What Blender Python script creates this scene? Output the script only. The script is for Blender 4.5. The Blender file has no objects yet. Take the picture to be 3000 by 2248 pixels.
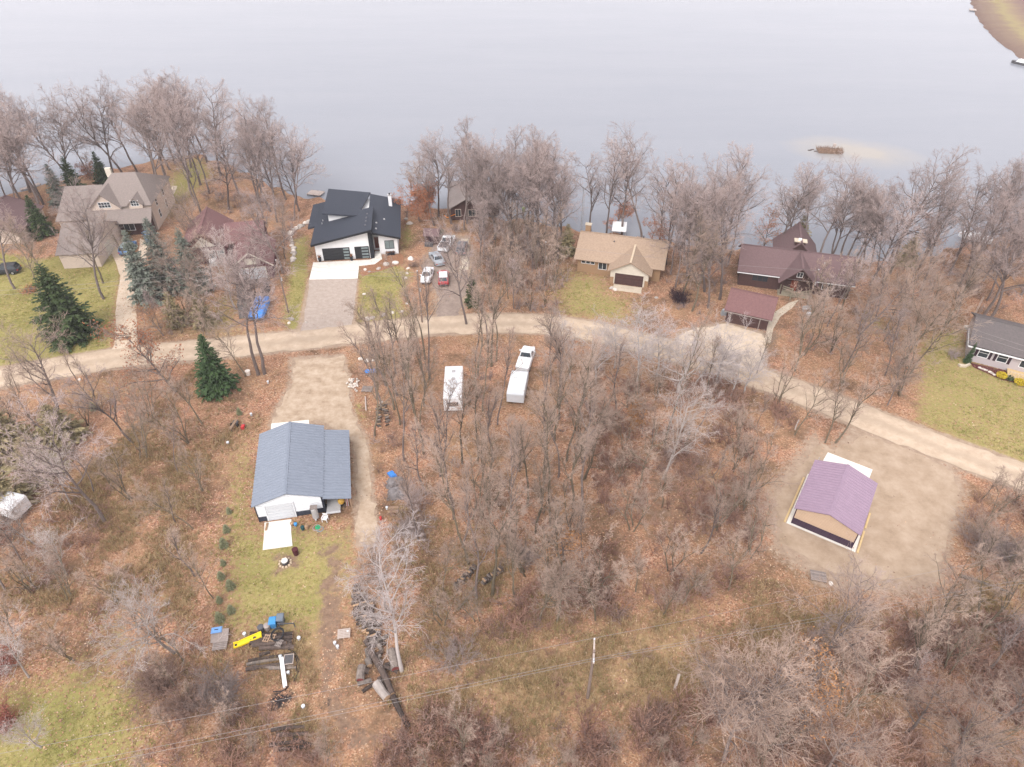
import bpy, bmesh, math, random
import numpy as np
from mathutils import Vector

# ------------------------------------------------------------------ camera, sky, sun, exposure
scn = bpy.context.scene
col = scn.collection
CAM_H, PITCH, FOCAL = 60.0, 39.0, 2027.0          # drone: metres above the yard, degrees down, focal length for a 3000 px wide frame
cam_d = bpy.data.cameras.new('camera')
cam = bpy.data.objects.new('camera', cam_d)
col.objects.link(cam)
cam_d.sensor_width = 36.0
cam_d.lens = 36.0 * FOCAL / 3000.0
cam_d.clip_start, cam_d.clip_end = 0.5, 6000.0
cam.location = (0, 0, CAM_H)
cam.rotation_euler = (math.radians(90.0 - PITCH), 0, 0)
scn.camera = cam

SUN_EL, SUN_AZ = math.radians(48), math.radians(205)      # veiled sun, high behind the drone
world = bpy.data.worlds.new('World')
scn.world = world
world.use_nodes = True
wn, wl = world.node_tree.nodes, world.node_tree.links
wn.clear()
w_out = wn.new('ShaderNodeOutputWorld')
w_bg = wn.new('ShaderNodeBackground')
w_sky = wn.new('ShaderNodeTexSky')
w_sky.sky_type = 'NISHITA'
w_sky.sun_disc = False
w_sky.sun_elevation = SUN_EL
w_sky.sun_rotation = SUN_AZ
w_sky.air_density, w_sky.dust_density, w_sky.ozone_density = 1.0, 4.0, 1.0
w_hsv = wn.new('ShaderNodeHueSaturation')
w_hsv.inputs['Saturation'].default_value = 0.18
w_mix = wn.new('ShaderNodeMixRGB')
w_mix.inputs['Fac'].default_value = 0.6                    # even cloud sheet over the sky
w_mix.inputs['Color2'].default_value = (9.05, 8.65, 9.05, 1)
wl.new(w_sky.outputs['Color'], w_hsv.inputs['Color'])
wl.new(w_hsv.outputs['Color'], w_mix.inputs['Color1'])
wl.new(w_mix.outputs['Color'], w_bg.inputs['Color'])
w_bg.inputs['Strength'].default_value = 0.11
wl.new(w_bg.outputs['Background'], w_out.inputs['Surface'])

sun_d = bpy.data.lights.new('sun', 'SUN')
sun_d.energy = 0.9
sun_d.angle = math.radians(28)
sun_d.color = (1.0, 0.965, 0.92)
sun = bpy.data.objects.new('sun', sun_d)
col.objects.link(sun)
sdir = Vector((math.sin(SUN_AZ) * math.cos(SUN_EL), math.cos(SUN_AZ) * math.cos(SUN_EL), math.sin(SUN_EL)))
sun.rotation_euler = (-sdir).to_track_quat('-Z', 'Y').to_euler()

vs = scn.view_settings
vs.view_transform = 'Standard'
vs.look = 'None'
vs.exposure = 1.15
vs.gamma = 1.0
vs.use_curve_mapping = False
scn.cycles.use_denoising = True
scn.cycles.denoising_prefilter = "NONE"
scn.cycles.denoising_input_passes = "RGB_ALBEDO_NORMAL"
scn.cycles.filter_width = 1.5
scn.cycles.max_bounces = 4
scn.cycles.diffuse_bounces = 2
scn.cycles.glossy_bounces = 2
scn.cycles.transmission_bounces = 2
scn.cycles.transparent_max_bounces = 4

# ------------------------------------------------------------------ helpers
RNG = np.random.default_rng(7)
random.seed(7)
_cp, _sp = math.cos(math.radians(PITCH)), math.sin(math.radians(PITCH))


def G(px, py, z=0.0):
    """where the ground (or a level z) lies for a spot read off the photograph, in metres"""
    u, v = (px - 1500.0) / FOCAL, (py - 1124.0) / FOCAL
    dy, dz = _cp - v * _sp, -_sp - v * _cp
    t = (z - CAM_H) / dz
    return (u * t, dy * t)


def GW(poly, z=0.0):
    return np.array([G(x, y, z) for x, y in poly])


def tag(o, label=None, cat=None, group=None, kind=None):
    if label: o['label'] = label
    if cat: o['category'] = cat
    if group: o['group'] = group
    if kind: o['kind'] = kind
    return o


def empty(name, loc=(0, 0, 0), rz=0.0, label=None, cat=None, group=None):
    o = bpy.data.objects.new(name, None)
    o.empty_display_size = 0.3
    o.location = (loc[0], loc[1], loc[2] if len(loc) > 2 else 0.0)
    o.rotation_euler = (0, 0, rz)
    col.objects.link(o)
    return tag(o, label, cat, group)


def np_mesh(name, V, F4=None, F3=None, smooth=False):
    """mesh straight from arrays"""
    me = bpy.data.meshes.new(name)
    V = np.ascontiguousarray(V, dtype=np.float32)
    n4 = 0 if F4 is None else len(F4)
    n3 = 0 if F3 is None else len(F3)
    me.vertices.add(len(V))
    me.vertices.foreach_set('co', V.ravel())
    loops = np.concatenate([np.asarray(F4, dtype=np.int32).ravel() if n4 else np.zeros(0, np.int32),
                            np.asarray(F3, dtype=np.int32).ravel() if n3 else np.zeros(0, np.int32)])
    me.loops.add(len(loops))
    me.loops.foreach_set('vertex_index', loops)
    me.polygons.add(n4 + n3)
    starts = np.concatenate([np.arange(n4) * 4, n4 * 4 + np.arange(n3) * 3]).astype(np.int32)
    me.polygons.foreach_set('loop_start', starts)
    if smooth:
        me.polygons.foreach_set('use_smooth', np.ones(n4 + n3, dtype=bool))
    me.update(calc_edges=True)
    return me


def link(name, me, material, parent=None):
    o = bpy.data.objects.new(name, me)
    col.objects.link(o)
    if material and not me.materials:
        me.materials.append(material)
    if parent is not None:
        o.parent = parent
    return o


class MB:
    """collects shapes for one mesh"""
    def __init__(s):
        s.v, s.f = [], []

    def add(s, vs_, fs_):
        b = len(s.v)
        s.v += [tuple(p) for p in vs_]
        s.f += [tuple(i + b for i in f) for f in fs_]
        return s

    def box(s, x0, x1, y0, y1, z0, z1):
        return s.add([(x0, y0, z0), (x1, y0, z0), (x1, y1, z0), (x0, y1, z0), (x0, y0, z1), (x1, y0, z1), (x1, y1, z1), (x0, y1, z1)],
                     [(3, 2, 1, 0), (4, 5, 6, 7), (0, 1, 5, 4), (1, 2, 6, 5), (2, 3, 7, 6), (3, 0, 4, 7)])

    def frus(s, r0, z0, r1, z1):
        (a, b, c, d), (e, f, g, h) = r0, r1
        return s.add([(a, c, z0), (b, c, z0), (b, d, z0), (a, d, z0), (e, g, z1), (f, g, z1), (f, h, z1), (e, h, z1)],
                     [(3, 2, 1, 0), (4, 5, 6, 7), (0, 1, 5, 4), (1, 2, 6, 5), (2, 3, 7, 6), (3, 0, 4, 7)])

    def prism(s, poly, t0, t1, axis='y'):
        """polygon (a, z) pushed along y, or (y, z) along x, or (x, y) along z"""
        n = len(poly)
        def pt(a, b, t):
            return {'y': (a, t, b), 'x': (t, a, b), 'z': (a, b, t)}[axis]
        vs_ = [pt(a, b, t0) for a, b in poly] + [pt(a, b, t1) for a, b in poly]
        fs_ = [tuple(range(n)), tuple(range(2 * n - 1, n - 1, -1))]
        fs_ += [(i, i + n, (i + 1) % n + n, (i + 1) % n) for i in range(n)]
        return s.add(vs_, fs_)

    def slab(s, q, th):
        """four (or n) corners, thickened down along the normal"""
        q = [Vector(p) for p in q]
        nrm = (q[1] - q[0]).cross(q[2] - q[0]).normalized()
        if nrm.z < 0: nrm = -nrm
        n = len(q)
        vs_ = [tuple(p) for p in q] + [tuple(p - nrm * th) for p in q]
        fs_ = [tuple(range(n)), tuple(range(2 * n - 1, n - 1, -1))]
        fs_ += [(i, (i + 1) % n, (i + 1) % n + n, i + n) for i in range(n)]
        return s.add(vs_, fs_)

    def tube(s, p0, p1, r0, r1=None, n=8, cap=True):
        r1 = r0 if r1 is None else r1
        p0, p1 = Vector(p0), Vector(p1)
        d = (p1 - p0).normalized()
        u = d.cross(Vector((0, 0, 1)) if abs(d.z) < .9 else Vector((1, 0, 0))).normalized()
        w = d.cross(u)
        vs_ = []
        for p, r in ((p0, r0), (p1, r1)):
            for k in range(n):
                a = 2 * math.pi * k / n
                vs_.append(tuple(p + u * (r * math.cos(a)) + w * (r * math.sin(a))))
        fs_ = [(k, (k + 1) % n, (k + 1) % n + n, k + n) for k in range(n)]
        if cap: fs_ += [tuple(range(n - 1, -1, -1)), tuple(range(n, 2 * n))]
        return s.add(vs_, fs_)

    def path(s, pts, r, n=6):
        for a, b in zip(pts[:-1], pts[1:]): s.tube(a, b, r, r, n)
        return s

    def lathe(s, prof, n=12, c=(0, 0)):
        m = len(prof)
        vs_ = [(c[0] + r * math.cos(2 * math.pi * k / n), c[1] + r * math.sin(2 * math.pi * k / n), z) for r, z in prof for k in range(n)]
        fs_ = [(j * n + k, j * n + (k + 1) % n, (j + 1) * n + (k + 1) % n, (j + 1) * n + k) for j in range(m - 1) for k in range(n)]
        fs_ += [tuple(range(n - 1, -1, -1)), tuple(range((m - 1) * n, m * n))]
        return s.add(vs_, fs_)

    def quad(s, *q):
        return s.add(q, [tuple(range(len(q)))])

    def build(s, name, material, parent=None, smooth=False, bevel=0.0):
        me = bpy.data.meshes.new(name)
        me.from_pydata(s.v, [], s.f)
        me.materials.append(material)
        bm = bmesh.new(); bm.from_mesh(me)
        bmesh.ops.recalc_face_normals(bm, faces=bm.faces)
        if bevel:
            bmesh.ops.bevel(bm, geom=bm.edges[:], offset=bevel, segments=1, affect='EDGES')
        bm.to_mesh(me); bm.free()
        if smooth:
            me.polygons.foreach_set('use_smooth', [True] * len(me.polygons))
        return link(name, me, None, parent)


def copy_tree(o, parent=None):
    c = o.copy(); col.objects.link(c); c.parent = parent
    for ch in o.children: copy_tree(ch, c)
    return c


# ------------------------------------------------------------------ materials
MATS = {}


def mat(name, c1, c2=None, scale=6.0, rough=0.85, spec=0.25, bump=0.0, bscale=40.0, metal=0.0, per_object=0.0, stretch=None, c3=None):
    """colour drifts between c1 and c2 with noise; fine relief; a little difference from one object to the next"""
    m = bpy.data.materials.new(name); MATS[name] = m
    m.use_nodes = True
    nt = m.node_tree; nd, lk = nt.nodes, nt.links
    b = nd['Principled BSDF']
    b.inputs['Roughness'].default_value = rough
    b.inputs['Specular IOR Level'].default_value = spec
    b.inputs['Metallic'].default_value = metal
    tc = nd.new('ShaderNodeTexCoord')
    vec = tc.outputs['Object']
    if stretch:
        mp = nd.new('ShaderNodeMapping'); mp.inputs['Scale'].default_value = stretch
        lk.new(vec, mp.inputs['Vector']); vec = mp.outputs['Vector']
    c2 = c2 or tuple(x * .8 for x in c1)
    nz = nd.new('ShaderNodeTexNoise'); nz.inputs['Scale'].default_value = scale
    nz.inputs['Detail'].default_value = 6.0; nz.inputs['Roughness'].default_value = .65
    lk.new(vec, nz.inputs['Vector'])
    rp = nd.new('ShaderNodeValToRGB')
    rp.color_ramp.elements[0].position, rp.color_ramp.elements[1].position = .32, .68
    rp.color_ramp.elements[0].color = (*c1, 1); rp.color_ramp.elements[1].color = (*c2, 1)
    if c3:
        e = rp.color_ramp.elements.new(.5); e.color = (*c3, 1)
    lk.new(nz.outputs['Fac'], rp.inputs['Fac'])
    out = rp.outputs['Color']
    if per_object:
        oi = nd.new('ShaderNodeObjectInfo')
        mr = nd.new('ShaderNodeMapRange')
        mr.inputs['To Min'].default_value, mr.inputs['To Max'].default_value = 1 - per_object, 1 + per_object
        lk.new(oi.outputs['Random'], mr.inputs['Value'])
        hs = nd.new('ShaderNodeHueSaturation')
        lk.new(mr.outputs['Result'], hs.inputs['Value']); lk.new(out, hs.inputs['Color'])
        out = hs.outputs['Color']
    lk.new(out, b.inputs['Base Color'])
    if bump:
        n2 = nd.new('ShaderNodeTexNoise'); n2.inputs['Scale'].default_value = bscale; n2.inputs['Detail'].default_value = 4
        lk.new(vec, n2.inputs['Vector'])
        bp = nd.new('ShaderNodeBump'); bp.inputs['Strength'].default_value = bump; bp.inputs['Distance'].default_value = .05
        lk.new(n2.outputs['Fac'], bp.inputs['Height']); lk.new(bp.outputs['Normal'], b.inputs['Normal'])
    return m


def vcol_mat(name, attr='Col', rough=.9):
    m = bpy.data.materials.new(name); MATS[name] = m
    m.use_nodes = True
    nd, lk = m.node_tree.nodes, m.node_tree.links
    a = nd.new('ShaderNodeAttribute'); a.attribute_name = attr
    b = nd['Principled BSDF']; b.inputs['Roughness'].default_value = rough; b.inputs['Specular IOR Level'].default_value = .15
    lk.new(a.outputs['Color'], b.inputs['Base Color'])
    return m


# timber and bark
mat('bark_oak', (.22, .175, .16), (.125, .10, .092), 3, per_object=.25, bump=.5, bscale=18, stretch=(6, 6, 1))
mat('twig_oak', (.42, .335, .31), (.34, .265, .245), .6, per_object=.22)
mat('bark_moss', (.21, .17, .12), (.125, .105, .075), 2, per_object=.25, bump=.5, bscale=18, stretch=(6, 6, 1))
mat('twig_moss', (.43, .32, .26), (.34, .25, .20), .6, per_object=.22)
mat('bark_white', (.50, .45, .43), (.37, .33, .31), 1.6, bump=.2, bscale=15)
mat('twig_white', (.52, .455, .44), (.43, .37, .355), .6)
mat('bark_pale', (.42, .37, .34), (.28, .24, .215), 1.6, per_object=.12, bump=.3, bscale=15)
mat('twig_pale', (.54, .465, .435), (.43, .365, .335), .6, per_object=.15)
mat('twig_brush', (.27, .18, .145), (.20, .135, .11), .8, per_object=.2)
mat('twig_grey', (.30, .24, .22), (.23, .18, .165), .8, per_object=.2)
mat('leaf_rust', (.46, .19, .095), (.33, .125, .065), 2.5, per_object=.2)
mat('leaf_tan', (.46, .24, .10), (.33, .15, .06), 2.5, per_object=.2)
mat('leaf_red', (.33, .12, .09), (.25, .09, .07), 2.0)
mat('leaf_yellow', (.62, .46, .03), (.48, .36, .03), 3.0)
mat('needle_green', (.07, .095, .035), (.03, .05, .02), 1.6, per_object=.15)
mat('needle_bright', (.075, .12, .045), (.035, .07, .028), 1.6, per_object=.1)
mat('needle_young', (.27, .27, .16), (.18, .19, .10), 3)
mat('needle_blue', (.25, .27, .225), (.11, .13, .10), 1.6, per_object=.12)
mat('needle_olive', (.34, .28, .15), (.20, .165, .09), 1.0, per_object=.15)
mat('log_bark', (.105, .075, .062), (.045, .035, .032), 3, per_object=.35, bump=.5, bscale=12)
mat('log_grey', (.23, .19, .165), (.11, .092, .082), 3, per_object=.3, bump=.5, bscale=12)
mat('log_cut', (.42, .28, .17), (.30, .19, .12), 5, per_object=.25)
mat('log_red', (.22, .055, .05), (.14, .04, .035), 6)
mat('board', (.34, .23, .155), (.25, .17, .115), 5, per_object=.2, stretch=(1, 8, 8))
mat('board_grey', (.30, .25, .225), (.22, .185, .17), 5, per_object=.2)
mat('pole_wood', (.24, .18, .15), (.17, .13, .11), 4)
mat('pole_pale', (.46, .38, .34), (.38, .32, .28), 4)
# masonry, metal, paint
mat('concrete', (.72, .69, .63), (.62, .59, .54), 1.2, bump=.1, bscale=60)
mat('concrete_tan', (.56, .48, .38), (.46, .39, .30), .8, bump=.15, bscale=50)
mat('asphalt', (.13, .115, .11), (.10, .09, .085), 1.5, bump=.2)
mat('white_paint', (.80, .80, .80), (.74, .74, .75), 2)
mat('white_panel', (.58, .60, .63), (.54, .56, .59), 2, rough=.5)
mat('black_paint', (.018, .020, .026), (.012, .014, .018), 2, rough=.5)
mat('garage_black', (.022, .024, .028), (.018, .019, .022), 2, rough=.45)
mat('shingle_dark', (.040, .046, .062), (.028, .033, .046), 9, rough=.8, bump=.4, bscale=30)
mat('shingle_tan', (.38, .28, .20), (.28, .20, .145), 4, bump=.4, bscale=30, c3=(.33, .24, .175))
mat('shingle_brown', (.165, .105, .105), (.12, .078, .08), 4, bump=.4, bscale=30)
mat('shingle_maroon', (.20, .105, .10), (.145, .078, .078), 4, bump=.4, bscale=30)
mat('shingle_grey', (.25, .205, .185), (.19, .16, .145), 4, bump=.4, bscale=30)
mat('shingle_slate', (.135, .115, .112), (.10, .088, .087), 4, bump=.4, bscale=30)
mat('metal_blue', (.19, .215, .265), (.17, .195, .24), 1.2, rough=.5, spec=.5)
mat('metal_purple', (.27, .185, .25), (.24, .165, .225), 1.2, rough=.5, spec=.5)
mat('metal_white', (.70, .72, .75), (.66, .68, .71), 1, rough=.5)
mat('metal_navy', (.022, .026, .042), (.018, .02, .034), 1, rough=.5)
mat('metal_tan', (.50, .36, .25), (.46, .33, .23), 1, rough=.5)
mat('metal_plum', (.045, .020, .042), (.035, .016, .034), 1, rough=.5)
mat('metal_grey', (.42, .41, .41), (.36, .35, .35), 3, rough=.5, spec=.5)
mat('shingle_cottage', (.34, .29, .27), (.27, .23, .215), 4, bump=.4, bscale=30)
mat('siding_beige', (.58, .48, .41), (.52, .43, .36), 3)
mat('siding_cream', (.62, .57, .48), (.56, .51, .43), 3)
mat('siding_grey', (.46, .41, .42), (.42, .375, .38), 2, stretch=(.3, .3, 18))
mat('siding_brown', (.085, .045, .04), (.06, .032, .03), 3)
mat('siding_maroon', (.105, .030, .038), (.08, .024, .03), 3)
mat('brick_tan', (.36, .23, .13), (.27, .17, .10), 8)
mat('stone', (.52, .46, .41), (.36, .32, .29), 3, per_object=.3, bump=.4, bscale=10)
mat('stone_white', (.66, .60, .54), (.52, .46, .41), 3, per_object=.2, bump=.4, bscale=10)
mat('glass_dark', (.035, .045, .055), (.02, .028, .036), 1, rough=.08, spec=.6)
mat('glass_pale', (.22, .27, .27), (.16, .20, .21), 1, rough=.1, spec=.6)
mat('door_red', (.20, .045, .02), (.14, .03, .015), 4, rough=.5)
mat('frame_white', (.76, .76, .76), (.72, .72, .72), 2)
mat('shutter', (.04, .018, .028), (.03, .014, .022), 2)
mat('trim_tan', (.55, .44, .32), (.48, .38, .27), 3)
mat('form_board', (.62, .46, .24), (.52, .38, .20), 3)
mat('mulch_red', (.13, .035, .035), (.085, .024, .024), 6, bump=.5)
mat('fence_wood', (.31, .27, .20), (.24, .21, .16), 4)
# paints of vehicles and small things
mat('car_white', (.74, .75, .77), (.71, .72, .74), 1, rough=.3, spec=.5)
mat('car_silver', (.40, .44, .48), (.36, .40, .44), 1, rough=.3, spec=.5, metal=.3)
mat('car_grey', (.15, .155, .17), (.13, .135, .15), 1, rough=.3, spec=.5, metal=.3)
mat('car_blue', (.10, .19, .36), (.08, .16, .31), 1, rough=.3, spec=.5, metal=.2)
mat('car_red', (.42, .04, .05), (.36, .035, .045), 1, rough=.3, spec=.5)
mat('car_dark', (.03, .033, .04), (.025, .027, .033), 1, rough=.3, spec=.5)
mat('tyre', (.02, .02, .021), (.016, .016, .017), 5)
mat('rim', (.42, .43, .44), (.36, .37, .38), 5, rough=.4, metal=.5)
mat('lamp_red', (.40, .02, .02), (.32, .02, .02), 5, rough=.3)
mat('lamp_clear', (.6, .6, .6), (.55, .55, .55), 5, rough=.2)
mat('bed_liner', (.10, .095, .10), (.075, .072, .076), 5)
mat('tarp_blue', (.055, .23, .62), (.045, .19, .54), 2, rough=.5, bump=.6, bscale=3)
mat('tarp_grey', (.20, .18, .18), (.15, .135, .135), 2, rough=.6, bump=.6, bscale=3)
mat('bin_blue', (.06, .27, .56), (.05, .23, .5), 3, rough=.5)
mat('bin_bluegrey', (.16, .19, .23), (.13, .155, .19), 3, rough=.5)
mat('bin_tan', (.34, .29, .27), (.29, .25, .23), 3, rough=.5)
mat('bin_dark', (.10, .10, .11), (.08, .08, .09), 3, rough=.5)
mat('yellow_plastic', (.80, .60, .02), (.74, .54, .02), 3, rough=.5)
mat('yellow_machine', (.55, .33, .06), (.42, .25, .05), 6, rough=.5)
mat('black_pipe', (.022, .023, .028), (.017, .018, .022), 3, rough=.5)
mat('hose_green', (.03, .36, .16), (.025, .30, .13), 3, rough=.5)
mat('hose_grey', (.22, .25, .28), (.19, .21, .24), 3, rough=.5)
mat('barrel_maroon', (.085, .020, .025), (.06, .015, .018), 5)
mat('bin_green', (.02, .07, .075), (.016, .055, .06), 4)
mat('red_paint', (.50, .05, .05), (.42, .04, .04), 4, rough=.5)
mat('orange_light', (.75, .25, .03), (.65, .2, .02), 4)
mat('wire', (.30, .27, .26), (.26, .235, .225), 1)
mat('flower_red', (.40, .04, .05), (.10, .18, .05), 30)
mat('ash', (.018, .015, .018), (.030, .024, .024), 2, bump=.5, bscale=8)
mat('reed', (.31, .21, .15), (.20, .13, .095), 3)
vcol_mat('leaf_litter')
vcol_mat('grass_blades')
vcol_mat('brush_stems')
M = MATS

# ------------------------------------------------------------------ the lie of the land
SHORE_PX = [(-900, 640), (-400, 600), (0, 575), (150, 535), (300, 500), (450, 468), (580, 452), (680, 480), (780, 535), (870, 566), (950, 583), (1060, 595),
            (1180, 602), (1300, 612), (1500, 640), (1700, 670), (1850, 690), (2050, 715), (2250, 735), (2400, 750), (2540, 766), (2640, 757),
            (2760, 735), (2880, 690), (3000, 660), (3400, 600)]
WATER_Z = -0.45
SHORE = GW(SHORE_PX, WATER_Z)
_so = np.argsort(SHORE[:, 0])
SHORE = SHORE[_so]


def shore_y(x):
    x = np.asarray(x, float)
    return np.interp(x, SHORE[:, 0], SHORE[:, 1]) + .9 * np.sin(x * .53) * np.sin(x * .21 + 1.3) + .5 * np.sin(x * 1.37)


def sdf(poly, X, Y):
    """signed distance to a polygon, inside positive"""
    poly = np.asarray(poly, float)
    d2 = np.full(X.shape, 1e12)
    inside = np.zeros(X.shape, bool)
    n = len(poly)
    for i in range(n):
        ax, ay = poly[i]; bx, by = poly[(i + 1) % n]
        ex, ey = bx - ax, by - ay
        wx, wy = X - ax, Y - ay
        t = np.clip((wx * ex + wy * ey) / (ex * ex + ey * ey + 1e-9), 0, 1)
        d2 = np.minimum(d2, (wx - ex * t) ** 2 + (wy - ey * t) ** 2)
        c = ((ay <= Y) & (by > Y)) | ((by <= Y) & (ay > Y))
        with np.errstate(divide='ignore', invalid='ignore'):
            xx = ax + (Y - ay) * ex / (ey if abs(ey) > 1e-9 else 1e-9)
        inside ^= c & (X < xx)
    return np.where(inside, 1, -1) * np.sqrt(d2)


_lat = np.random.default_rng(3).random((256, 256))


def vnoise(x, y, s):
    """smooth value noise 0..1 with cells of s metres"""
    x = np.asarray(x) / s + 500; y = np.asarray(y) / s + 500
    xi, yi = np.floor(x).astype(int), np.floor(y).astype(int)
    fx, fy = x - xi, y - yi
    fx, fy = fx * fx * (3 - 2 * fx), fy * fy * (3 - 2 * fy)
    a = _lat[xi % 256, yi % 256]; b = _lat[(xi + 1) % 256, yi % 256]
    c = _lat[xi % 256, (yi + 1) % 256]; d = _lat[(xi + 1) % 256, (yi + 1) % 256]
    return (a * (1 - fx) + b * fx) * (1 - fy) + (c * (1 - fx) + d * fx) * fy


# patches of cover, read off the photograph: (kind, outline, edge softness in metres, strength)
PATCH = [
    ('grass', [(-300, 1150), (-200, 700), (0, 740), (120, 760), (200, 740), (345, 745), (357, 800), (340, 900), (328, 1000), (320, 1035), (0, 1078)], 1.5, 1),
    ('grass', [(330, 640), (450, 560), (540, 456), (600, 458), (640, 500), (600, 560), (480, 640)], 4, .75),
    ('grass', [(858, 700), (905, 690), (906, 780), (890, 965), (850, 985), (826, 940)], 1.5, .9),
    ('grass', [(1050, 800), (1150, 768), (1210, 800), (1180, 870), (1200, 945), (1035, 958)], 2, .95),
    ('grass', [(1650, 790), (1780, 800), (1800, 850), (1880, 880), (1850, 965), (1640, 940), (1600, 860)], 4, .62),
    ('dry', [(1650, 790), (1780, 800), (1800, 850), (1880, 880), (1850, 965), (1640, 940), (1600, 860)], 4, .8),
    ('grass', [(1170, 680), (1200, 650), (1215, 700), (1180, 745)], 1.5, .8),
    ('grass', [(2675, 1235), (2695, 1000), (2760, 970), (2835, 955), (2840, 1050), (3100, 1150), (3100, 1440), (2850, 1325)], 1.5, .62),
    ('dry', [(2675, 1235), (2695, 1000), (2760, 970), (2835, 955), (2840, 1050), (3100, 1150), (3100, 1440), (2850, 1325)], 1.5, .9),
    ('grass', [(690, 1330), (735, 1290), (750, 1540), (1060, 1540), (1050, 1650), (1010, 1780), (960, 1880), (890, 1860), (640, 1860), (645, 1560)], 3, .72),
    ('dry', [(660, 1300), (745, 1270), (750, 1540), (1080, 1520), (1060, 1700), (1000, 1900), (940, 2000), (640, 1870), (640, 1560)], 3, .8),
    ('grass', [(-200, 2020), (0, 2010), (250, 1960), (420, 1990), (440, 2120), (420, 2300), (-200, 2400)], 4, .85),
    ('dry', [(200, 1800), (420, 1760), (520, 1900), (430, 2010), (230, 1990)], 5, .6),
    ('grass', [(230, 1850), (400, 1790), (430, 1960), (280, 1980)], 5, .55),
    ('dry', [(1230, 2020), (1300, 1890), (1700, 1830), (2100, 1750), (2150, 1850), (2050, 2060), (1700, 2150), (1400, 2180), (1230, 2140)], 5, .75),
    ('grass', [(1300, 1960), (1420, 1880), (1520, 1900), (1380, 2010)], 4, .3),
    ('grass', [(1980, 1900), (2060, 1790), (2120, 1760), (2080, 1880)], 3, .45),
    ('grass', [(1640, 2010), (1700, 1960), (1740, 2080), (1700, 2120)], 3, .35),
    ('dry', [(2700, 1760), (3100, 1690), (3100, 1850), (2800, 1830)], 5, .8),
    ('dry', [(2130, 1740), (2500, 1720), (2500, 1900), (2200, 2000), (2100, 1900)], 6, .55),
    ('dry', [(480, 985), (640, 900), (700, 860), (720, 960), (880, 965), (880, 985), (620, 1015)], 3, .8),
    ('grass', [(620, 870), (690, 850), (690, 960), (600, 960)], 3, .6),
    ('dry', [(0, 1150), (330, 1090), (560, 1080), (420, 1180), (200, 1220)], 4, .55),
    ('dry', [(630, 1880), (760, 1960), (920, 2020), (1000, 2130), (800, 2100), (560, 2100)], 4, .6),
    ('dry', [(150, 1300), (420, 1250), (600, 1400), (600, 1560), (350, 1600), (150, 1480)], 6, .5),
    ('dry', [(100, 1720), (450, 1650), (600, 1700), (560, 1850), (200, 1830)], 6, .6),
    ('dry', [(1200, 1560), (1500, 1600), (1600, 1750), (1300, 1780)], 6, .45),
    ('dirt', [(1700, 1300), (2000, 1250), (2200, 1350), (2200, 1600), (1900, 1700), (1750, 1550)], 8, .5),
    ('dirt', [(1200, 2200), (1700, 2150), (2300, 2000), (3000, 1950), (3000, 2300), (1200, 2300)], 8, .5),
    ('grass', [(1030, 1180), (1065, 1180), (1070, 1250), (1040, 1230)], 1.5, .8),
    ('dry', [(1480, 940), (1640, 930), (1640, 960), (1480, 965)], 3, .6),
    ('grass', [(2540, 930), (2600, 930), (2600, 970), (2540, 970)], 2, .6),
    ('gravel', [(845, 1045), (1010, 1035), (1032, 1120), (1035, 1200), (1082, 1290), (1097, 1400), (1115, 1610), (1040, 1610), (1030, 1300), (930, 1245), (785, 1255), (800, 1200), (845, 1120)], 1.2, 1),
    ('gravel', [(2380, 1262), (2430, 1310), (2500, 1235), (2640, 1290), (2800, 1365), (2836, 1430), (2790, 1600), (2768, 1720), (2640, 1750), (2400, 1715), (2262, 1620), (2238, 1450)], 2.4, 1),
    ('gravel', [(903, 815), (1050, 815), (1040, 960), (1010, 990), (865, 990)], .8, 1),
    ('gravel', [(1232, 770), (1290, 680), (1380, 690), (1405, 850), (1330, 960), (1265, 960), (1270, 860)], 2, .9),
    ('gravel', [(1990, 965), (2130, 940), (2255, 978), (2245, 1095), (2160, 1090), (1940, 1030)], 1.2, 1),
    ('dirt', [(935, 1690), (1000, 1660), (1010, 1850), (985, 2000), (1060, 2120), (1150, 2200), (1020, 2200), (940, 2050), (930, 1850)], 1.3, .85),
    ('dirt', [(930, 1590), (1020, 1580), (1015, 1670), (960, 1690), (930, 1650)], 1.4, .7),
    ('dirt', [(790, 1618), (885, 1612), (880, 1670), (800, 1690)], 1.2, .75),
    ('dirt', [(1260, 690), (1400, 640), (1430, 700), (1380, 700)], 3, .5),
]
PATCH += [('ash', [(780, 2042), (815, 2025), (862, 2022), (876, 2040), (845, 2064), (815, 2086), (786, 2078)], 1.0, .95), ('ash', [(925, 2055), (978, 2045), (990, 2075), (940, 2086)], 1.2, .7),
          ('dirt', [(800, 1055), (840, 1130), (800, 1200), (900, 1230), (1000, 1180), (940, 1120)], 3, .0),
          ('dirt', [(1010, 1560), (1100, 1600), (1060, 1700), (1000, 1640)], 3, .6), ('dirt', [(1030, 2100), (1200, 2140), (1180, 2230), (1050, 2230)], 4, .6)]
ROAD_PX = [(-500, 1195), (-200, 1138), (0, 1108), (330, 1050), (700, 1015), (980, 985), (1250, 955), (1450, 945), (1600, 950), (1750, 972), (1900, 1010), (2050, 1052), (2200, 1098),
           (2450, 1190), (2700, 1290), (3000, 1400), (3400, 1540)]
ROAD = GW(ROAD_PX)
ROAD_W = 2.5


def line_dist(pl, X, Y):
    d2 = np.full(X.shape, 1e12)
    for (ax, ay), (bx, by) in zip(pl[:-1], pl[1:]):
        ex, ey = bx - ax, by - ay
        t = np.clip(((X - ax) * ex + (Y - ay) * ey) / (ex * ex + ey * ey), 0, 1)
        d2 = np.minimum(d2, (X - ax - ex * t) ** 2 + (Y - ay - ey * t) ** 2)
    return np.sqrt(d2)


PATCH_W = [(k, GW(p), s, a) for k, p, s, a in PATCH]


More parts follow.
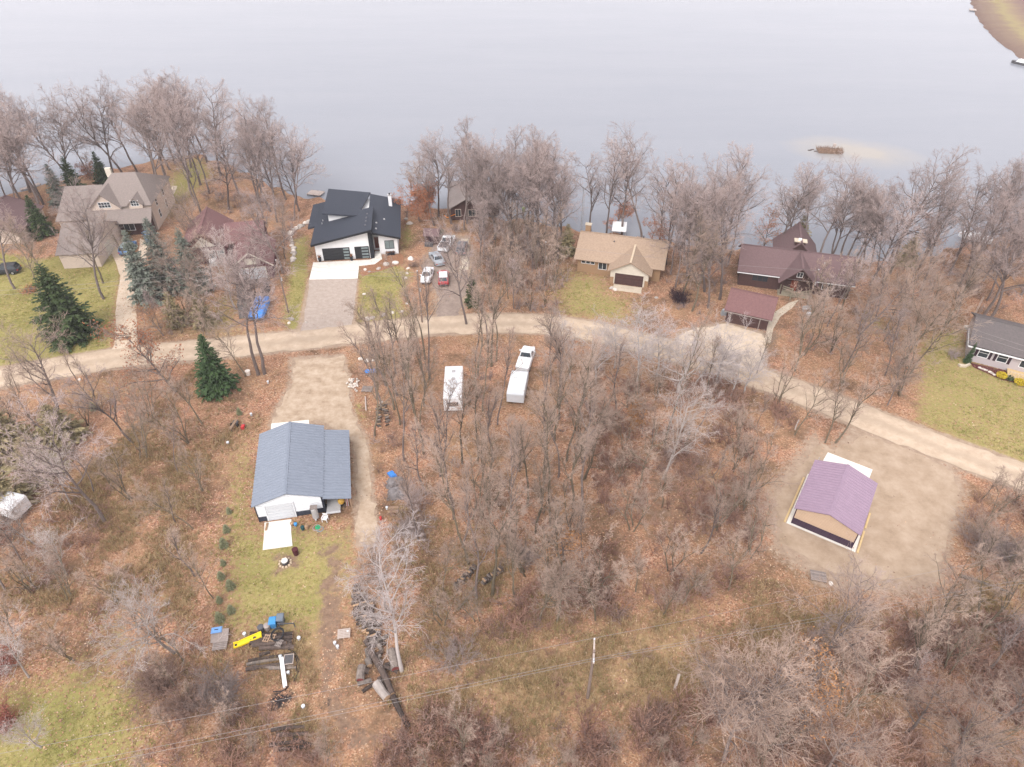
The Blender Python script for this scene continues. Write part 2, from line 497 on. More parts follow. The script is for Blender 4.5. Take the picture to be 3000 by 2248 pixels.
def cover(X, Y):
    out = {k: np.zeros(X.shape) for k in ('grass', 'dry', 'gravel', 'dirt', 'ash')}
    for k, p, s, a in PATCH_W:
        lo, hi = p.min(0) - 8, p.max(0) + 8
        sel = (X > lo[0]) & (X < hi[0]) & (Y > lo[1]) & (Y < hi[1])
        if not sel.any(): continue
        d = sdf(p, X[sel], Y[sel])
        out[k][sel] = np.maximum(out[k][sel], a * np.clip(.5 + d / (2 * s), 0, 1))
    rd = line_dist(ROAD, X, Y)
    out['gravel'] = np.maximum(out['gravel'], np.clip(.5 + (ROAD_W + .5 - rd) / 1.6, 0, 1))
    return out


def land_z(X, Y, cov=None):
    X = np.asarray(X, float); Y = np.asarray(Y, float)
    s = np.clip((Y - shore_y(X) + 2.2) / 4.4, 0, 1)
    z = -1.6 * s * s * (3 - 2 * s) + .35 * 0
    return z


xs = np.unique(np.concatenate([-np.geomspace(128, 1500, 14), np.arange(-127, 127, .62), np.geomspace(128, 1500, 14)]))
ys = np.unique(np.concatenate([np.linspace(-150, 14, 10), np.arange(15, 165, .62), np.geomspace(166, 2500, 14)]))
GX, GY = np.meshgrid(xs, ys)
gcov = cover(GX, GY)
wild = np.clip(1 - gcov['gravel'] - gcov['grass'] * .7, 0, 1)
GZ = land_z(GX, GY) + (vnoise(GX, GY, 2.3) - .5) * .10 * wild + (vnoise(GX, GY, .9) - .5) * .05 * wild - .03 * wild
nx_, ny_ = len(xs), len(ys)
idx = np.arange(nx_ * ny_).reshape(ny_, nx_)
quads = np.stack([idx[:-1, :-1], idx[:-1, 1:], idx[1:, 1:], idx[1:, :-1]], -1).reshape(-1, 4)
g_me = np_mesh('ground', np.stack([GX, GY, GZ], -1).reshape(-1, 3), quads, smooth=True)
for k in gcov:
    at = g_me.attributes.new('m_' + k, 'FLOAT', 'POINT')
    at.data.foreach_set('value', gcov[k].astype(np.float32).ravel())


def ground_material():
    m = bpy.data.materials.new('ground_cover'); m.use_nodes = True
    nd, lk = m.node_tree.nodes, m.node_tree.links
    b = nd['Principled BSDF']; b.inputs['Roughness'].default_value = .95; b.inputs['Specular IOR Level'].default_value = .1
    tc = nd.new('ShaderNodeTexCoord').outputs['Object']

    def noise(scale, detail=5, rough=.6):
        n = nd.new('ShaderNodeTexNoise'); n.inputs['Scale'].default_value = scale; n.inputs['Detail'].default_value = detail
        n.inputs['Roughness'].default_value = rough
        lk.new(tc, n.inputs['Vector']); return n.outputs['Fac']

    def ramp(fac, stops):
        r = nd.new('ShaderNodeValToRGB'); els = r.color_ramp.elements
        els[0].position, els[0].color = stops[0][0], (*stops[0][1], 1)
        els[1].position, els[1].color = stops[-1][0], (*stops[-1][1], 1)
        for p, c in stops[1:-1]:
            e = els.new(p); e.color = (*c, 1)
        lk.new(fac, r.inputs['Fac']); return r.outputs['Color']

    def mix(fac, a, c, mode='MIX'):
        x = nd.new('ShaderNodeMixRGB'); x.blend_type = mode
        if isinstance(fac, float): x.inputs['Fac'].default_value = fac
        else: lk.new(fac, x.inputs['Fac'])
        lk.new(a, x.inputs['Color1']); lk.new(c, x.inputs['Color2']); return x.outputs['Color']

    vo = nd.new('ShaderNodeTexVoronoi'); vo.inputs['Scale'].default_value = 7.5; lk.new(tc, vo.inputs['Vector'])
    sep = nd.new('ShaderNodeSeparateColor'); lk.new(vo.outputs['Color'], sep.inputs['Color'])
    leaf = ramp(sep.outputs['Red'], [(0, (.16, .08, .055)), (.3, (.325, .165, .108)), (.65, (.445, .24, .155)), (.88, (.52, .33, .225)), (1, (.60, .43, .32))])
    soil = ramp(noise(1.6), [(.3, (.15, .095, .065)), (.5, (.27, .165, .105)), (.75, (.38, .245, .155))])
    litter = mix(ramp(noise(.32, 6, .7), [(.34, (.1, .1, .1)), (.6, (.95, .95, .95))]), soil, leaf)
    litter = mix(ramp(noise(.11, 7, .7), [(.40, (0, 0, 0)), (.62, (.5, .5, .5))]), litter, ramp(noise(3.1), [(.3, (.19, .13, .07)), (.7, (.35, .255, .135))]))
    big = ramp(noise(.16, 7, .68), [(.30, (.36, .34, .33)), (.43, (.72, .70, .69)), (.55, (1.05, 1.0, .97)), (.66, (.78, .78, .75)), (.8, (.52, .52, .48))])
    litter = mix(1.0, litter, big, 'MULTIPLY')
    grass = ramp(noise(2.6, 8, .75), [(.28, (.155, .125, .045)), (.45, (.265, .225, .08)), (.58, (.345, .29, .12)), (.75, (.43, .345, .20))])
    grass = mix(ramp(noise(.22, 5), [(.38, (0, 0, 0)), (.66, (.75, .75, .75))]), grass, ramp(noise(3.5), [(.3, (.17, .17, .05)), (.7, (.285, .255, .09))]))
    dry = ramp(noise(2.0, 8, .75), [(.28, (.17, .105, .055)), (.45, (.28, .185, .10)), (.6, (.37, .26, .14)), (.75, (.45, .335, .195))])
    gravel = ramp(noise(1.1, 9, .72), [(.28, (.24, .17, .12)), (.5, (.33, .245, .18)), (.72, (.42, .33, .25))])
    dirt = ramp(noise(1.9, 8, .7), [(.28, (.14, .09, .065)), (.5, (.22, .145, .10)), (.75, (.31, .21, .145))])
    edge = noise(.85, 6, .75)
    edge2 = noise(1.7, 6, .8)

    def masked(attr, nz, spread, lo, hi):
        a = nd.new('ShaderNodeAttribute'); a.attribute_name = attr
        s = nd.new('ShaderNodeMath'); s.operation = 'SUBTRACT'; s.inputs[1].default_value = .5; lk.new(nz, s.inputs[0])
        mu = nd.new('ShaderNodeMath'); mu.operation = 'MULTIPLY_ADD'; mu.inputs[1].default_value = spread
        lk.new(s.outputs[0], mu.inputs[0]); lk.new(a.outputs['Fac'], mu.inputs[2])
        r = nd.new('ShaderNodeMapRange'); r.interpolation_type = 'SMOOTHSTEP'
        r.inputs['From Min'].default_value, r.inputs['From Max'].default_value = lo, hi
        lk.new(mu.outputs[0], r.inputs['Value']); return r.outputs['Result']

    c = mix(masked('m_dry', edge, 1.9, .35, .75), litter, dry)
    c = mix(masked('m_grass', edge2, 1.9, .35, .75), c, grass)
    c = mix(masked('m_dirt', edge, 2.0, .35, .7), c, dirt)
    c = mix(masked('m_ash', edge2, 1.6, .35, .7), c, ramp(noise(4.0), [(.3, (.022, .018, .02)), (.7, (.05, .04, .038))]))
    c = mix(masked('m_gravel', edge2, 1.5, .35, .65), c, gravel)
    lk.new(c, b.inputs['Base Color'])
    bp = nd.new('ShaderNodeBump'); bp.inputs['Strength'].default_value = .6; bp.inputs['Distance'].default_value = .12
    lk.new(noise(4.5, 6, .7), bp.inputs['Height']); lk.new(bp.outputs['Normal'], b.inputs['Normal'])
    return m


ground = tag(link('ground', g_me, ground_material()), kind='structure')


def sheet_material(name, stops, scale, bump=.3, streak=None):
    m = bpy.data.materials.new(name); m.use_nodes = True; MATS[name] = m
    nd, lk = m.node_tree.nodes, m.node_tree.links
    b = nd['Principled BSDF']; b.inputs['Roughness'].default_value = .95; b.inputs['Specular IOR Level'].default_value = .1
    tc = nd.new('ShaderNodeTexCoord').outputs['Object']
    n = nd.new('ShaderNodeTexNoise'); n.inputs['Scale'].default_value = scale; n.inputs['Detail'].default_value = 9; n.inputs['Roughness'].default_value = .72
    lk.new(tc, n.inputs['Vector'])
    r = nd.new('ShaderNodeValToRGB'); els = r.color_ramp.elements
    els[0].position, els[0].color = stops[0][0], (*stops[0][1], 1)
    els[1].position, els[1].color = stops[-1][0], (*stops[-1][1], 1)
    for p, c in stops[1:-1]:
        e = els.new(p); e.color = (*c, 1)
    lk.new(n.outputs['Fac'], r.inputs['Fac'])
    out = r.outputs['Color']
    if streak:                       # wheel tracks worn along the road: the u of the strip
        a = nd.new('ShaderNodeAttribute'); a.attribute_name = 'across'
        n2 = nd.new('ShaderNodeTexNoise'); n2.inputs['Scale'].default_value = .35; n2.inputs['Detail'].default_value = 6; lk.new(tc, n2.inputs['Vector'])
        ad = nd.new('ShaderNodeMath'); ad.operation = 'MULTIPLY_ADD'; ad.inputs[1].default_value = .5
        lk.new(n2.outputs['Fac'], ad.inputs[0]); lk.new(a.outputs['Fac'], ad.inputs[2])
        sn = nd.new('ShaderNodeMath'); sn.operation = 'MULTIPLY'; sn.inputs[1].default_value = 11.0; lk.new(ad.outputs[0], sn.inputs[0])
        si = nd.new('ShaderNodeMath'); si.operation = 'SINE'; lk.new(sn.outputs[0], si.inputs[0])
        mr = nd.new('ShaderNodeMapRange'); mr.inputs['From Min'].default_value = -1; mr.inputs['To Min'].default_value = 0; mr.inputs['To Max'].default_value = .6
        lk.new(si.outputs[0], mr.inputs['Value'])
        mx = nd.new('ShaderNodeMixRGB'); mx.inputs['Color2'].default_value = (*streak, 1)
        lk.new(mr.outputs['Result'], mx.inputs['Fac']); lk.new(out, mx.inputs['Color1']); out = mx.outputs['Color']
    lk.new(out, b.inputs['Base Color'])
    n3 = nd.new('ShaderNodeTexNoise'); n3.inputs['Scale'].default_value = 9; n3.inputs['Detail'].default_value = 4; lk.new(tc, n3.inputs['Vector'])
    bp = nd.new('ShaderNodeBump'); bp.inputs['Strength'].default_value = bump; bp.inputs['Distance'].default_value = .06
    lk.new(n3.outputs['Fac'], bp.inputs['Height']); lk.new(bp.outputs['Normal'], b.inputs['Normal'])
    return m


sheet_material('road_gravel', [(.25, (.38, .285, .205)), (.5, (.48, .375, .28)), (.75, (.57, .46, .355))], .8, streak=(.36, .28, .205))
sheet_material('drive_gravel', [(.28, (.24, .17, .118)), (.45, (.37, .28, .20)), (.58, (.44, .345, .26)), (.75, (.52, .43, .34))], .7)
sheet_material('pad_gravel', [(.28, (.26, .19, .13)), (.45, (.335, .25, .178)), (.58, (.385, .295, .217)), (.75, (.44, .345, .262))], .5)
sheet_material('drive_stone', [(.25, (.29, .235, .195)), (.5, (.37, .305, .26)), (.75, (.45, .38, .33))], 1.6)
sheet_material('park_gravel', [(.25, (.19, .145, .12)), (.5, (.27, .21, .175)), (.75, (.37, .295, .25))], .9)
sheet_material('pale_gravel', [(.25, (.42, .33, .24)), (.5, (.52, .42, .32)), (.75, (.60, .50, .40))], .9)


def rough_outline(poly, step=.6, amp=.22, seed=1):
    """walk the outline, resample it and let it wander"""
    poly = np.asarray(poly, float); pts = []
    for i in range(len(poly)):
        a, b = poly[i], poly[(i + 1) % len(poly)]
        n = max(1, int(np.linalg.norm(b - a) / step))
        pts += [a + (b - a) * k / n for k in range(n)]
    pts = np.array(pts)
    if amp:
        pts[:, 0] += (vnoise(pts[:, 0] + seed * 17, pts[:, 1], .9) - .5) * 2 * amp
        pts[:, 1] += (vnoise(pts[:, 0], pts[:, 1] + seed * 31, .9) - .5) * 2 * amp
        if amp > .5:
            pts[:, 0] += (vnoise(pts[:, 0] + 7, pts[:, 1], 3.1) - .5) * 1.6 * amp; pts[:, 1] += (vnoise(pts[:, 0], pts[:, 1] + 5, 3.1) - .5) * 1.6 * amp
    return pts


def sheet(name, px, z, material, amp=.25, step=.6, kind='structure', thick=0.0, world_pts=None):
    pts = rough_outline(GW(px) if world_pts is None else world_pts, step, amp, seed=len(name))
    bm = bmesh.new()
    vs_ = [bm.verts.new((x, y, z)) for x, y in pts]
    f = bm.faces.new(vs_)
    if f.normal.z < 0: f.normal_flip()
    if thick:
        r = bmesh.ops.extrude_face_region(bm, geom=[f])
        bmesh.ops.translate(bm, verts=[e for e in r['geom'] if isinstance(e, bmesh.types.BMVert)], vec=(0, 0, -thick))
        bmesh.ops.recalc_face_normals(bm, faces=bm.faces)
    bmesh.ops.triangulate(bm, faces=[x for x in bm.faces if len(x.verts) > 4])
    me = bpy.data.meshes.new(name); bm.to_mesh(me); bm.free()
    return tag(link(name, me, material), kind=kind)


# gravel road: one strip with ragged edges
def road_strip():
    pl = []
    for (a, b) in zip(ROAD[:-1], ROAD[1:]):
        n = max(2, int(np.linalg.norm(b - a) / 1.0))
        pl += [a + (b - a) * k / n for k in range(n)]
    pl = np.array(pl + [ROAD[-1]])
    for _ in range(12):
        pl[1:-1] = .25 * pl[:-2] + .5 * pl[1:-1] + .25 * pl[2:]
    t = np.gradient(pl, axis=0); t /= np.linalg.norm(t, axis=1)[:, None]
    nrm = np.stack([-t[:, 1], t[:, 0]], 1)
    us = np.linspace(-1, 1, 9)
    V, A = [], []
    for k, u in enumerate(us):
        w = ROAD_W + (vnoise(pl[:, 0] * 1.0 + 9 * k, pl[:, 1], 1.3) - .5) * (.7 if abs(u) == 1 else 0)
        p = pl + nrm * (u * w)[:, None]
        V.append(np.column_stack([p, np.full(len(p), .028 + .03 * (1 - u * u))])); A.append(np.full(len(p), (u + 1) / 2))
    V = np.stack(V, 1); A = np.stack(A, 1)
    n = len(pl); ii = np.arange(n * 9).reshape(n, 9)
    F = np.stack([ii[:-1, :-1], ii[1:, :-1], ii[1:, 1:], ii[:-1, 1:]], -1).reshape(-1, 4)
    me = np_mesh('road', V.reshape(-1, 3), F[:, ::-1], smooth=True)
    at = me.attributes.new('across', 'FLOAT', 'POINT'); at.data.foreach_set('value', A.astype(np.float32).ravel())
    tag(link('road', me, M['road_gravel']), kind='structure')


road_strip()
sheet('driveway_barn', [(860, 1055), (1003, 1043), (1022, 1120), (1026, 1205), (1072, 1295), (1088, 1400), (1105, 1590), (1050, 1590), (1040, 1300), (935, 1232), (800, 1245), (812, 1200), (858, 1120)], .014, M['drive_gravel'], .45)
sheet('gravel_pad', [(2400, 1300), (2450, 1315), (2530, 1275), (2640, 1310), (2780, 1378), (2812, 1435), (2765, 1600), (2738, 1690), (2630, 1700), (2420, 1670), (2290, 1595), (2275, 1465)], .014, M['pad_gravel'], .45)
sheet('driveway_house', [(908, 815), (1047, 815), (1032, 955), (1010, 972), (880, 975), (890, 940)], .018, M['drive_stone'], .12)
sheet('parking_area', [(1236, 780), (1290, 690), (1372, 700), (1378, 760), (1365, 850), (1345, 925), (1275, 945), (1285, 870)], .014, M['park_gravel'], .4)
sheet('driveway_garage', [(2005, 972), (2128, 948), (2245, 984), (2232, 1085), (2150, 1075), (1960, 1030)], .016, M['pale_gravel'], .2)
sheet('driveway_curved', [(265, 690), (330, 682), (362, 690), (372, 740), (405, 745), (410, 700), (440, 710), (420, 790), (400, 850), (402, 1000), (410, 1030), (320, 1040), (335, 1010), (340, 900), (352, 810), (330, 745), (285, 735)], .02, M['pale_gravel'], .08)
sheet('driveway_asphalt', [(690, 822), (785, 816), (790, 880), (745, 930), (700, 935)], .016, M['asphalt'], .15)
sheet('walkway', [(2310, 888), (2342, 878), (2318, 905), (2285, 930), (2265, 965), (2258, 1005), (2240, 1005), (2248, 950), (2270, 915)], .03, M['concrete_tan'], .04)
sheet('garden_path', [(505, 545), (520, 545), (505, 580), (480, 610), (470, 650), (455, 650), (470, 600), (490, 575)], .02, M['concrete_tan'], .1)
sheet('patio', [(1345, 800), (1372, 790), (1374, 700), (1352, 700)], .026, M['concrete_tan'], .05)

# ------------------------------------------------------------------ lake
def water_material():
    m = bpy.data.materials.new('lake_water'); m.use_nodes = True
    nd, lk = m.node_tree.nodes, m.node_tree.links
    b = nd['Principled BSDF']
    b.inputs['Roughness'].default_value = .12
    b.inputs['IOR'].default_value = 1.333
    b.inputs['Specular IOR Level'].default_value = .14
    tc = nd.new('ShaderNodeTexCoord').outputs['Object']
    # shallows over a sandbar show the pale bottom
    mp = nd.new('ShaderNodeMapping'); mp.vector_type = 'TEXTURE'
    bx, by = G(2500, 446, WATER_Z)
    mp.inputs['Location'].default_value = (bx, by, WATER_Z); mp.inputs['Scale'].default_value = (19, 12, 30); mp.inputs['Rotation'].default_value = (0, 0, math.radians(-20))
    lk.new(tc, mp.inputs['Vector'])
    gr = nd.new('ShaderNodeTexGradient'); gr.gradient_type = 'SPHERICAL'; lk.new(mp.outputs['Vector'], gr.inputs['Vector'])
    n = nd.new('ShaderNodeTexNoise'); n.inputs['Scale'].default_value = .12; n.inputs['Detail'].default_value = 5; lk.new(tc, n.inputs['Vector'])
    mu = nd.new('ShaderNodeMath'); mu.operation = 'MULTIPLY'; lk.new(gr.outputs['Fac'], mu.inputs[0]); lk.new(n.outputs['Fac'], mu.inputs[1])
    mr = nd.new('ShaderNodeMapRange'); mr.inputs['From Min'].default_value, mr.inputs['From Max'].default_value = .05, .42
    lk.new(mu.outputs[0], mr.inputs['Value'])
    n2 = nd.new('ShaderNodeTexNoise'); n2.inputs['Scale'].default_value = .035; n2.inputs['Detail'].default_value = 8; n2.inputs['Roughness'].default_value = .7
    mp3 = nd.new('ShaderNodeMapping'); mp3.inputs['Scale'].default_value = (.35, 1.6, 1); mp3.inputs['Rotation'].default_value = (0, 0, .12)
    lk.new(tc, mp3.inputs['Vector']); lk.new(mp3.outputs['Vector'], n2.inputs['Vector'])
    rp = nd.new('ShaderNodeValToRGB')
    rp.color_ramp.elements[0].color = (.212, .224, .252, 1); rp.color_ramp.elements[1].color = (.228, .238, .264, 1)
    rp.color_ramp.elements[0].position, rp.color_ramp.elements[1].position = .35, .65
    lk.new(n2.outputs['Fac'], rp.inputs['Fac'])
    mx = nd.new('ShaderNodeMixRGB'); mx.inputs['Color2'].default_value = (.30, .275, .245, 1)
    lk.new(mr.outputs['Result'], mx.inputs['Fac']); lk.new(rp.outputs['Color'], mx.inputs['Color1'])
    lk.new(mx.outputs['Color'], b.inputs['Base Color'])
    w = nd.new('ShaderNodeTexNoise'); w.inputs['Scale'].default_value = 1.1; w.inputs['Detail'].default_value = 5
    mp2 = nd.new('ShaderNodeMapping'); mp2.inputs['Scale'].default_value = (.35, 1.2, 1); mp2.inputs['Rotation'].default_value = (0, 0, .15)
    lk.new(tc, mp2.inputs['Vector']); lk.new(mp2.outputs['Vector'], w.inputs['Vector'])
    bp = nd.new('ShaderNodeBump'); bp.inputs['Strength'].default_value = .35; bp.inputs['Distance'].default_value = .12
    lk.new(w.outputs['Fac'], bp.inputs['Height']); lk.new(bp.outputs['Normal'], b.inputs['Normal'])
    return m


lx = np.unique(np.concatenate([np.linspace(-1500, -150, 10), np.linspace(-150, 150, 60), np.linspace(150, 1500, 10)]))
ly = np.concatenate([np.linspace(100, 200, 20), np.geomspace(205, 2500, 16)])
LX, LY = np.meshgrid(lx, ly)
ii = np.arange(LX.size).reshape(LX.shape)
lake = np_mesh('lake', np.stack([LX, LY, np.full(LX.shape, WATER_Z)], -1).reshape(-1, 3),
               np.stack([ii[:-1, :-1], ii[:-1, 1:], ii[1:, 1:], ii[1:, :-1]], -1).reshape(-1, 4))
tag(link('lake', lake, water_material()), kind='structure')

# the far bank in the upper right corner
def far_bank():
    edge = GW([(2790, -140), (2820, -60), (2842, 0), (2856, 30), (2866, 55), (2882, 78), (2912, 108), (2950, 140), (3000, 180), (3100, 240), (3300, 330)], WATER_Z)
    pts = []
    for a, b in zip(edge[:-1], edge[1:]):
        n = max(2, int(np.linalg.norm(b - a) / 2)); pts += [a + (b - a) * k / n for k in range(n)]
    pts = np.array(pts)
    t = np.gradient(pts, axis=0); t /= np.linalg.norm(t, axis=1)[:, None]
    nr = np.stack([-t[:, 1], t[:, 0]], 1)
    if nr[:, 0].mean() < 0: nr = -nr
    off = [(-1.5, -.9), (0, -.4), (1.2, .25), (4, .7), (9, .9), (15, 1.1), (25, 1.6), (60, 3.5), (150, 6), (500, 12)]
    V = [np.column_stack([pts + nr * (o + (vnoise(pts[:, 0], pts[:, 1], 3) - .5) * min(abs(o) + 1, 3))[:, None], np.full(len(pts), z)]) for o, z in off]
    V = np.stack(V, 0); ii = np.arange(V.shape[0] * V.shape[1]).reshape(V.shape[:2])
    F = np.stack([ii[:-1, :-1], ii[:-1, 1:], ii[1:, 1:], ii[1:, :-1]], -1).reshape(-1, 4)
    me = np_mesh('far_bank', V.reshape(-1, 3), F, smooth=True)
    A = np.repeat(np.array([o for o, _ in off])[:, None], len(pts), 1)
    at = me.attributes.new('inland', 'FLOAT', 'POINT'); at.data.foreach_set('value', A.astype(np.float32).ravel())
    m = bpy.data.materials.new('bank_cover'); m.use_nodes = True; nd, lk = m.node_tree.nodes, m.node_tree.links
    b = nd['Principled BSDF']; b.inputs['Roughness'].default_value = .95; b.inputs['Specular IOR Level'].default_value = .1
    tc = nd.new('ShaderNodeTexCoord').outputs['Object']
    a = nd.new('ShaderNodeAttribute'); a.attribute_name = 'inland'
    n = nd.new('ShaderNodeTexNoise'); n.inputs['Scale'].default_value = .5; n.inputs['Detail'].default_value = 9; n.inputs['Roughness'].default_value = .75; lk.new(tc, n.inputs['Vector'])
    ad = nd.new('ShaderNodeMath'); ad.operation = 'MULTIPLY_ADD'; ad.inputs[1].default_value = 9.0
    lk.new(n.outputs['Fac'], ad.inputs[0]); lk.new(a.outputs['Fac'], ad.inputs[2])
    mr = nd.new('ShaderNodeMapRange'); mr.inputs['From Min'].default_value = 0; mr.inputs['From Max'].default_value = 40; lk.new(ad.outputs[0], mr.inputs['Value'])
    r = nd.new('ShaderNodeValToRGB'); e = r.color_ramp.elements
    e[0].position, e[0].color = .06, (.13, .075, .065, 1); e[1].position, e[1].color = .9, (.15, .09, .08, 1)
    for p, c in ((.13, (.17, .115, .09)), (.27, (.21, .15, .105)), (.36, (.27, .22, .11)), (.44, (.24, .175, .11)), (.55, (.19, .125, .105)), (.7, (.17, .10, .085))):
        x = e.new(p); x.color = (*c, 1)
    lk.new(mr.outputs['Result'], r.inputs['Fac']); lk.new(r.outputs['Color'], b.inputs['Base Color'])
    tag(link('far_bank', me, m), kind='structure')


far_bank()

# ------------------------------------------------------------------ buildings
def D(a): return math.radians(a)


def slope(parent, name, e0, e1, r1, r0, th, material, ribs=0.0, rib_h=.07):
    """one roof slope: eave e0-e1, ridge r0-r1; optional standing ribs running from ridge to eave"""
    if not ribs:
        return MB().slab([e0, e1, r1, r0], th).build(name, material, parent)
    e0, e1, r0, r1 = map(Vector, (e0, e1, r0, r1))
    L = (e1 - e0).length
    nrm = (e1 - e0).cross(r0 - e0).normalized()
    if nrm.z < 0: nrm = -nrm
    n = int(L / ribs)
    prof = []
    for k in range(n):
        t0 = k / n; d = 1.0 / n
        prof += [(t0, 0), (t0 + .42 * d, 0), (t0 + .55 * d, rib_h), (t0 + .87 * d, rib_h)]
    prof.append((1, 0))
    vs_, fs_ = [], []
    for t, h in prof:
        vs_ += [tuple(e0.lerp(e1, t) + nrm * h), tuple(r0.lerp(r1, t) + nrm * h)]
    m = len(prof)
    fs_ += [(2 * k, 2 * k + 2, 2 * k + 3, 2 * k + 1) for k in range(m - 1)]
    o = MB(); o.add(vs_, fs_)
    o.slab([e0 - nrm * .012, e1 - nrm * .012, r1 - nrm * .012, r0 - nrm * .012], th)
    return o.build(name, material, parent)


def gable(parent, x0, x1, y0, y1, ze, zr, axis, wall, roof, oh=.5, th=.16, ribs=0.0, zb=-.1, wall_name='wall', back_over=None, cap=None, hip=0.0):
    """walls with gable ends and two roof slopes; axis = direction of the ridge"""
    mid_x, mid_y = (x0 + x1) / 2, (y0 + y1) / 2
    if axis == 'y':
        if wall: MB().prism([(x0, zb), (x1, zb), (x1, ze), (mid_x, zr), (x0, ze)], y0, y1, 'y').build(wall_name, wall, parent)
        k = (zr - ze) / (mid_x - x0)
        ya, yb = y0 - oh, y1 + (oh if back_over is None else back_over)
        lift = th * 1.05
        for s, xe in ((-1, x0 - oh), (1, x1 + oh)):
            slope(parent, 'roof_slope', (xe, ya, ze - oh * k + lift), (xe, yb, ze - oh * k + lift), (mid_x, yb, zr + lift), (mid_x, ya, zr + lift), th, roof, ribs)
        if cap: MB().slab([(mid_x - .16, ya - .02, zr + lift + .035), (mid_x + .16, ya - .02, zr + lift + .035), (mid_x + .16, yb + .02, zr + lift + .035), (mid_x - .16, yb + .02, zr + lift + .035)], .06).build('ridge_cap', cap, parent)
    else:
        if wall and hip: MB().box(x0, x1, y0, y1, zb, ze).build(wall_name, wall, parent)
        elif wall: MB().prism([(y0, zb), (y1, zb), (y1, ze), (mid_y, zr), (y0, ze)], x0, x1, 'x').build(wall_name, wall, parent)
        k = (zr - ze) / (mid_y - y0)
        xa, xb = x0 - oh, x1 + oh
        lift = th * 1.05
        for s, ye in ((-1, y0 - oh), (1, y1 + oh)):
            slope(parent, 'roof_slope', (xa, ye, ze - oh * k + lift), (xb, ye, ze - oh * k + lift), (xb - hip, mid_y, zr + lift), (xa + hip, mid_y, zr + lift), th, roof, ribs)
        if hip:
            for xe, xr in ((xa, xa + hip), (xb, xb - hip)):
                MB().slab([(xe, y0 - oh, ze - oh * k + lift), (xe, y1 + oh, ze - oh * k + lift), (xr, mid_y, zr + lift)], th).build('roof_hip', roof, parent)
        if cap: MB().slab([(xa + hip, mid_y - .14, zr + lift + .03), (xb - hip, mid_y - .14, zr + lift + .03), (xb - hip, mid_y + .14, zr + lift + .03), (xa + hip, mid_y + .14, zr + lift + .03)], .05).build('ridge_cap', cap, parent)


def window(parent, x, z, w, h, y, pane='glass_dark', frame='frame_white', bars=(1, 0), face='front', name='window'):
    """a window on a wall that looks towards -y (front), or towards +x / -x: pane with frame and glazing bars as its child"""
    def tr(a, d, zz):
        return {'front': (x + a, y - d, zz), 'right': (x + d, y + a, zz), 'left': (x - d, y + a, zz)}[face]
    def bx(mb, a0, a1, z0, z1, d0, d1):
        p, q = tr(a0, d0, z0), tr(a1, d1, z1)
        mb.box(min(p[0], q[0]), max(p[0], q[0]), min(p[1], q[1]), max(p[1], q[1]), min(p[2], q[2]), max(p[2], q[2]))
    g = MB(); bx(g, -w / 2, w / 2, z, z + h, -.03, .015)
    pn = g.build(name, M[pane], parent)
    f = MB(); t = .07
    bx(f, -w / 2 - t, w / 2 + t, z - t, z, -.02, .06); bx(f, -w / 2 - t, w / 2 + t, z + h, z + h + t, -.02, .06)
    bx(f, -w / 2 - t, -w / 2, z, z + h, -.02, .058); bx(f, w / 2, w / 2 + t, z, z + h, -.02, .058)
    for k in range(1, bars[0] + 1):
        a = -w / 2 + w * k / (bars[0] + 1); bx(f, a - .025, a + .025, z, z + h, -.02, .05)
    for k in range(1, bars[1] + 1):
        b = z + h * k / (bars[1] + 1); bx(f, -w / 2, w / 2, b - .025, b + .025, -.02, .046)
    f.build('frame', M[frame], pn)
    return pn


def garage_door(parent, x0, x1, z1, y, material, panels=4, name='garage_door', panes=None, frame=None):
    """sectional door: a leaf split in horizontal panels, each a child, set in a reveal"""
    d = MB().box(x0, x1, y - .02, y + .05, 0.0, z1).build(name, material, parent)
    hh = z1 / panels
    for k in range(panels):
        MB().box(x0 + .03, x1 - .03, y - .06, y - .02, k * hh + .02, (k + 1) * hh - .02).build('door_panel', material, d)
        if panes:
            MB().box(panes[0], panes[1], y - .075, y - .06, k * hh + .13, (k + 1) * hh - .13).build('pane', M['glass_pale'], d)
    if frame:
        f = MB()
        f.box(x0 - .14, x0, y - .07, y, 0, z1 + .14); f.box(x1, x1 + .14, y - .07, y, 0, z1 + .14); f.box(x0, x1, y - .068, y, z1, z1 + .14)
        f.build('door_frame', frame, d)
    return d


# --- the white modern house
h = empty('modern_house', (-34.3, 108.4, 0), D(7), 'white modern house with steep dark roofs and two black garage doors', 'house')
wp = M['white_paint']
MB().prism([(0, -.1), (9.3, -.1), (9.3, 5.45), (0, 3.35)], 0, 8.2, 'y').build('garage_wall', wp, h)
MB().prism([(9.3, -.1), (14.2, -.1), (14.2, 3.25), (9.3, 4.55)], 3.0, 15.4, 'y').build('wing_wall', wp, h)
MB().prism([(10.95, -.1), (14.2, -.1), (14.2, 3.24), (10.95, 4.1)], 1.1, 2.995, 'y').build('front_wall', wp, h)
MB().prism([(-1.0, -.1), (9.29, -.1), (9.29, 4.3), (-1.0, 3.0)], 8.21, 15.4, 'y').build('rear_wall', wp, h)
MB().box(9.32, 10.0, -.25, .9, -.05, 5.0).build('column', M['black_paint'], h)
sd = M['shingle_dark']
zA = lambda x: 3.62 + (x + .4) * .213
MB().slab([(-.5, -.9, zA(-.5)), (10.15, -.9, zA(10.15)), (10.15, 8.4, zA(10.15)), (-.5, 8.4, zA(-.5))], .3).build('roof_garage', sd, h)
MB().slab([(-1.75, 6.3, zA(-1.75)), (-.52, 6.3, zA(-.52)), (-.52, 16.2, zA(-.52)), (-1.75, 16.2, zA(-1.75))], .3).build('roof_eave', sd, h)
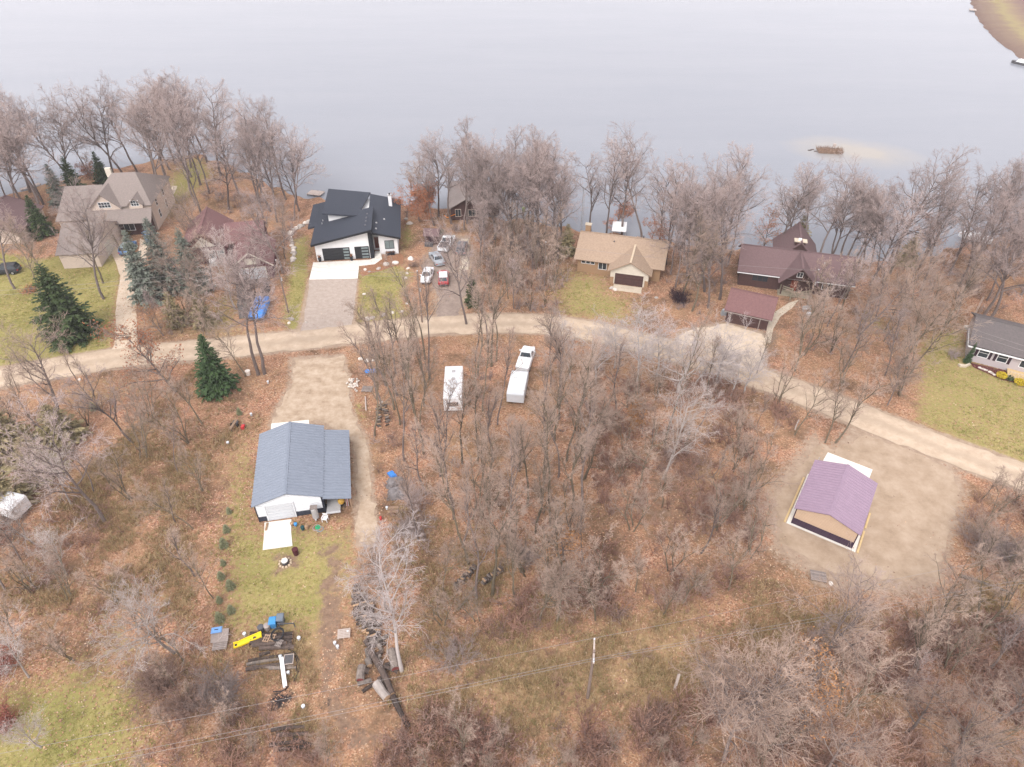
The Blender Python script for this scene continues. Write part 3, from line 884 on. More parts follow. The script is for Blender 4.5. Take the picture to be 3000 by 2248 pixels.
MB().slab([(-.5, 8.42, zA(-.5)), (2.6, 8.42, zA(2.6)), (2.6, 16.2, zA(2.6)), (-.5, 16.2, zA(-.5))], .3).build('roof_rear', sd, h)
zU = lambda x: 6.05 - (x - 1.4) * .125
MB().slab([(1.3, 6.2, zU(1.3)), (7.4, 6.2, zU(7.4)), (9.3, 16.6, zU(9.3)), (1.5, 17.0, zU(1.5))], .28).build('roof_clerestory', sd, h)
MB().prism([(2.1, 4.0), (8.0, 4.4), (8.0, 4.9), (2.1, 5.62)], 6.9, 15.8, 'y').build('clerestory_wall', wp, h)
zR = lambda x: 4.95 - (x - 9.5) * .262
MB().slab([(9.6, .2, zR(9.6)), (14.9, .2, zR(14.9)), (14.9, 16.1, zR(14.9)), (9.25, 16.1, zR(9.25)), (9.25, 8.45, zR(9.25)), (9.6, 8.45, zR(9.6))], .3).build('roof_wing', sd, h)
ft = MB(); ft.slab([(-.52, -.96, zA(-.52) - .02), (10.17, -.96, zA(10.17) - .02), (10.17, -.905, zA(10.17) - .02), (-.52, -.905, zA(-.52) - .02)], .34)
ft.build('fascia', M['black_paint'], h)
MB().slab([(9.6, .13, zR(9.6) - .02), (14.92, .13, zR(14.92) - .02), (14.92, .195, zR(14.92) - .02), (9.6, .195, zR(9.6) - .02)], .32).build('fascia', M['black_paint'], h)
garage_door(h, 1.15, 5.85, 2.35, -.03, M['garage_black'], 4, panes=(4.75, 5.7))
garage_door(h, 6.7, 9.2, 2.35, -.03, M['garage_black'], 4, panes=(7.9, 9.05))
c = MB().box(12.75, 13.35, 12.2, 12.8, 3.6, 6.1).build('chimney', wp, h)
MB().box(12.68, 13.42, 12.13, 12.87, 6.1, 6.22).build('chimney_cap', M['metal_grey'], c)
MB().tube((13.05, 12.5, 6.22), (13.05, 12.5, 6.5), .14).build('flue', M['black_paint'], c)
for (x, y) in ((9.0, 1.4), (9.05, 2.9), (9.1, 4.3), (9.15, 5.8)):
    MB().frus((x - .17, x + .17, y - .2, y + .2), zA(x) - .02, (x - .12, x + .12, y - .13, y + .13), zA(x) + .16).build('roof_vent', M['bin_dark'], h)
for (x, y) in ((10.7, 1.9), (10.7, 4.2), (12.0, 6.2)):
    MB().frus((x - .17, x + .17, y - .2, y + .2), zR(x) - .06, (x - .12, x + .12, y - .13, y + .13), zR(x) + .14).build('roof_vent', M['metal_grey'], h)
for (x, y) in ((.9, 6.4), (.95, 7.6)):
    MB().tube((x, y, zA(x) - .05), (x, y, zA(x) + .3), .07).build('vent_pipe', M['metal_grey'], h)
d = MB().box(10.05, 10.85, 2.93, 2.98, .35, 2.5).build('entry_door', M['door_red'], h)
MB().box(10.72, 10.79, 2.86, 2.93, 1.3, 1.6).build('handle', M['metal_grey'], d)
MB().box(9.45, 9.8, 2.935, 2.985, .5, 2.4).build('side_light', M['car_blue'], h)
window(h, 12.75, 1.1, 1.5, 1.5, 1.1, 'glass_pale', 'black_paint', (1, 0))
pl = MB().frus((12.0, 13.5, .55, 1.0), -.02, (11.95, 13.55, .5, 1.02), .55).build('planter', M['black_paint'], h)
q = MB()
for k in range(40):
    x, y = random.uniform(12.0, 13.5), random.uniform(.52, 1.0); q.tube((x, y, .5), (x + random.uniform(-.12, .12), y - random.uniform(0, .15), random.uniform(.6, .85)), .05, .01, 4)
q.build('planting', M['flower_red'], pl)
for k in range(3):
    MB().box(10.02, 11.3 - .1 * k, -.9 + .62 * k, -.32 + .62 * k + (.9 if k == 2 else 0), .0, .12 * (k + 1)).build('step', M['concrete'], h)
sheet('concrete_apron', [(918, 770), (1083, 762), (1112, 750), (1115, 763), (1098, 775), (1052, 780), (1048, 817), (906, 820)], .055, M['concrete'], 0, thick=.2)
for (px, py, lab) in ((938, 767, 'tall dark planter with red berries left of the double garage door'), (1031, 764, 'tall dark planter with red berries between the two garage doors')):
    e = empty('planter_pot', (*G(px, py), .05), 0, lab, 'planter', 'planters at the black garage doors')
    MB().frus((-.16, .16, -.16, .16), 0, (-.24, .24, -.24, .24), .75).build('pot', M['black_paint'], e)
    q = MB()
    for k in range(26):
        a = random.uniform(0, 6.28); r = random.uniform(.05, .32); q.tube((0, 0, .7), (r * math.cos(a), r * math.sin(a), random.uniform(.85, 1.35)), .05, .015, 4)
    q.build('planting', M['flower_red'], e)
bed = sheet('planting_bed', [(1100, 770), (1118, 752), (1175, 745), (1182, 752), (1180, 772), (1120, 792), (1062, 810), (1054, 800), (1056, 784)], .02, mat('bed_mulch', (.33, .16, .085), (.20, .10, .06), 4, bump=.5, bscale=12), .15)

# --- steel barn with lean-to
h = empty('steel_barn', (-27.9, 49.85, 0), D(11.5), 'white steel barn with ribbed blue grey roof and open lean-to', 'barn')
W, DP, ZE, ZR = 7.05, 11.2, 2.75, 3.95
def ribbed_wall(parent, name, x0, x1, ztop, zbot, y, material, step=.23):
    """front sheet with horizontal ribs, following the gable line ztop(x)"""
    q = MB(); z = zbot
    while z < max(ztop(x0), ztop(x1), ztop((x0 + x1) / 2)):
        # the width of the row under the gable line
        xa, xb = x0, x1
        while xa < x1 and ztop(xa) < z + step * .9: xa += .05
        while xb > x0 and ztop(xb) < z + step * .9: xb -= .05
        if xb - xa > .2:
            q.add([(xa, y, z), (xb, y, z), (xb, y - .045, z + step * .35), (xa, y - .045, z + step * .35), (xb, y - .045, z + step * .7), (xa, y - .045, z + step * .7), (xb, y, z + step), (xa, y, z + step)],
                  [(0, 1, 2, 3), (3, 2, 4, 5), (5, 4, 6, 7)])
        z += step
    return q.build(name, material, parent)
gl = lambda x: ZE + (ZR - ZE) * (1 - abs(x - W / 2) / (W / 2))
gable(h, 0, W, 0, DP, ZE, ZR, 'y', M['metal_white'], M['metal_blue'], oh=.28, th=.06, ribs=.45, cap=M['metal_blue'])
ribbed_wall(h, 'front_siding', .02, W - .02, gl, .72, -.012, M['metal_white'])
ribbed_wall(h, 'wainscot', .02, 1.05, lambda x: .72, -.02, -.03, M['metal_navy'], .18)
ribbed_wall(h, 'wainscot', 4.0, W - .02, lambda x: .72, -.02, -.03, M['metal_navy'], .18)
MB().box(-.04, .06, -.08, .04, 0, ZE).build('corner_trim', M['metal_navy'], h)
MB().box(W - .06, W + .04, -.08, .04, 0, ZE).build('corner_trim', M['metal_navy'], h)
garage_door(h, 1.05, 3.9, 2.35, -.07, M['white_panel'], 5, frame=M['metal_white'])
slope(h, 'roof_lean_to', (W + 3.2, -.5, 2.05), (W + 3.2, DP - .4, 2.05), (W + .2, DP - .4, 2.66), (W + .2, -.5, 2.66), .06, M['metal_blue'], .45)
for y in (-.2, 3.4, 7.0, DP - .6):
    MB().box(W + 2.95, W + 3.09, y, y + .14, -.1, 2.0).build('post', M['board'], h)
MB().box(W + .05, W + .19, -.2, -.06, -.1, 2.55).build('post', M['metal_navy'], h)
MB().box(W + .04, W + .06, .3, DP, 0, 2.6).build('lean_to_wall', M['metal_navy'], h)
sheet('barn_apron', [(775, 1532), (854, 1522), (853, 1560), (857, 1600), (770, 1612), (774, 1566)], .05, M['concrete'], 0, thick=.2)
sheet('barn_rear_slab', [(795, 1242), (905, 1231), (908, 1262), (793, 1275)], .05, M['concrete'], 0, thick=.2)

# --- barn with the purple roof
h = empty('purple_barn', (30.82, 49.67, 0), D(-33), 'tan steel barn with ribbed purple roof on the gravel pad', 'barn')
W, DP, ZE, ZR = 6.35, 8.2, 2.55, 3.55
gl = lambda x: ZE + (ZR - ZE) * (1 - abs(x - W / 2) / (W / 2))
gable(h, 0, W, 0, DP, ZE, ZR, 'y', M['metal_tan'], M['metal_purple'], oh=.25, th=.06, ribs=.42, cap=M['metal_purple'])
ribbed_wall(h, 'front_siding', .02, W - .02, gl, .95, -.012, M['metal_tan'], .2)
ribbed_wall(h, 'wainscot', .02, W - .02, lambda x: .95, .0, -.03, M['metal_plum'], .19)
MB().box(-.04, .06, -.08, .04, 0, ZE).build('corner_trim', M['metal_plum'], h)
MB().box(W - .06, W + .04, -.08, .04, 0, ZE).build('corner_trim', M['metal_plum'], h)
MB().box(-.45, W + .45, -.35, DP + .3, -.1, .045).build('foundation', M['concrete'], h)
MB().box(-.75, -.55, -.35, DP - .6, 0, .12).build('form_board', M['form_board'], h)
MB().box(W + .55, W + .75, -.35, 3.1, 0, .12).build('form_board', M['form_board'], h)
MB().box(W + .55, W + .75, 3.6, 6.1, 0, .12).build('form_board', M['form_board'], h)
MB().box(1.4, 5.3, DP + .01, DP + .05, 0.05, 2.3).build('garage_door', M['white_panel'], h)
MB().tube((.1, DP + .3, 2.6), (.1, DP + .3, 3.1), .03).build('lamp_arm', M['metal_grey'], h)
sheet('pad_apron', [(2425, 1326), (2556, 1377), (2538, 1425), (2400, 1370)], .05, M['concrete'], 0, thick=.15)

# --- tan ranch house
h = empty('tan_house', (11.2, 104.9, 0), D(-15), 'low tan shingled house with gabled double garage', 'house')
gable(h, 0, 14.0, 0, 9.6, 2.7, 5.0, 'x', M['brick_tan'], M['shingle_tan'], oh=.6, cap=M['shingle_tan'])
gable(h, 6.0, 12.3, -2.4, 4.4, 2.55, 4.35, 'y', M['siding_cream'], M['shingle_tan'], oh=.5, wall_name='garage_wall', back_over=0, cap=M['trim_tan'])
MB().box(5.97, 6.6, -2.46, -2.41, -.1, 1.2).build('brick_base', M['brick_tan'], h)
MB().box(11.75, 12.33, -2.46, -2.41, -.1, 1.2).build('brick_base', M['brick_tan'], h)
garage_door(h, 6.8, 11.5, 2.05, -2.44, M['siding_brown'], 4, frame=M['siding_cream'])
for x in (1.0, 1.8, 2.6):
    window(h, x, 1.75, .6, .55, 0, 'glass_dark', 'frame_white', (0, 0))
window(h, 4.3, 1.0, 1.3, 1.2, 0)
c = MB().box(.1, 1.0, 5.6, 6.3, 4.2, 6.0).build('chimney', M['brick_tan'], h)
MB().box(.0, 1.1, 5.5, 6.4, 6.0, 6.12).build('chimney_cap', M['concrete_tan'], c)
MB().tube((5.5, 3.5, 4.2), (5.5, 3.5, 4.75), .1).build('vent_pipe', M['bin_dark'], h)
MB().tube((10.2, 6.0, 4.6), (10.2, 6.0, 5.1), .1).build('vent_pipe', M['bin_dark'], h)
MB().box(6.8, 11.5, -4.6, -2.7, -.05, .05).build('apron', M['concrete_tan'], h)

# --- brown house with the big porch gable
h = empty('brown_house', (37.7, 100.4, 0), D(-15), 'long dark brown house with steep porch gable among leaves', 'house')
gable(h, 0, 17.2, 0, 8.0, 2.9, 5.3, 'x', M['siding_brown'], M['shingle_brown'], oh=.5, cap=M['shingle_brown'])
gable(h, 6.4, 11.7, -1.6, 4.0, 2.7, 5.25, 'y', None, M['shingle_brown'], oh=.45, back_over=0, cap=M['shingle_brown'])
MB().prism([(6.5, 2.75), (11.6, 2.75), (9.05, 5.2)], -.9, 0.5, 'y').build('gable_wall', M['siding_brown'], h)
gable(h, 5.6, 12.0, 4.5, 11.5, 3.4, 6.7, 'y', M['siding_brown'], M['shingle_brown'], oh=.4, wall_name='rear_wall', cap=M['shingle_brown'])
window(h, 9.05, 3.3, .8, .8, -.9)
window(h, 3.3, 1.2, 2.4, 1.1, 0, 'glass_dark', 'siding_brown', (2, 0))
MB().box(8.2, 9.2, -.06, -.01, 0, 2.1).build('door', M['door_red'], h)
window(h, 13.8, 1.2, 1.6, 1.1, 0)
for x in (6.7, 11.3): MB().box(x, x + .18, -1.5, -1.32, 0, 2.7).build('porch_post', M['siding_brown'], h)
MB().box(6.4, 11.7, -1.7, -.02, -.1, .15).build('porch_deck', M['fence_wood'], h)
MB().box(-.5, 17.7, -.62, -.54, 2.55, 2.68).build('gutter', M['frame_white'], h)
c = MB().box(7.9, 9.5, 4.6, 5.4, 4.9, 6.7).build('chimney', M['siding_brown'], h)
MB().box(7.7, 9.7, 4.4, 5.6, 6.7, 6.85).build('chimney_cap', M['concrete_tan'], c)
MB().box(8.3, 8.8, 4.75, 5.15, 6.85, 7.15).build('flue', M['frame_white'], c)
MB().tube((12.8, 2.4, 4.1), (12.8, 2.4, 4.7), .12).build('vent_pipe', M['metal_grey'], h)

# --- maroon roofed garage by the road
h = empty('detached_garage', (33.0, 89.4, 0), D(-24), 'detached garage with maroon shingle roof at the top of a pale drive', 'garage')
gable(h, 0, 6.2, 0, 5.8, 2.35, 4.15, 'x', M['siding_brown'], M['shingle_maroon'], oh=.45, cap=M['shingle_maroon'])
garage_door(h, .7, 4.9, 2.0, -.03, M['siding_brown'], 4, frame=M['board_grey'])
MB().box(-.45, 6.65, -.52, -.46, 2.0, 2.12).build('gutter', M['board_grey'], h)

# --- grey ranch house at the right edge
h = empty('grey_house', (65.2, 79.6, 0), D(-29), 'grey sided ranch house with dark shutters and white gutter', 'house')
gable(h, 0, 16, 0, 8.6, 2.85, 4.7, 'x', M['siding_grey'], M['shingle_slate'], oh=.5, cap=M['shingle_slate'])
for x in (1.75, 4.1):
    window(h, x, 1.1, 1.15, 1.35, 0, 'glass_dark', 'frame_white', (0, 1))
    for s in (-1, 1): MB().box(x + s * .87 - .16, x + s * .87 + .16, -.07, -.005, 1.0, 2.5).build('shutter', M['shutter'], h)
MB().box(-.5, 16.5, -.66, -.52, 2.5, 2.66).build('gutter', M['frame_white'], h)
MB().box(-.58, -.5, -.5, 4.3, 2.55, 2.6).build('soffit', M['frame_white'], h)
window(h, 7.0, 1.1, 1.4, 1.5, 0)
dk = MB().box(5.2, 9.5, -2.2, -.02, .25, .4).build('deck', M['form_board'], h)
for k in range(12): MB().box(5.25 + .35 * k, 5.31 + .35 * k, -2.18, -2.12, .4, 1.2).build('baluster', M['trim_tan'], dk)
MB().box(5.2, 9.5, -2.2, -2.1, 1.2, 1.28).build('handrail', M['trim_tan'], dk)
sheet('foundation_bed', [(2845, 1064), (2945, 1086), (2990, 1128), (2930, 1112), (2880, 1090), (2850, 1075)], .02, M['mulch_red'], .1)

# --- maroon house with white garage door
h = empty('maroon_house', (-46.6, 101.6, 0), D(12), 'maroon house with white garage door seen through bare branches', 'house')
gable(h, 0, 6.3, 0, 8.5, 2.7, 5.0, 'y', M['siding_maroon'], M['shingle_maroon'], oh=.4, cap=M['shingle_maroon'])
garage_door(h, .9, 5.2, 2.1, -.03, M['white_panel'], 4, frame=M['siding_cream'])
window(h, 3.15, 2.9, 1.0, .8, 0, 'glass_dark', 'siding_cream', (1, 0))
MB().box(2.2, 4.1, -.03, -.005, 2.75, 3.85).build('gable_panel', M['siding_cream'], h)
for s in (-1, 1):
    MB().slab([(3.15 + s * 3.6, -.46, 2.5), (3.15, -.46, 5.15), (3.15, -.41, 5.15), (3.15 + s * 3.6, -.41, 2.5)], .2).build('bargeboard', M['siding_cream'], h)
gable(h, -8.8, -1.6, 7.2, 17, 3.1, 5.9, 'y', M['siding_maroon'], M['shingle_maroon'], oh=.4, wall_name='house_wall', cap=M['shingle_maroon'])
MB().prism([(-7.2, 3.2), (-3.2, 3.2), (-5.2, 5.0)], 7.14, 7.19, 'y').build('gable_panel', M['siding_cream'], h)
window(h, -4.2, 1.0, 1.0, 1.3, 7.2, 'glass_dark', 'frame_white', (1, 1))
window(h, -2.7, 1.0, 1.0, 1.3, 7.2, 'glass_pale', 'frame_white', (0, 1))
MB().box(-4.9, -3.7, 5.9, 7.1, 0, .9).build('porch_box', M['frame_white'], h)
gable(h, -1.6, 4.5, 8.5, 15, 2.9, 5.0, 'x', M['siding_maroon'], M['shingle_maroon'], oh=.35, wall_name='link_wall')

# --- big beige house on the left
h = empty('beige_house', (-77.5, 118.4, 0), D(7), 'large beige house with several grey brown roofs and a garage wing', 'house')
sg, sb = M['shingle_grey'], M['siding_beige']
gable(h, 0, 10.6, .8, 13.5, 5.2, 8.8, 'x', sb, sg, oh=.4, hip=3.6)
gable(h, .2, 5.4, .3, 6.5, 5.2, 7.7, 'y', sb, sg, oh=.35, wall_name='gable_wall', back_over=0)
gable(h, 7.0, 9.4, .35, 4.0, 5.5, 6.6, 'y', sb, sg, oh=.25, wall_name='dormer_wall', back_over=0)
slope(h, 'porch_roof', (-.4, -2.2, 2.9), (10.9, -2.2, 2.9), (10.9, .28, 4.7), (-.4, .28, 4.7), .15, sg)
MB().box(3.6, 10.4, -.6, .29, -.1, 3.6).build('front_wall', M['siding_brown'], h)
window(h, 2.9, 5.15, 2.0, 1.0, .3, 'glass_dark', 'frame_white', (3, 1))
window(h, 8.2, 5.2, 1.3, 1.0, .35, 'glass_dark', 'frame_white', (2, 1))
window(h, 6.2, .9, 1.8, 1.4, -.6)
window(h, 9.2, .9, .9, 1.4, -.6)
for y in (4.0, 8.5):
    window(h, 10.6, 1.2, .9, 1.5, y, 'glass_dark', 'frame_white', (0, 1), face='right')
    window(h, 10.6, 3.6, .9, 1.3, y, 'glass_dark', 'frame_white', (0, 1), face='right')
gable(h, -6.2, -.1, .5, 16, 3.0, 6.2, 'x', sb, sg, oh=.4, wall_name='wing_wall')
MB().box(1.5, 2.5, 8.6, 9.2, 7.6, 9.3).build('chimney', M['siding_cream'], h)
gable(h, -1.6, 4.6, -12.6, -.9, 2.75, 5.6, 'x', sb, sg, oh=.35, wall_name='garage_wing')
MB().box(4.6, 4.64, -9.0, -4.2, 0, 2.3).build('garage_door', M['siding_cream'], h)

# --- building cut by the left edge
h = empty('edge_building', (*G(72, 724), 0), D(8), 'pale walled building with brown roof cut by the photo\'s left edge', 'building')
gable(h, -11, 0, 0, 11, 2.8, 5.2, 'y', M['siding_beige'], M['shingle_brown'], oh=.4, cap=M['shingle_brown'])
MB().box(-11.02, .02, -.05, -.005, -.1, .8).build('brick_base', M['brick_tan'], h)
window(h, -7.5, 1.1, 1.2, 1.2, 0)

# --- grey house hidden behind the shore trees
h = empty('hidden_house', (-12.0, 124.6, 0), D(1), 'grey roofed cottage half hidden behind bare lakeshore trees', 'house')
gable(h, 0, 9.5, 2.5, 12, 2.6, 4.7, 'x', M['siding_brown'], M['shingle_cottage'], oh=.5)
gable(h, .2, 6.2, 0, 6.0, 2.6, 4.4, 'y', M['siding_brown'], M['shingle_cottage'], oh=.5, wall_name='porch_wall', back_over=0)
window(h, 1.6, .8, 1.0, 1.4, 0, 'glass_dark', 'siding_beige'); window(h, 4.3, .8, 1.4, 1.3, 0, 'glass_dark', 'siding_beige')
MB().tube((5.5, 5.8, 4.0), (5.5, 5.8, 4.8), .12).build('vent_pipe', M['frame_white'], h)

# --- small brown shed
h = empty('garden_shed', (*G(1245, 716), 0), D(-4), 'small dark brown shed beside the parked white pickup', 'shed')
gable(h, 0, 2.5, 0, 2.3, 1.7, 2.5, 'x', M['siding_brown'], M['shingle_brown'], oh=.22)
MB().box(.8, 1.7, -.04, -.003, .05, 1.6).build('door', M['shutter'], h)
MB().box(.1, 1.6, -.95, -.25, 0, .6).build('bench_box', M['bed_liner'], h)

# ------------------------------------------------------------------ vehicles
def loft(mb, secs):
    """rings of equal length joined end to end, capped"""
    n = len(secs[0]); vs_ = [p for s in secs for p in s]
    fs_ = [(j * n + k, j * n + (k + 1) % n, (j + 1) * n + (k + 1) % n, (j + 1) * n + k) for j in range(len(secs) - 1) for k in range(n)]
    fs_ += [tuple(range(n)), tuple(range((len(secs) - 1) * n, len(secs) * n))]
    return mb.add(vs_, fs_)


def car(kind, paint, loc, rz, label, roof=None, name=None, bedm=None):
    L, Wd, Hc = {'sedan': (4.7, 1.8, 1.42), 'suv': (4.6, 1.85, 1.68), 'pickup': (5.7, 1.95, 1.82), 'hatch': (4.4, 1.8, 1.6)}[kind]
    e = empty(name or {'pickup': 'pickup_truck'}.get(kind, 'parked_car'), loc, rz, label, 'pickup' if kind == 'pickup' else 'car')
    w, hl = Wd / 2, L / 2
    belt = {'sedan': .92, 'suv': 1.02, 'pickup': 1.08, 'hatch': .98}[kind]
    hood = belt - .06
    def ring(y, wd, z0, z1, top):
        return [(-wd + .1, y, z0), (-wd, y, z0 + .12), (-wd - .01, y, (z0 + z1) / 2), (-wd + .06, y, z1), (-wd * .6, y, top), (wd * .6, y, top), (wd - .06, y, z1), (wd + .01, y, (z0 + z1) / 2), (wd, y, z0 + .12), (wd - .1, y, z0)]
    front = hl - {'sedan': 1.35, 'suv': 1.2, 'pickup': 1.45, 'hatch': 1.15}[kind]
    rear = {'sedan': -hl + 1.0, 'suv': -hl + .12, 'pickup': .0 - .25, 'hatch': -hl + .15}[kind]
    S = [ring(-hl, w * .82, .36, belt - .16, belt - .12), ring(-hl + .16, w * .95, .27, belt - .04, belt), ring(-hl + .9, w, .24, belt, belt + .03), ring(0, w, .24, belt, belt + .03),
         ring(front, w, .24, belt, belt + .03), ring(front + .35, w, .24, hood, hood + .05), ring(hl - .3, w * .95, .26, hood - .1, hood - .04), ring(hl, w * .8, .34, hood - .28, hood - .22)]
    q = MB(); loft(q, S)
    body = q.build('body', paint, e, smooth=False)
    # cabin: glass house under a painted roof
    rf, rr = front - {'sedan': .75, 'suv': .7, 'pickup': .65, 'hatch': .75}[kind], rear + {'sedan': .6, 'suv': .3, 'pickup': .25, 'hatch': .42}[kind]
    wr = w - .24
    b0 = (-w + .07, w - .07, rear, front); b1 = (-wr, wr, rr, rf)
    zt = Hc - .05
    MB().frus(b0, belt, b1, zt).build('cabin', paint, e)
    g = M['glass_dark']
    def lerp_quad(c0, c1, c2, c3, m):          # inset a quad a little and push it out
        P_ = [Vector(p) for p in (c0, c1, c2, c3)]; c = sum(P_, Vector()) / 4
        n = (P_[1] - P_[0]).cross(P_[2] - P_[0]).normalized()
        if n.dot(c - Vector((0, (rf + rr) / 2, 1.2))) < 0: n = -n
        return [tuple(c + (p - c) * m + n * .012) for p in P_], [tuple(c + (p - c) * m - n * .02) for p in P_]
    def pane(nm, *cs, m=.86):
        a, b = lerp_quad(*cs, m)
        MB().add(a + b, [(0, 1, 2, 3), (7, 6, 5, 4), (0, 4, 5, 1), (1, 5, 6, 2), (2, 6, 7, 3), (3, 7, 4, 0)]).build(nm, g, e)
    x0, x1, yr, yf = b0; u0, u1, vr, vf = b1
    pane('windshield', (x0, yf, belt), (x1, yf, belt), (u1, vf, zt), (u0, vf, zt))
    pane('rear_window', (x0, yr, belt), (x1, yr, belt), (u1, vr, zt), (u0, vr, zt))
    ym, vm = (yr + yf) / 2, (vr + vf) / 2
    for sx, su in ((x0, u0), (x1, u1)):
        if kind == 'pickup':
            pane('side_window', (sx, yr, belt), (sx, yf, belt), (su, vf, zt), (su, vr, zt), m=.8)
        else:
            pane('side_window', (sx, yr, belt), (sx, ym, belt), (su, vm, zt), (su, vr, zt), m=.82)
            pane('side_window', (sx, ym, belt), (sx, yf, belt), (su, vf, zt), (su, vm, zt), m=.82)
    MB().frus((u0 - .02, u1 + .02, vr - .03, vf + .03), zt, (u0 + .1, u1 - .1, vr + .1, vf - .12), Hc).build('roof', roof or paint, e)
    if kind == 'pickup':
        bed = MB().box(-w + .14, w - .14, -hl + .12, rear - .08, belt - .02, belt + .045).build('truck_bed', bedm or M['bed_liner'], e)
        MB().box(-w + .02, -w + .14, -hl + .1, rear - .06, belt, belt + .09).build('bed_rail', paint, bed)
        MB().box(w - .14, w - .02, -hl + .1, rear - .06, belt, belt + .09).build('bed_rail', paint, bed)
        MB().box(-w + .1, w - .1, -hl - .02, -hl + .1, belt - .5, belt + .08).build('tailgate', paint, e)
    for sx in (-1, 1):
        for sy in (-hl + .95, hl - .95):
            wh = MB().tube((sx * (w - .22), sy, .33), (sx * (w + .015), sy, .33), .33, n=14).build('wheel', M['tyre'], e)
            MB().tube((sx * (w + .012), sy, .33), (sx * (w + .03), sy, .33), .2, n=10).build('rim', M['rim'], wh)
        MB().box(sx * w * .76 - .17, sx * w * .76 + .17, -hl - .012, -hl + .12, belt - .32, belt - .16).build('tail_light', M['lamp_red'], e)
        MB().box(sx * w * .66 - .18, sx * w * .66 + .18, hl - .12, hl + .012, hood - .3, hood - .17).build('headlight', M['lamp_clear'], e)
        MB().box(min(sx * w, sx * (w + .17)), max(sx * w, sx * (w + .17)), front - .32, front - .12, belt, belt + .15).build('mirror', paint, e)
    MB().box(-w * .8, w * .8, -hl - .05, -hl + .1, .34, .52).build('bumper', M['bed_liner'] if kind != 'sedan' else paint, e)
    MB().box(-w * .78, w * .78, hl - .1, hl + .05, .32, .5).build('bumper', M['bed_liner'], e)
    return e


car('pickup', M['car_white'], (*G(1309, 722), 0), D(-12), 'white pickup parked with its dark bed towards the camera')
car('suv', M['car_grey'], (*G(1354, 735), 0), D(-4), 'dark grey car parked right of the white pickup')
car('sedan', M['car_silver'], (*G(1280, 765), 0), D(22), 'silver sedan parked slantwise below the white pickup')
car('sedan', M['car_white'], (*G(1252, 815), 0), D(176), 'white sedan parked nose to the road beside the red car')
car('hatch', M['car_red'], (*G(1300, 822), 0), D(4), 'red hatchback with sky reflection painted white on its roof beside the white sedan', roof=M['car_white'])  # white roof colour stands in for bright sky reflected on the red paint
car('suv', M['car_blue'], (*G(378, 735), 0), D(4), 'blue car parked on the pale curved driveway', roof=M['glass_pale'])
car('hatch', M['car_blue'], (*G(440, 700), 0), D(30), 'blue car hidden behind the tall blue spruces')
car('suv', M['car_dark'], (*G(20, 800), 0), D(100), 'black car on the lawn at the left edge')
car('pickup', M['car_white'], (*G(1540, 1062), .02), D(-12), 'white pickup parked in the leaf strewn wood by the road', bedm=M['white_paint'])


def trailer(name, loc, rz, L, Wd, Ht, paint, label, cat, roofm=None, extras=True):
    e = empty(name, loc, rz, label, cat)
    w, hl = Wd / 2, L / 2
    prof = [(-hl, .45), (hl - .35, .45), (hl, .9), (hl - .1, Ht - .35), (hl - .6, Ht), (-hl + .2, Ht), (-hl, Ht - .2)]
    MB().prism(prof, -w, w, 'x').build('body', paint, e, bevel=.04)
    MB().frus((-w + .06, w - .06, -hl + .25, hl - .65), Ht, (-w + .2, w - .2, -hl + .35, hl - .75), Ht + .05).build('roof', roofm or paint, e)
    if extras:
        for y in (-hl * .55, .2, hl * .5):
            MB().frus((-.25, .25, y - .25, y + .25), Ht + .045, (-.18, .18, y - .18, y + .18), Ht + .2).build('roof_vent', M['metal_grey'], e)
        MB().frus((-.5, .5, -hl * .2 - .45, -hl * .2 + .45), Ht + .045, (-.4, .4, -hl * .2 - .3, -hl * .2 + .35), Ht + .3).build('air_conditioner', M['white_panel'], e)
        MB().box(w, w + .012, -.3, .35, .55, Ht - .35).build('door', M['metal_grey'], e)
        for y in (-hl * .6, hl * .45): MB().box(w, w + .012, y - .4, y + .4, 1.3, 1.9).build('window', M['glass_dark'], e)
        MB().box(-w * .6, w * .6, -hl - .012, -hl, 1.2, 1.9).build('window', M['glass_dark'], e)
    for sx in (-1, 1):
        for y in (-.45, .45):
            MB().tube((sx * (w - .2), y, .33), (sx * (w + .03), y, .33), .33, n=12).build('wheel', M['tyre'], e)
    MB().add([(-.5, hl - .1, .45), (.5, hl - .1, .45), (.06, hl + 1.2, .45), (-.06, hl + 1.2, .45), (-.5, hl - .1, .55), (.5, hl - .1, .55), (.06, hl + 1.2, .55), (-.06, hl + 1.2, .55)],
             [(0, 1, 2, 3), (4, 5, 6, 7), (0, 1, 5, 4), (1, 2, 6, 5), (2, 3, 7, 6), (3, 0, 4, 7)]).build('hitch', M['bed_liner'], e)
    return e


trailer('camper_trailer', (*G(1331, 1160), .02), D(2), 7.2, 2.4, 2.7, M['car_white'], 'long white camper trailer standing among bare trees', 'trailer')
trailer('covered_trailer', (*G(1517, 1150), .02), D(-8), 5.4, 2.3, 2.0, M['white_panel'], 'grey white box trailer behind the pickup in the wood', 'trailer', roofm=mat('trailer_roof', (.74, .76, .76), (.56, .59, .60), 2), extras=False)
trailer('storage_trailer', (*G(35, 1500), .02), D(75), 4.0, 2.2, 2.2, M['car_white'], 'white trailer under tangled branches at the left edge', 'trailer', extras=False)

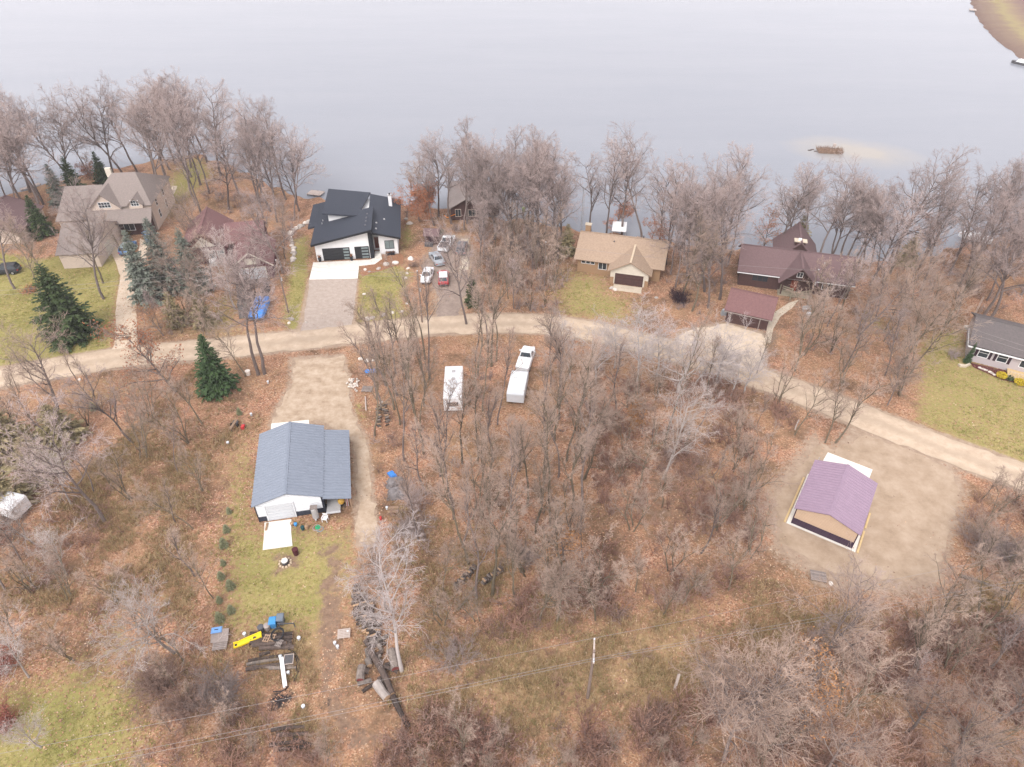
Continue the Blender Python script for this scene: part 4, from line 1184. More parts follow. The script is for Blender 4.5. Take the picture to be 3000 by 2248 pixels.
# boat on a trailer under a blue tarp
e = empty('tarped_boat', (*G(765, 915), 0), D(3), 'boat on a trailer under a bright blue tarp', 'boat')
secs = []
for y, w_, h_ in ((-2.9, .95, 1.1), (-2.7, 1.1, 1.35), (-1.0, 1.15, 1.55), (1.2, 1.15, 1.6), (2.4, 1.05, 1.5), (3.0, .75, 1.2)):
    secs.append([(-w_, y, .62), (-w_ - .04, y, .95), (-w_ * .92, y, h_ - .1), (-w_ * .3, y, h_), (w_ * .3, y, h_ - .06), (w_ * .92, y, h_ - .12), (w_ + .04, y, .95), (w_, y, .62)])
q = MB(); loft(q, secs); q.build('tarp', M['tarp_blue'], e)
MB().box(-.55, .55, -2.8, 2.9, .42, .6).build('trailer_frame', M['bed_liner'], e)
for sx in (-1, 1): MB().tube((sx * .85, -.6, .3), (sx * 1.08, -.6, .3), .3, n=12).build('wheel', M['tyre'], e)
q = MB()
for y in (-1.6, .1, 1.7): q.box(-1.22, 1.22, y, y + .03, 1.0, 1.04)
q.build('strap', M['black_pipe'], e)

# flat utility trailer with leaves on it
e = empty('utility_trailer', (*G(755, 858), 0), D(4), 'small utility trailer in front of the maroon house', 'trailer')
MB().box(-.75, .75, -1.3, 1.3, .45, .55).build('deck', M['leaf_tan'], e)
q = MB()
for x0, x1, y0, y1 in ((-.8, -.72, -1.35, 1.35), (.72, .8, -1.35, 1.35), (-.72, .72, -1.35, -1.27), (-.72, .72, 1.27, 1.35)): q.box(x0, x1, y0, y1, .5, .95)
q.build('side_rail', M['board'], e)
for sx in (-1, 1): MB().tube((sx * .8, 0, .3), (sx * 1.0, 0, .3), .3, n=12).build('wheel', M['tyre'], e)
e = empty('lawn_tractor', (*G(783, 851), 0), D(10), 'dark lawn tractor beside the utility trailer', 'tractor')
MB().box(-.3, .3, .1, .9, .35, .8).build('hood', M['car_dark'], e)
MB().box(-.35, .35, -.6, .1, .3, .5).build('deck', M['bed_liner'], e)
MB().box(-.22, .22, -.5, -.1, .5, .62).build('seat', M['black_paint'], e)
MB().box(-.22, .22, -.58, -.5, .6, .95).build('backrest', M['black_paint'], e)
for sx in (-1, 1):
    MB().tube((sx * .32, -.35, .28), (sx * .52, -.35, .28), .28, n=10).build('wheel', M['tyre'], e)
    MB().tube((sx * .3, .65, .18), (sx * .44, .65, .18), .18, n=10).build('wheel', M['tyre'], e)

# ------------------------------------------------------------------ poles and wires
def wire(a, b, sag, label, r=.022, group=None, n=24):
    a, b = Vector(a), Vector(b)
    pts = [a.lerp(b, k / n) - Vector((0, 0, sag * 4 * (k / n) * (1 - k / n))) for k in range(n + 1)]
    o = MB().path(pts, r, 4).build('power_line', M['wire'])
    return tag(o, label, 'wire', group)


px_, py_ = G(1740, 1912, 7.5)
pole = empty('utility_pole', (px_, py_, 0), D(-7), 'wooden utility pole with pale crossarm above the dry grass', 'pole')
MB().tube((0, 0, -.2), (0, 0, 7.75), .15, .11, 10).build('post', M['pole_wood'], pole)
MB().box(-.07, .07, -.95, 1.25, 7.42, 7.56).build('crossarm', M['pole_pale'], pole)
for y in (-.85, -.65, 1.15): MB().lathe([(.05, 7.56), (.08, 7.6), (.05, 7.66), (.07, 7.7), (.03, 7.76)], 8, (0, y)).build('insulator', M['white_panel'], pole)
def wpt(px, py, z): return (*G(px, py, z), z)
c7 = math.cos(D(-7)); s7 = math.sin(D(-7))
ends = [(px_ - s7 * y, py_ + c7 * y, 7.76) for y in (1.15, -.65, -.85)]
for k, (e0, l, r) in enumerate(zip(ends, [(-400, 2284), (-400, 2358), (-400, 2378)], [(3300, 1560), (3300, 1640), (3300, 1652)])):
    nm = ('farthest', 'middle', 'nearest')[k]
    wire(e0, wpt(*l, 7.9), .15, f'{nm} overhead wire running left from the crossarm pole', .013, 'overhead wires on the crossarm pole')
    wire(e0, wpt(*r, 7.9), .15, f'{nm} overhead wire running right from the crossarm pole', .013, 'overhead wires on the crossarm pole')

def simple_pole(px, py, ht, label, m='pole_wood', r=.14):
    x, y = G(px, py)
    e = empty('utility_pole', (x, y, 0), 0, label, 'pole')
    MB().tube((0, 0, -.2), (0, 0, ht), r, r * .75, 8).build('post', M[m], e)
    MB().box(-.1, .1, -.1, .1, ht, ht + .12).build('cap', M['metal_grey'], e)
    MB().tube((.17, 0, ht * .62), (.17, 0, ht * .62 + .5), .12, .12, 8).build('meter_box', M['metal_grey'], e)
    return (x, y, ht)
pa = simple_pole(845, 915, 9.2, 'weathered grey pole leaning over leaves beside the maroon house')
pb = simple_pole(1237, 945, 9.0, 'slim wooden pole by the road below the parked cars')
pc = simple_pole(1595, 838, 8.0, 'slim wooden pole in the brush left of the tan house')
pd = simple_pole(-60, 1010, 9.0, 'wooden pole beyond the left lawn')
pe = simple_pole(2362, 905, 7.0, 'slim wooden pole beside the brown house walkway')
pf = simple_pole(3080, 1215, 8.5, 'wooden pole beyond the grey house lawn')
for k, dz in enumerate((0, -.7)):
    wire((pa[0], pa[1], 9.0 + dz), (pb[0], pb[1], 8.8 + dz), .5, f'{("upper", "lower")[k]} thin wire crossing the white house driveway', .016)
    wire((pa[0], pa[1], 8.9 + dz), (pd[0], pd[1], 8.8 + dz), .6, f'{("upper", "lower")[k]} thin wire crossing the left lawn and spruces', .016)
    wire((pe[0], pe[1], 6.8 + dz), (pf[0], pf[1], 8.2 + dz), .5, f'{("upper", "lower")[k]} thin wire crossing the grey house lawn', .016)
wire((pb[0], pb[1], 8.7), (pc[0], pc[1], 7.8), .4, 'thin wire from the road pole towards the tan house', .016)
wire((pc[0], pc[1], 7.7), (pe[0], pe[1], 6.9), .5, 'thin wire from the tan house towards the brown house', .016)
# mast and antenna
e = empty('flag_mast', (*G(2836, 962), 0), 0, 'pale double mast standing on a white block by the grey house', 'mast')
for dx in (-.09, .09): MB().tube((dx, 0, 0), (dx, .05, 5.6), .04, .03, 6).build('tube', M['pole_pale'], e)
MB().box(-.55, .2, -.35, .3, 0, .35).build('base', M['concrete'], e)
e = empty('antenna_tower', (*G(1702, 690), 0), 0, 'thin lattice antenna tower at the end of the tan house', 'antenna')
for k in range(3):
    a = 2.1 * k; MB().tube((.2 * math.cos(a), .2 * math.sin(a), 0), (.2 * math.cos(a), .2 * math.sin(a), 9.5), .025, n=5).build('leg', M['metal_grey'], e)
q = MB()
for k in range(16):
    z = .6 * k
    for j in range(3):
        a, b = 2.1 * j, 2.1 * (j + 1); q.tube((.2 * math.cos(a), .2 * math.sin(a), z), (.2 * math.cos(b), .2 * math.sin(b), z + .55), .015, n=4)
q.build('lattice', M['metal_grey'], e)

# ------------------------------------------------------------------ yard things by the steel barn
def put(name, px, py, rz, label, cat, group=None, z=0.0):
    return empty(name, (*G(px, py), z), D(rz), label, cat, group)


def log_obj(a, b, r0, r1, label, bark='log_bark', cut='log_cut', group=None, name='log', knots=True, z=None):
    """a log lying between two ground spots: bark with a slight bend and cut faces at both ends"""
    (ax, ay), (bx, by) = a, b
    za = r0 if z is None else z; zb = r1 if z is None else z
    A, B = Vector((ax, ay, za)), Vector((bx, by, zb))
    d = (B - A).normalized(); side = d.cross(Vector((0, 0, 1))).normalized(); up = side.cross(d)
    n, m = 9, max(3, int((B - A).length / .8) + 1)
    secs = []
    bend = random.uniform(-.04, .04) * (B - A).length
    for k in range(m + 1):
        t = k / m; c = A.lerp(B, t) + side * bend * math.sin(math.pi * t); r = (r0 + (r1 - r0) * t) * random.uniform(.93, 1.07)
        secs.append([tuple(c + side * (r * math.cos(2 * math.pi * j / n)) + up * (r * math.sin(2 * math.pi * j / n))) for j in range(n)])
    e = empty(name, (0, 0, 0), 0, label, 'log', group)
    e.location = (ax, ay, 0)
    off = Vector((ax, ay, 0))
    q = MB(); loft(q, [[tuple(Vector(p) - off) for p in s] for s in secs]); q.build('bark', M[bark], e, smooth=False)
    for c, dd, r in ((A, -d, r0), (B, d, r1)):
        p = c + dd * .012 - off
        MB().tube(p - dd * .03, p, r * .86, n=9).build('cut_face', M[cut], e)
    return e


# log pile with the bins behind it
rows = [(1862, 735, 860), (1870, 760, 862), (1878, 745, 850), (1886, 735, 858), (1894, 740, 856), (1903, 762, 864)]
ordn = ['topmost', 'second', 'third', 'fourth', 'fifth', 'lowest']
for k, (y, x0, x1) in enumerate(rows):
    log_obj(G(x0, y), G(x1, y - random.uniform(-3, 6)), random.uniform(.22, .3), random.uniform(.2, .27), f'dark log in the pile under the pallets, {ordn[k]} in the picture', group='logs piled by the bins')
for k, (a, b) in enumerate((((792, 1872), (858, 1868)), ((775, 1890), (840, 1886)))):
    log_obj(G(*a, .35), G(*b, .35), .17, .16, f'dark log lying on top of the pile, {("farther", "nearer")[k]} of two', group='logs piled by the bins', z=.5)
rows = [((728, 1938), (860, 1916)), ((724, 1950), (850, 1930)), ((722, 1965), (862, 1942)), ((745, 1955), (862, 1952)), ((760, 1922), (792, 1912)), ((790, 1960), (868, 1958))]
for k, (a, b) in enumerate(rows):
    log_obj(G(*a), G(*b), .14 + .03 * (k % 3), .12, f'weathered pole log below the pile, number {["one", "two", "three", "four", "five", "six"][k]} counting away from the bins', bark='log_grey' if k % 2 else 'log_bark', group='poles lying below the log pile')
# logs around the pale tree
log_obj(G(1086, 1914), G(1150, 2040), .30, .30, 'thick upper half of the long dark felled trunk', name='felled_log')
log_obj(G(1152, 2044), G(1200, 2136), .28, .2, 'lower end of the long dark felled trunk', name='felled_log')
log_obj(G(1148, 1912), G(1160, 1968), .42, .42, 'thick grey log with red cut end beside the pale tree', bark='log_grey', cut='log_red')
log_obj(G(1062, 1958), G(1057, 2000), .38, .38, 'thick grey log with red cut end left of the felled trunk', bark='log_grey', cut='log_red')
log_obj(G(1104, 2008), G(1136, 2052), .42, .40, 'pale patchy log with flaking bark against the felled trunk', bark='bark_pale')
log_obj(G(1048, 2008), G(1090, 1996), .2, .2, 'short log below the grey red ended log', bark='log_grey')
log_obj(G(1062, 2030), G(1095, 2008), .17, .17, 'thin log slanting under the lower overhead wire', bark='log_bark')
log_obj(G(1078, 1936), G(1084, 1956), .3, .3, 'stubby log with pale cut beside the felled trunk top', bark='log_grey')
log_obj(G(1108, 1936), G(1116, 1950), .24, .24, 'stubby log right of the felled trunk top', bark='log_grey')
log_obj(G(1068, 1968), G(1084, 1972), .26, .26, 'short dark log between two grey logs', bark='log_bark')
for k, (a, b) in enumerate((((795, 2142), (893, 2132)), ((812, 2154), (905, 2150)), ((790, 2186), (880, 2176)), ((815, 2200), (900, 2190)), ((860, 2166), (915, 2186)))):
    log_obj(G(*a), G(*b), .16 + .03 * (k % 2), .15, f'brown log in the brush at the lower edge, {["first", "second", "third", "fourth", "fifth"][k]} from the top', bark='log_bark', group='logs in the brush at the bottom')
log_obj(G(1340, 1790), G(1405, 1700), .13, .09, 'mossy leaning pole across the split firewood', bark='bark_moss', name='fallen_pole')
log_obj(G(2812, 1690), G(2968, 1742), .2, .12, 'fallen grey trunk at the foot of the right thicket', bark='log_grey', name='fallen_log')
log_obj(G(2328, 1262), G(2340, 1232), .09, .09, 'pale sawn post lying by the gravel pad', bark='pole_pale', name='post_log')

jr = random.Random(44)
for k in range(12):
    x, y = jr.uniform(1062, 1142), jr.uniform(1880, 1992); a = jr.uniform(-1.2, 1.2); L = jr.uniform(.7, 1.6); p = G(x, y)
    log_obj(p, (p[0] + L * math.cos(a), p[1] + L * math.sin(a)), .15 + .1 * jr.random(), .15 + .08 * jr.random(), 'dark short log in the jumble between firewood heap and felled trunk', bark='log_bark' if k % 3 else 'log_grey', group='short logs around the felled trunk')
# firewood: split pieces stacked or tumbled, each piece one of a group
def firewood(label, group, spots, seed, length=.45, r=.09):
    rn = random.Random(seed)
    proto = []
    for j in range(5):
        q = MB(); n = rn.choice((5, 6, 7))
        q.tube((-length / 2, 0, 0), (length / 2, 0, 0), r * rn.uniform(.8, 1.25), r * rn.uniform(.8, 1.2), n)
        me_o = q.build('firewood_log', M[('log_bark', 'log_grey', 'log_bark', 'log_cut', 'log_grey')[j]])
        proto.append(me_o)
    for k, (x, y, z, a) in enumerate(spots):
        o = proto[k] if k < 5 else proto[k % 5].copy()
        if k >= 5: col.objects.link(o)
        o.location = (x, y, z); o.rotation_euler = (rn.uniform(0, 6), rn.uniform(-.15, .15), a)
        tag(o, label, 'firewood', group)


def stack(p0, p1, n, layers, rn, dz=.17, jit=.08, ang=None):
    out = []
    d = math.atan2(p1[1] - p0[1], p1[0] - p0[0])
    for L in range(layers):
        for k in range(n - L):
            t = (k + .5 * L + rn.uniform(-.2, .2)) / n
            out.append((p0[0] + (p1[0] - p0[0]) * t + rn.uniform(-jit, jit), p0[1] + (p1[1] - p0[1]) * t + rn.uniform(-jit, jit), .1 + dz * L,
                        (d + math.pi / 2 if ang is None else ang) + rn.uniform(-.25, .25)))
    return out


rn = random.Random(5)
sp = []
for (a, b, n, L) in (((1042, 1720), (1050, 1830), 16, 4), ((1062, 1740), (1076, 1860), 16, 3), ((1085, 1760), (1092, 1900), 15, 3), ((1110, 1800), (1108, 1900), 9, 2)):
    sp += stack(G(*a), G(*b), n, L, rn, jit=.2)
firewood('split firewood piece in the big heap under the pale tree', 'firewood heap under the pale tree', sp, 1, .6, .15)
sp = stack(G(1108, 1190), G(1112, 1260), 14, 3, rn, jit=.15) + stack(G(1126, 1190), G(1140, 1250), 12, 3, rn, jit=.2)
firewood('split firewood piece in the rows beside the barn driveway', 'firewood rows beside the driveway', sp, 2, .45, .1)
sp = stack(G(1335, 1725), G(1400, 1660), 16, 4, rn, jit=.12) + stack(G(1415, 1715), G(1480, 1665), 16, 4, rn, jit=.12)
firewood('split firewood piece in the two stacks inside the wood', 'firewood stacks inside the wood', sp, 3, .45, .11)
sp = [(*G(rn.gauss(1036, 9), rn.gauss(1126, 8)), .06 + rn.random() * .12, rn.random() * 3) for _ in range(40)]
firewood('pale broken block in the rubble heap at the driveway edge', 'rubble heap at the driveway edge', sp, 4, .25, .12)
for o in [x for x in col.objects if x.get('group') == 'rubble heap at the driveway edge']:
    o['category'] = 'rubble'; o.name = 'rubble_block'
    if not o.data.get('st'): o.data.materials[0] = M['stone_white']; o.data['st'] = 1


def pallet(px, py, rz, label, z=0.0, s=1.0, m='board', group=None, boards=6):
    e = put('pallet', px, py, rz, label, 'pallet', group, z)
    for x in (-.5, 0, .5): MB().box(x * s - .05, x * s + .05, -.5 * s, .5 * s, .0, .1).build('stringer', M[m], e)
    proto = None
    for k in range(boards):
        y = -.5 * s + (k + .5) * s / boards
        if proto is None:
            proto = MB().box(-.6 * s, .6 * s, -.065 * s, .065 * s, 0, .022).build('plank', M[m], e); o = proto
        else:
            o = proto.copy(); col.objects.link(o); o.parent = e
        o.location = (0, y, .1)
    return e


pallet(786, 1882, 80, 'brown pallet standing lengthwise on the log pile', .62, .62, boards=3)
pallet(801, 1880, 83, 'second brown pallet next to it on the log pile', .62, .62, boards=3)
pallet(822, 1896, 78, 'greyed pallet under the black hose on the log pile', .62, .6, 'board_grey', boards=4)
pallet(1009, 1862, 8, 'new pale pallet at the edge of the firewood heap', .25, 1.0, 'pole_pale')
pallet(646, 1892, 8, 'grey pallet with a board and blue lid on it', .1, 1.1, 'board_grey')
pallet(1076, 1142, -4, 'greyed pallets stacked beside the driveway', .05, 1.2, 'board_grey')
pallet(1152, 1496, 5, 'brown pallet lying below the grey tarped stack', .05, 1.0)
pallet(2397, 1690, -14, 'weathered pallet lying on the gravel near the purple barn', .03, 1.3, 'board_grey')
e = put('plywood_sheet', 647, 1872, 8, 'weathered plywood sheet leaning on the pallet', 'plywood', z=.25)
MB().slab([(-.8, -.5, .0), (.8, -.5, .0), (.8, .6, .45), (-.8, .6, .45)], .03).build('sheet', M['board_grey'], e)
MB().box(-.8, .8, .58, .64, -.2, .42).build('batten', M['board'], e)
e = put('blue_lid', 640, 1858, 10, 'light blue plastic lid lying on the plywood', 'lid', z=.7)
MB().frus((-.5, .5, -.32, .32), 0, (-.42, .42, -.25, .25), .1).build('shell', mat('lid_blue', (.18, .36, .68), (.15, .31, .6), 3, rough=.5), e)
MB().box(-.16, .2, -.05, .03, .1, .12).build('handle', M['black_pipe'], e)

# wheelie bins and cans
def wheelie(px, py, rz, m, label):
    e = put('wheelie_bin', px, py, rz, label, 'bin', 'bins behind the log pile')
    MB().frus((-.24, .24, -.26, .26), .06, (-.33, .33, -.36, .36), 1.0).build('body', M[m], e)
    l = MB().frus((-.36, .36, -.4, .4), 1.0, (-.3, .3, -.32, .32), 1.1).build('lid', M[m], e)
    MB().tube((-.3, .42, 1.02), (.3, .42, 1.02), .03, n=6).build('handle', M[m], l)
    for sx in (-1, 1): MB().tube((sx * .2, .28, .12), (sx * .28, .28, .12), .12, n=8).build('wheel', M['tyre'], e)
wheelie(804, 1836, 8, 'bin_blue', 'blue wheelie bin behind the log pile')
wheelie(826, 1826, 6, 'bin_bluegrey', 'blue grey wheelie bin right of the blue bin')
def can(px, py, m, label, r=.28, hh=.75, name='trash_can', cat='bin', z=0.0, lid=True):
    e = put(name, px, py, 0, label, cat, None, z)
    MB().lathe([(r * .82, 0), (r, hh * .5), (r * 1.02, hh * .52), (r, hh * .55), (r * 1.08, hh)], 14).build('body', M[m], e)
    if lid: MB().lathe([(r * 1.12, hh), (r * 1.12, hh + .04), (r * .9, hh + .09), (r * .3, hh + .12)], 14).build('lid', M[m], e)
    return e
can(786, 1846, 'bin_tan', 'tan round trash can beside the blue bin')
can(768, 1850, 'bin_dark', 'dark grey round trash can at the left end of the bins')
# yellow slide
e = put('toy_slide', 728, 1882, 20, 'bright yellow plastic slide lying by the log pile', 'slide')
q = MB(); prof = [(-1.3, .18), (-.9, .14), (-.4, .26), (.3, .42), (1.3, .62)]
for (a, za), (b, zb) in zip(prof[:-1], prof[1:]): q.slab([(a, -.22, za), (b, -.22, zb), (b, .22, zb), (a, .22, za)], .05)
q.build('chute', M['yellow_plastic'], e)
for s in (-1, 1):
    q = MB()
    for (a, za), (b, zb) in zip(prof[:-1], prof[1:]): q.slab([(a, s * .25 - .04, za + .12), (b, s * .25 - .04, zb + .12), (b, s * .25 + .04, zb + .12), (a, s * .25 + .04, za + .12)], .2)
    q.build('side_wall', M['yellow_plastic'], e)
MB().box(-1.2, -1.0, -.1, .1, .17, .19).build('foot_hole', M['black_pipe'], e)
# white gutter pipes, black drain pipe, frame
a, b = G(826, 1928), G(838, 2020)
e = empty('gutter_pipe', (*a, 0), 0, 'long white plastic gutters lying on the ground by the logs', 'pipe')
L = math.hypot(b[0] - a[0], b[1] - a[1]); e.rotation_euler = (0, 0, math.atan2(b[1] - a[1], b[0] - a[0]))
MB().box(0, L, -.16, .02, .3, .5).build('pipe', M['white_paint'], e)
MB().box(.2, L * .97, .04, .18, .3, .46).build('pipe', M['white_paint'], e)
MB().tube((0, -.07, .45), (0.12, -.07, .45), .17, n=10).build('end_cap', M['white_panel'], e)
q = MB()
q.path([(*G(x, y), .1 + .02 * (i % 2)) for i, (x, y) in enumerate([(845, 1905), (862, 1912), (872, 1925), (877, 1942), (876, 1962), (870, 1980), (862, 1998)])], .05, 6)
q.path([(*G(x, y), .14) for x, y in [(852, 1915), (866, 1925), (872, 1945), (868, 1970)]], .05, 6)
q.path([(*G(x, y), .07) for x, y in [(800, 2028), (818, 2028), (836, 2022), (846, 2012)]], .05, 6)
tag(q.build('drain_pipe', M['black_pipe']), 'black corrugated drain pipe curled right of the gutters', 'pipe')
e = put('screen_frame', 848, 1938, 8, 'wooden screen frame leaning behind the white gutters', 'frame', z=.35)
q = MB(); q.box(-.45, .45, -.5, -.44, 0, .05); q.box(-.45, .45, .44, .5, 0, .05); q.box(-.45, -.39, -.44, .44, 0, .05); q.box(.39, .45, -.44, .44, 0, .05); q.build('frame', M['pole_pale'], e)
MB().box(-.39, .39, -.44, .44, .01, .03).build('mesh_panel', M['bed_liner'], e)
e = put('black_hose', 818, 1872, 0, 'black hose coil on top of the log pile', 'hose', z=.72)
q = MB()
for k in range(3): q.path([((.5 + .05 * k) * math.cos(t * .5), (.6 + .05 * k) * math.sin(t * .5), .05 * k) for t in range(14)], .035, 5)
q.build('coil', M['black_pipe'], e)
e = put('sawhorse', 842, 1840, 2, 'dark rail frame beside the blue grey bin', 'frame')
MB().box(-.8, .8, -.04, .04, .7, .8).build('rail', M['bed_liner'], e)
for x in (-.75, .75): MB().box(x - .04, x + .04, -.04, .04, 0, .7).build('leg', M['bed_liner'], e)

def bucket(px, py, label, m='white_panel', r=.16, hh=.36, z=0.0, tilt=0.0):
    e = put('bucket', px, py, 0, label, 'bucket', None, z); e.rotation_euler = (tilt, 0, random.random() * 6)
    MB().lathe([(r * .85, 0), (r, hh), (r * 1.08, hh), (r * 1.08, hh - .04)], 12).build('body', M[m], e)
    MB().lathe([(r * 1.05, hh), (r * 1.05, hh + .02), (r * .5, hh + .025)], 12).build('lid', M[m], e)
bucket(718, 1862, 'white bucket in the grass left of the yellow slide')
bucket(877, 1874, 'white bucket right of the log pile')
bucket(846, 1975, 'white bucket beside the white gutters', r=.13)
bucket(890, 2074, 'white bucket near the black ash patch')
bucket(982, 1888, 'white bucket below the pale pallet', r=.14)
bucket(990, 1899, 'second white bucket below the pale pallet', r=.14)
bucket(669, 1300, 'white bucket in the leaves left of the steel barn', tilt=.3)
bucket(786, 1123, 'white bucket beside the driveway mouth', r=.14)
bucket(737, 1218, 'white box in the leaves near the log splitter', r=.15)
bucket(1020, 1855, 'white jug on the edge of the firewood heap', r=.1)
bucket(1134, 1492, 'white jug left of the brown pallet', r=.14)

# things against the barn
e = put('plastic_chair', 954, 1526, -8, 'white plastic garden chair beside the steel barn', 'chair')
MB().box(-.26, .26, -.26, .22, .4, .45).build('seat', M['white_paint'], e)
q = MB()
for k in range(5): q.box(-.22 + .1 * k, -.17 + .1 * k, .2, .25, .45, .88)
q.box(-.28, .28, .2, .25, .86, .95); q.build('backrest', M['white_paint'], e)
for x in (-.27, .27):
    for y in (-.25, .22): MB().box(x - .03, x + .03, y - .03, y + .03, 0, .42 if y > 0 else .66).build('leg', M['white_paint'], e)
    MB().box(x - .04, x + .04, -.28, .24, .64, .68).build('armrest', M['white_paint'], e)
e = put('garden_hose', 931, 1548, 0, 'green and grey garden hoses coiled on the grass', 'hose')
for nm, cx, cy, r, m in (('green_coil', 0, .1, .3, 'hose_green'), ('grey_coil', .28, -.15, .38, 'hose_grey'), ('tan_coil', -.1, .05, .45, 'bin_tan')):
    q = MB()
    for k in range(5 if nm == 'green_coil' else 2): q.path([(cx + (r - .05 * k) * math.cos(t * .45), cy + (r - .05 * k) * math.sin(t * .45), .03 + .025 * k) for t in range(15)], .028, 5)
    q.build(nm, M[m], e)
e = put('fuel_tank', 927, 1520, 8, 'tall pale grey tank with brown cover against the barn wall', 'tank')
MB().lathe([(.3, .25), (.36, .32), (.36, 1.75), (.3, 1.85)], 14).build('body', M['metal_grey'], e)
MB().box(-.38, .38, -.3, .3, 1.86, 1.94).build('cover', M['board_grey'], e)
for x in (-.2, .2): MB().box(x - .03, x + .03, -.03, .03, 0, .3).build('leg', M['metal_grey'], e)
MB().tube((0, -.3, .1), (0, -.3, .3), .1, n=8).build('valve', M['white_panel'], e)
can(868, 1624, 'barrel_maroon', 'rusty maroon burn barrel below the concrete slab', .3, .85, 'burn_barrel', 'barrel', lid=False)
can(888, 1552, 'bin_green', 'dark green bucket by the barn slab', .2, .45, 'storage_tub', 'tub')
can(899, 1549, 'log_cut', 'brown stump with pale top by the barn slab', .21, .4, 'stump', 'stump')
can(867, 1540, 'bin_blue', 'blue jug beside the barn slab', .18, .3, 'water_jug', 'jug')
can(857, 1538, 'log_cut', 'cut log stump touching the barn slab', .2, .3, 'stump', 'stump')
e = put('fire_pit', 836, 1650, 0, 'round fire pit with pale lid and stone ring', 'fire pit')
MB().lathe([(.34, 0), (.4, .35), (.36, .42)], 14).build('bowl', M['bed_liner'], e)
MB().lathe([(.35, .42), (.3, .5), (.12, .55)], 14).build('lid', M['concrete'], e)
q = MB()
for k in range(11):
    a = k * .571; q.frus((.58 * math.cos(a) - .13, .58 * math.cos(a) + .13, .58 * math.sin(a) - .1, .58 * math.sin(a) + .1), 0, (.58 * math.cos(a) - .09, .58 * math.cos(a) + .09, .58 * math.sin(a) - .07, .58 * math.sin(a) + .07), .16)
    MB().frus((.58 * math.cos(a) - .13, .58 * math.cos(a) + .13, .58 * math.sin(a) - .1, .58 * math.sin(a) + .1), 0, (.58 * math.cos(a) - .09, .58 * math.cos(a) + .09, .58 * math.sin(a) - .07, .58 * math.sin(a) + .07), .16).build('stone', M['trim_tan'], e)
e = put('brick_stack', 782, 1545, 5, 'small stack of bricks beside the barn slab', 'bricks')
for k in range(6): MB().box(-.1, .1, -.5 + .17 * k, -.35 + .17 * k, 0, .18).build('brick', M['brick_tan'], e)
e = put('flat_trailer', 980, 1488, 10, 'grey flat trailer parked under the lean-to', 'trailer')
MB().box(-.75, .75, -1.2, 1.4, .5, .58).build('deck', M['metal_grey'], e)
MB().box(-.78, .78, -1.26, -1.2, .5, .75).build('tail_board', M['white_panel'], e)
for sx in (-1, 1): MB().tube((sx * .76, .1, .28), (sx * .92, .1, .28), .28, n=10).build('wheel', M['tyre'], e)
e = put('cement_mixer', 1003, 1484, 10, 'yellow cement mixer under the lean-to roof', 'mixer')
MB().lathe([(.18, .5), (.36, .75), (.38, 1.05), (.22, 1.3)], 12).build('drum', M['yellow_machine'], e)
for s in (-1, 1): MB().tube((s * .3, -.25, 0), (s * .2, 0, .75), .04, n=6).build('leg', M['bed_liner'], e)
MB().tube((-.3, .3, .18), (.3, .3, .18), .18, n=10).build('wheel', M['tyre'], e)
e = put('hand_tools', 1019, 1482, 0, 'red handled tools leaning on the lean-to post', 'tools')
for k in range(3): MB().tube((.09 * k - .1, 0, 0), (.09 * k - .08, .15, 1.4), .03, n=5).build('handle', M['red_paint' if k == 1 else 'white_panel'], e)
# log splitter and red generator among the leaves
e = put('log_splitter', 687, 1253, -8, 'dark log splitter with tan beam standing in the leaves', 'machine')
MB().box(-.15, .15, -.9, .9, .45, .62).build('beam', M['board'], e)
MB().box(-.32, .32, .3, .75, .3, .55).build('engine', M['bed_liner'], e)
for s in (-1, 1): MB().tube((s * .32, .2, .25), (s * .48, .2, .25), .25, n=10).build('wheel', M['tyre'], e)
MB().tube((0, -.75, 0), (0, -.75, .45), .05, n=6).build('stand', M['bed_liner'], e)
e = put('red_generator', 714, 1255, 0, 'small red machine beside the log splitter', 'machine')
MB().box(-.2, .2, -.35, .2, .1, .5).build('body', M['red_paint'], e)
MB().box(-.16, .16, .2, .42, .1, .42).build('engine', M['bed_liner'], e)
for s in (-1, 1): MB().tube((s * .2, 0, .14), (s * .28, 0, .14), .14, n=8).build('wheel', M['tyre'], e)
# tarps and covered stacks right of the driveway
def tarp(px, py, rz, sx, sy, hh, m, label):
    e = put('tarp_cover', px, py, rz, label, 'tarp'); n = 9; vs_ = []
    rr = random.Random(px)
    for j in range(n):
        for i in range(n):
            u, v = i / (n - 1) * 2 - 1, j / (n - 1) * 2 - 1
            f = max(0, 1 - max(abs(u), abs(v)) ** 6)
            vs_.append((u * sx * (1 + rr.uniform(-.1, .1)), v * sy * (1 + rr.uniform(-.1, .1)), .03 + f * hh * rr.uniform(.7, 1.1)))
    MB().add(vs_, [(j * n + i, j * n + i + 1, (j + 1) * n + i + 1, (j + 1) * n + i) for j in range(n - 1) for i in range(n - 1)]).build('sheet', M[m], e)
    MB().box(-sx * .7, sx * .7, -sy * .7, sy * .7, 0, hh * .5).build('load', M['log_bark'], e)
tarp(1088, 1089, 5, .9, .35, .3, 'tarp_blue', 'crumpled blue tarp beside the road above the pallets')
tarp(1149, 1392, 40, .4, .65, .3, 'tarp_blue', 'crumpled blue tarp right of the barn driveway')
tarp(1160, 1420, 3, 1.1, .7, .9, 'tarp_grey', 'grey tarped stack below the blue tarp, upper one')
tarp(1166, 1450, 3, 1.2, .8, .9, 'tarp_grey', 'grey tarped stack below the blue tarp, lower one')
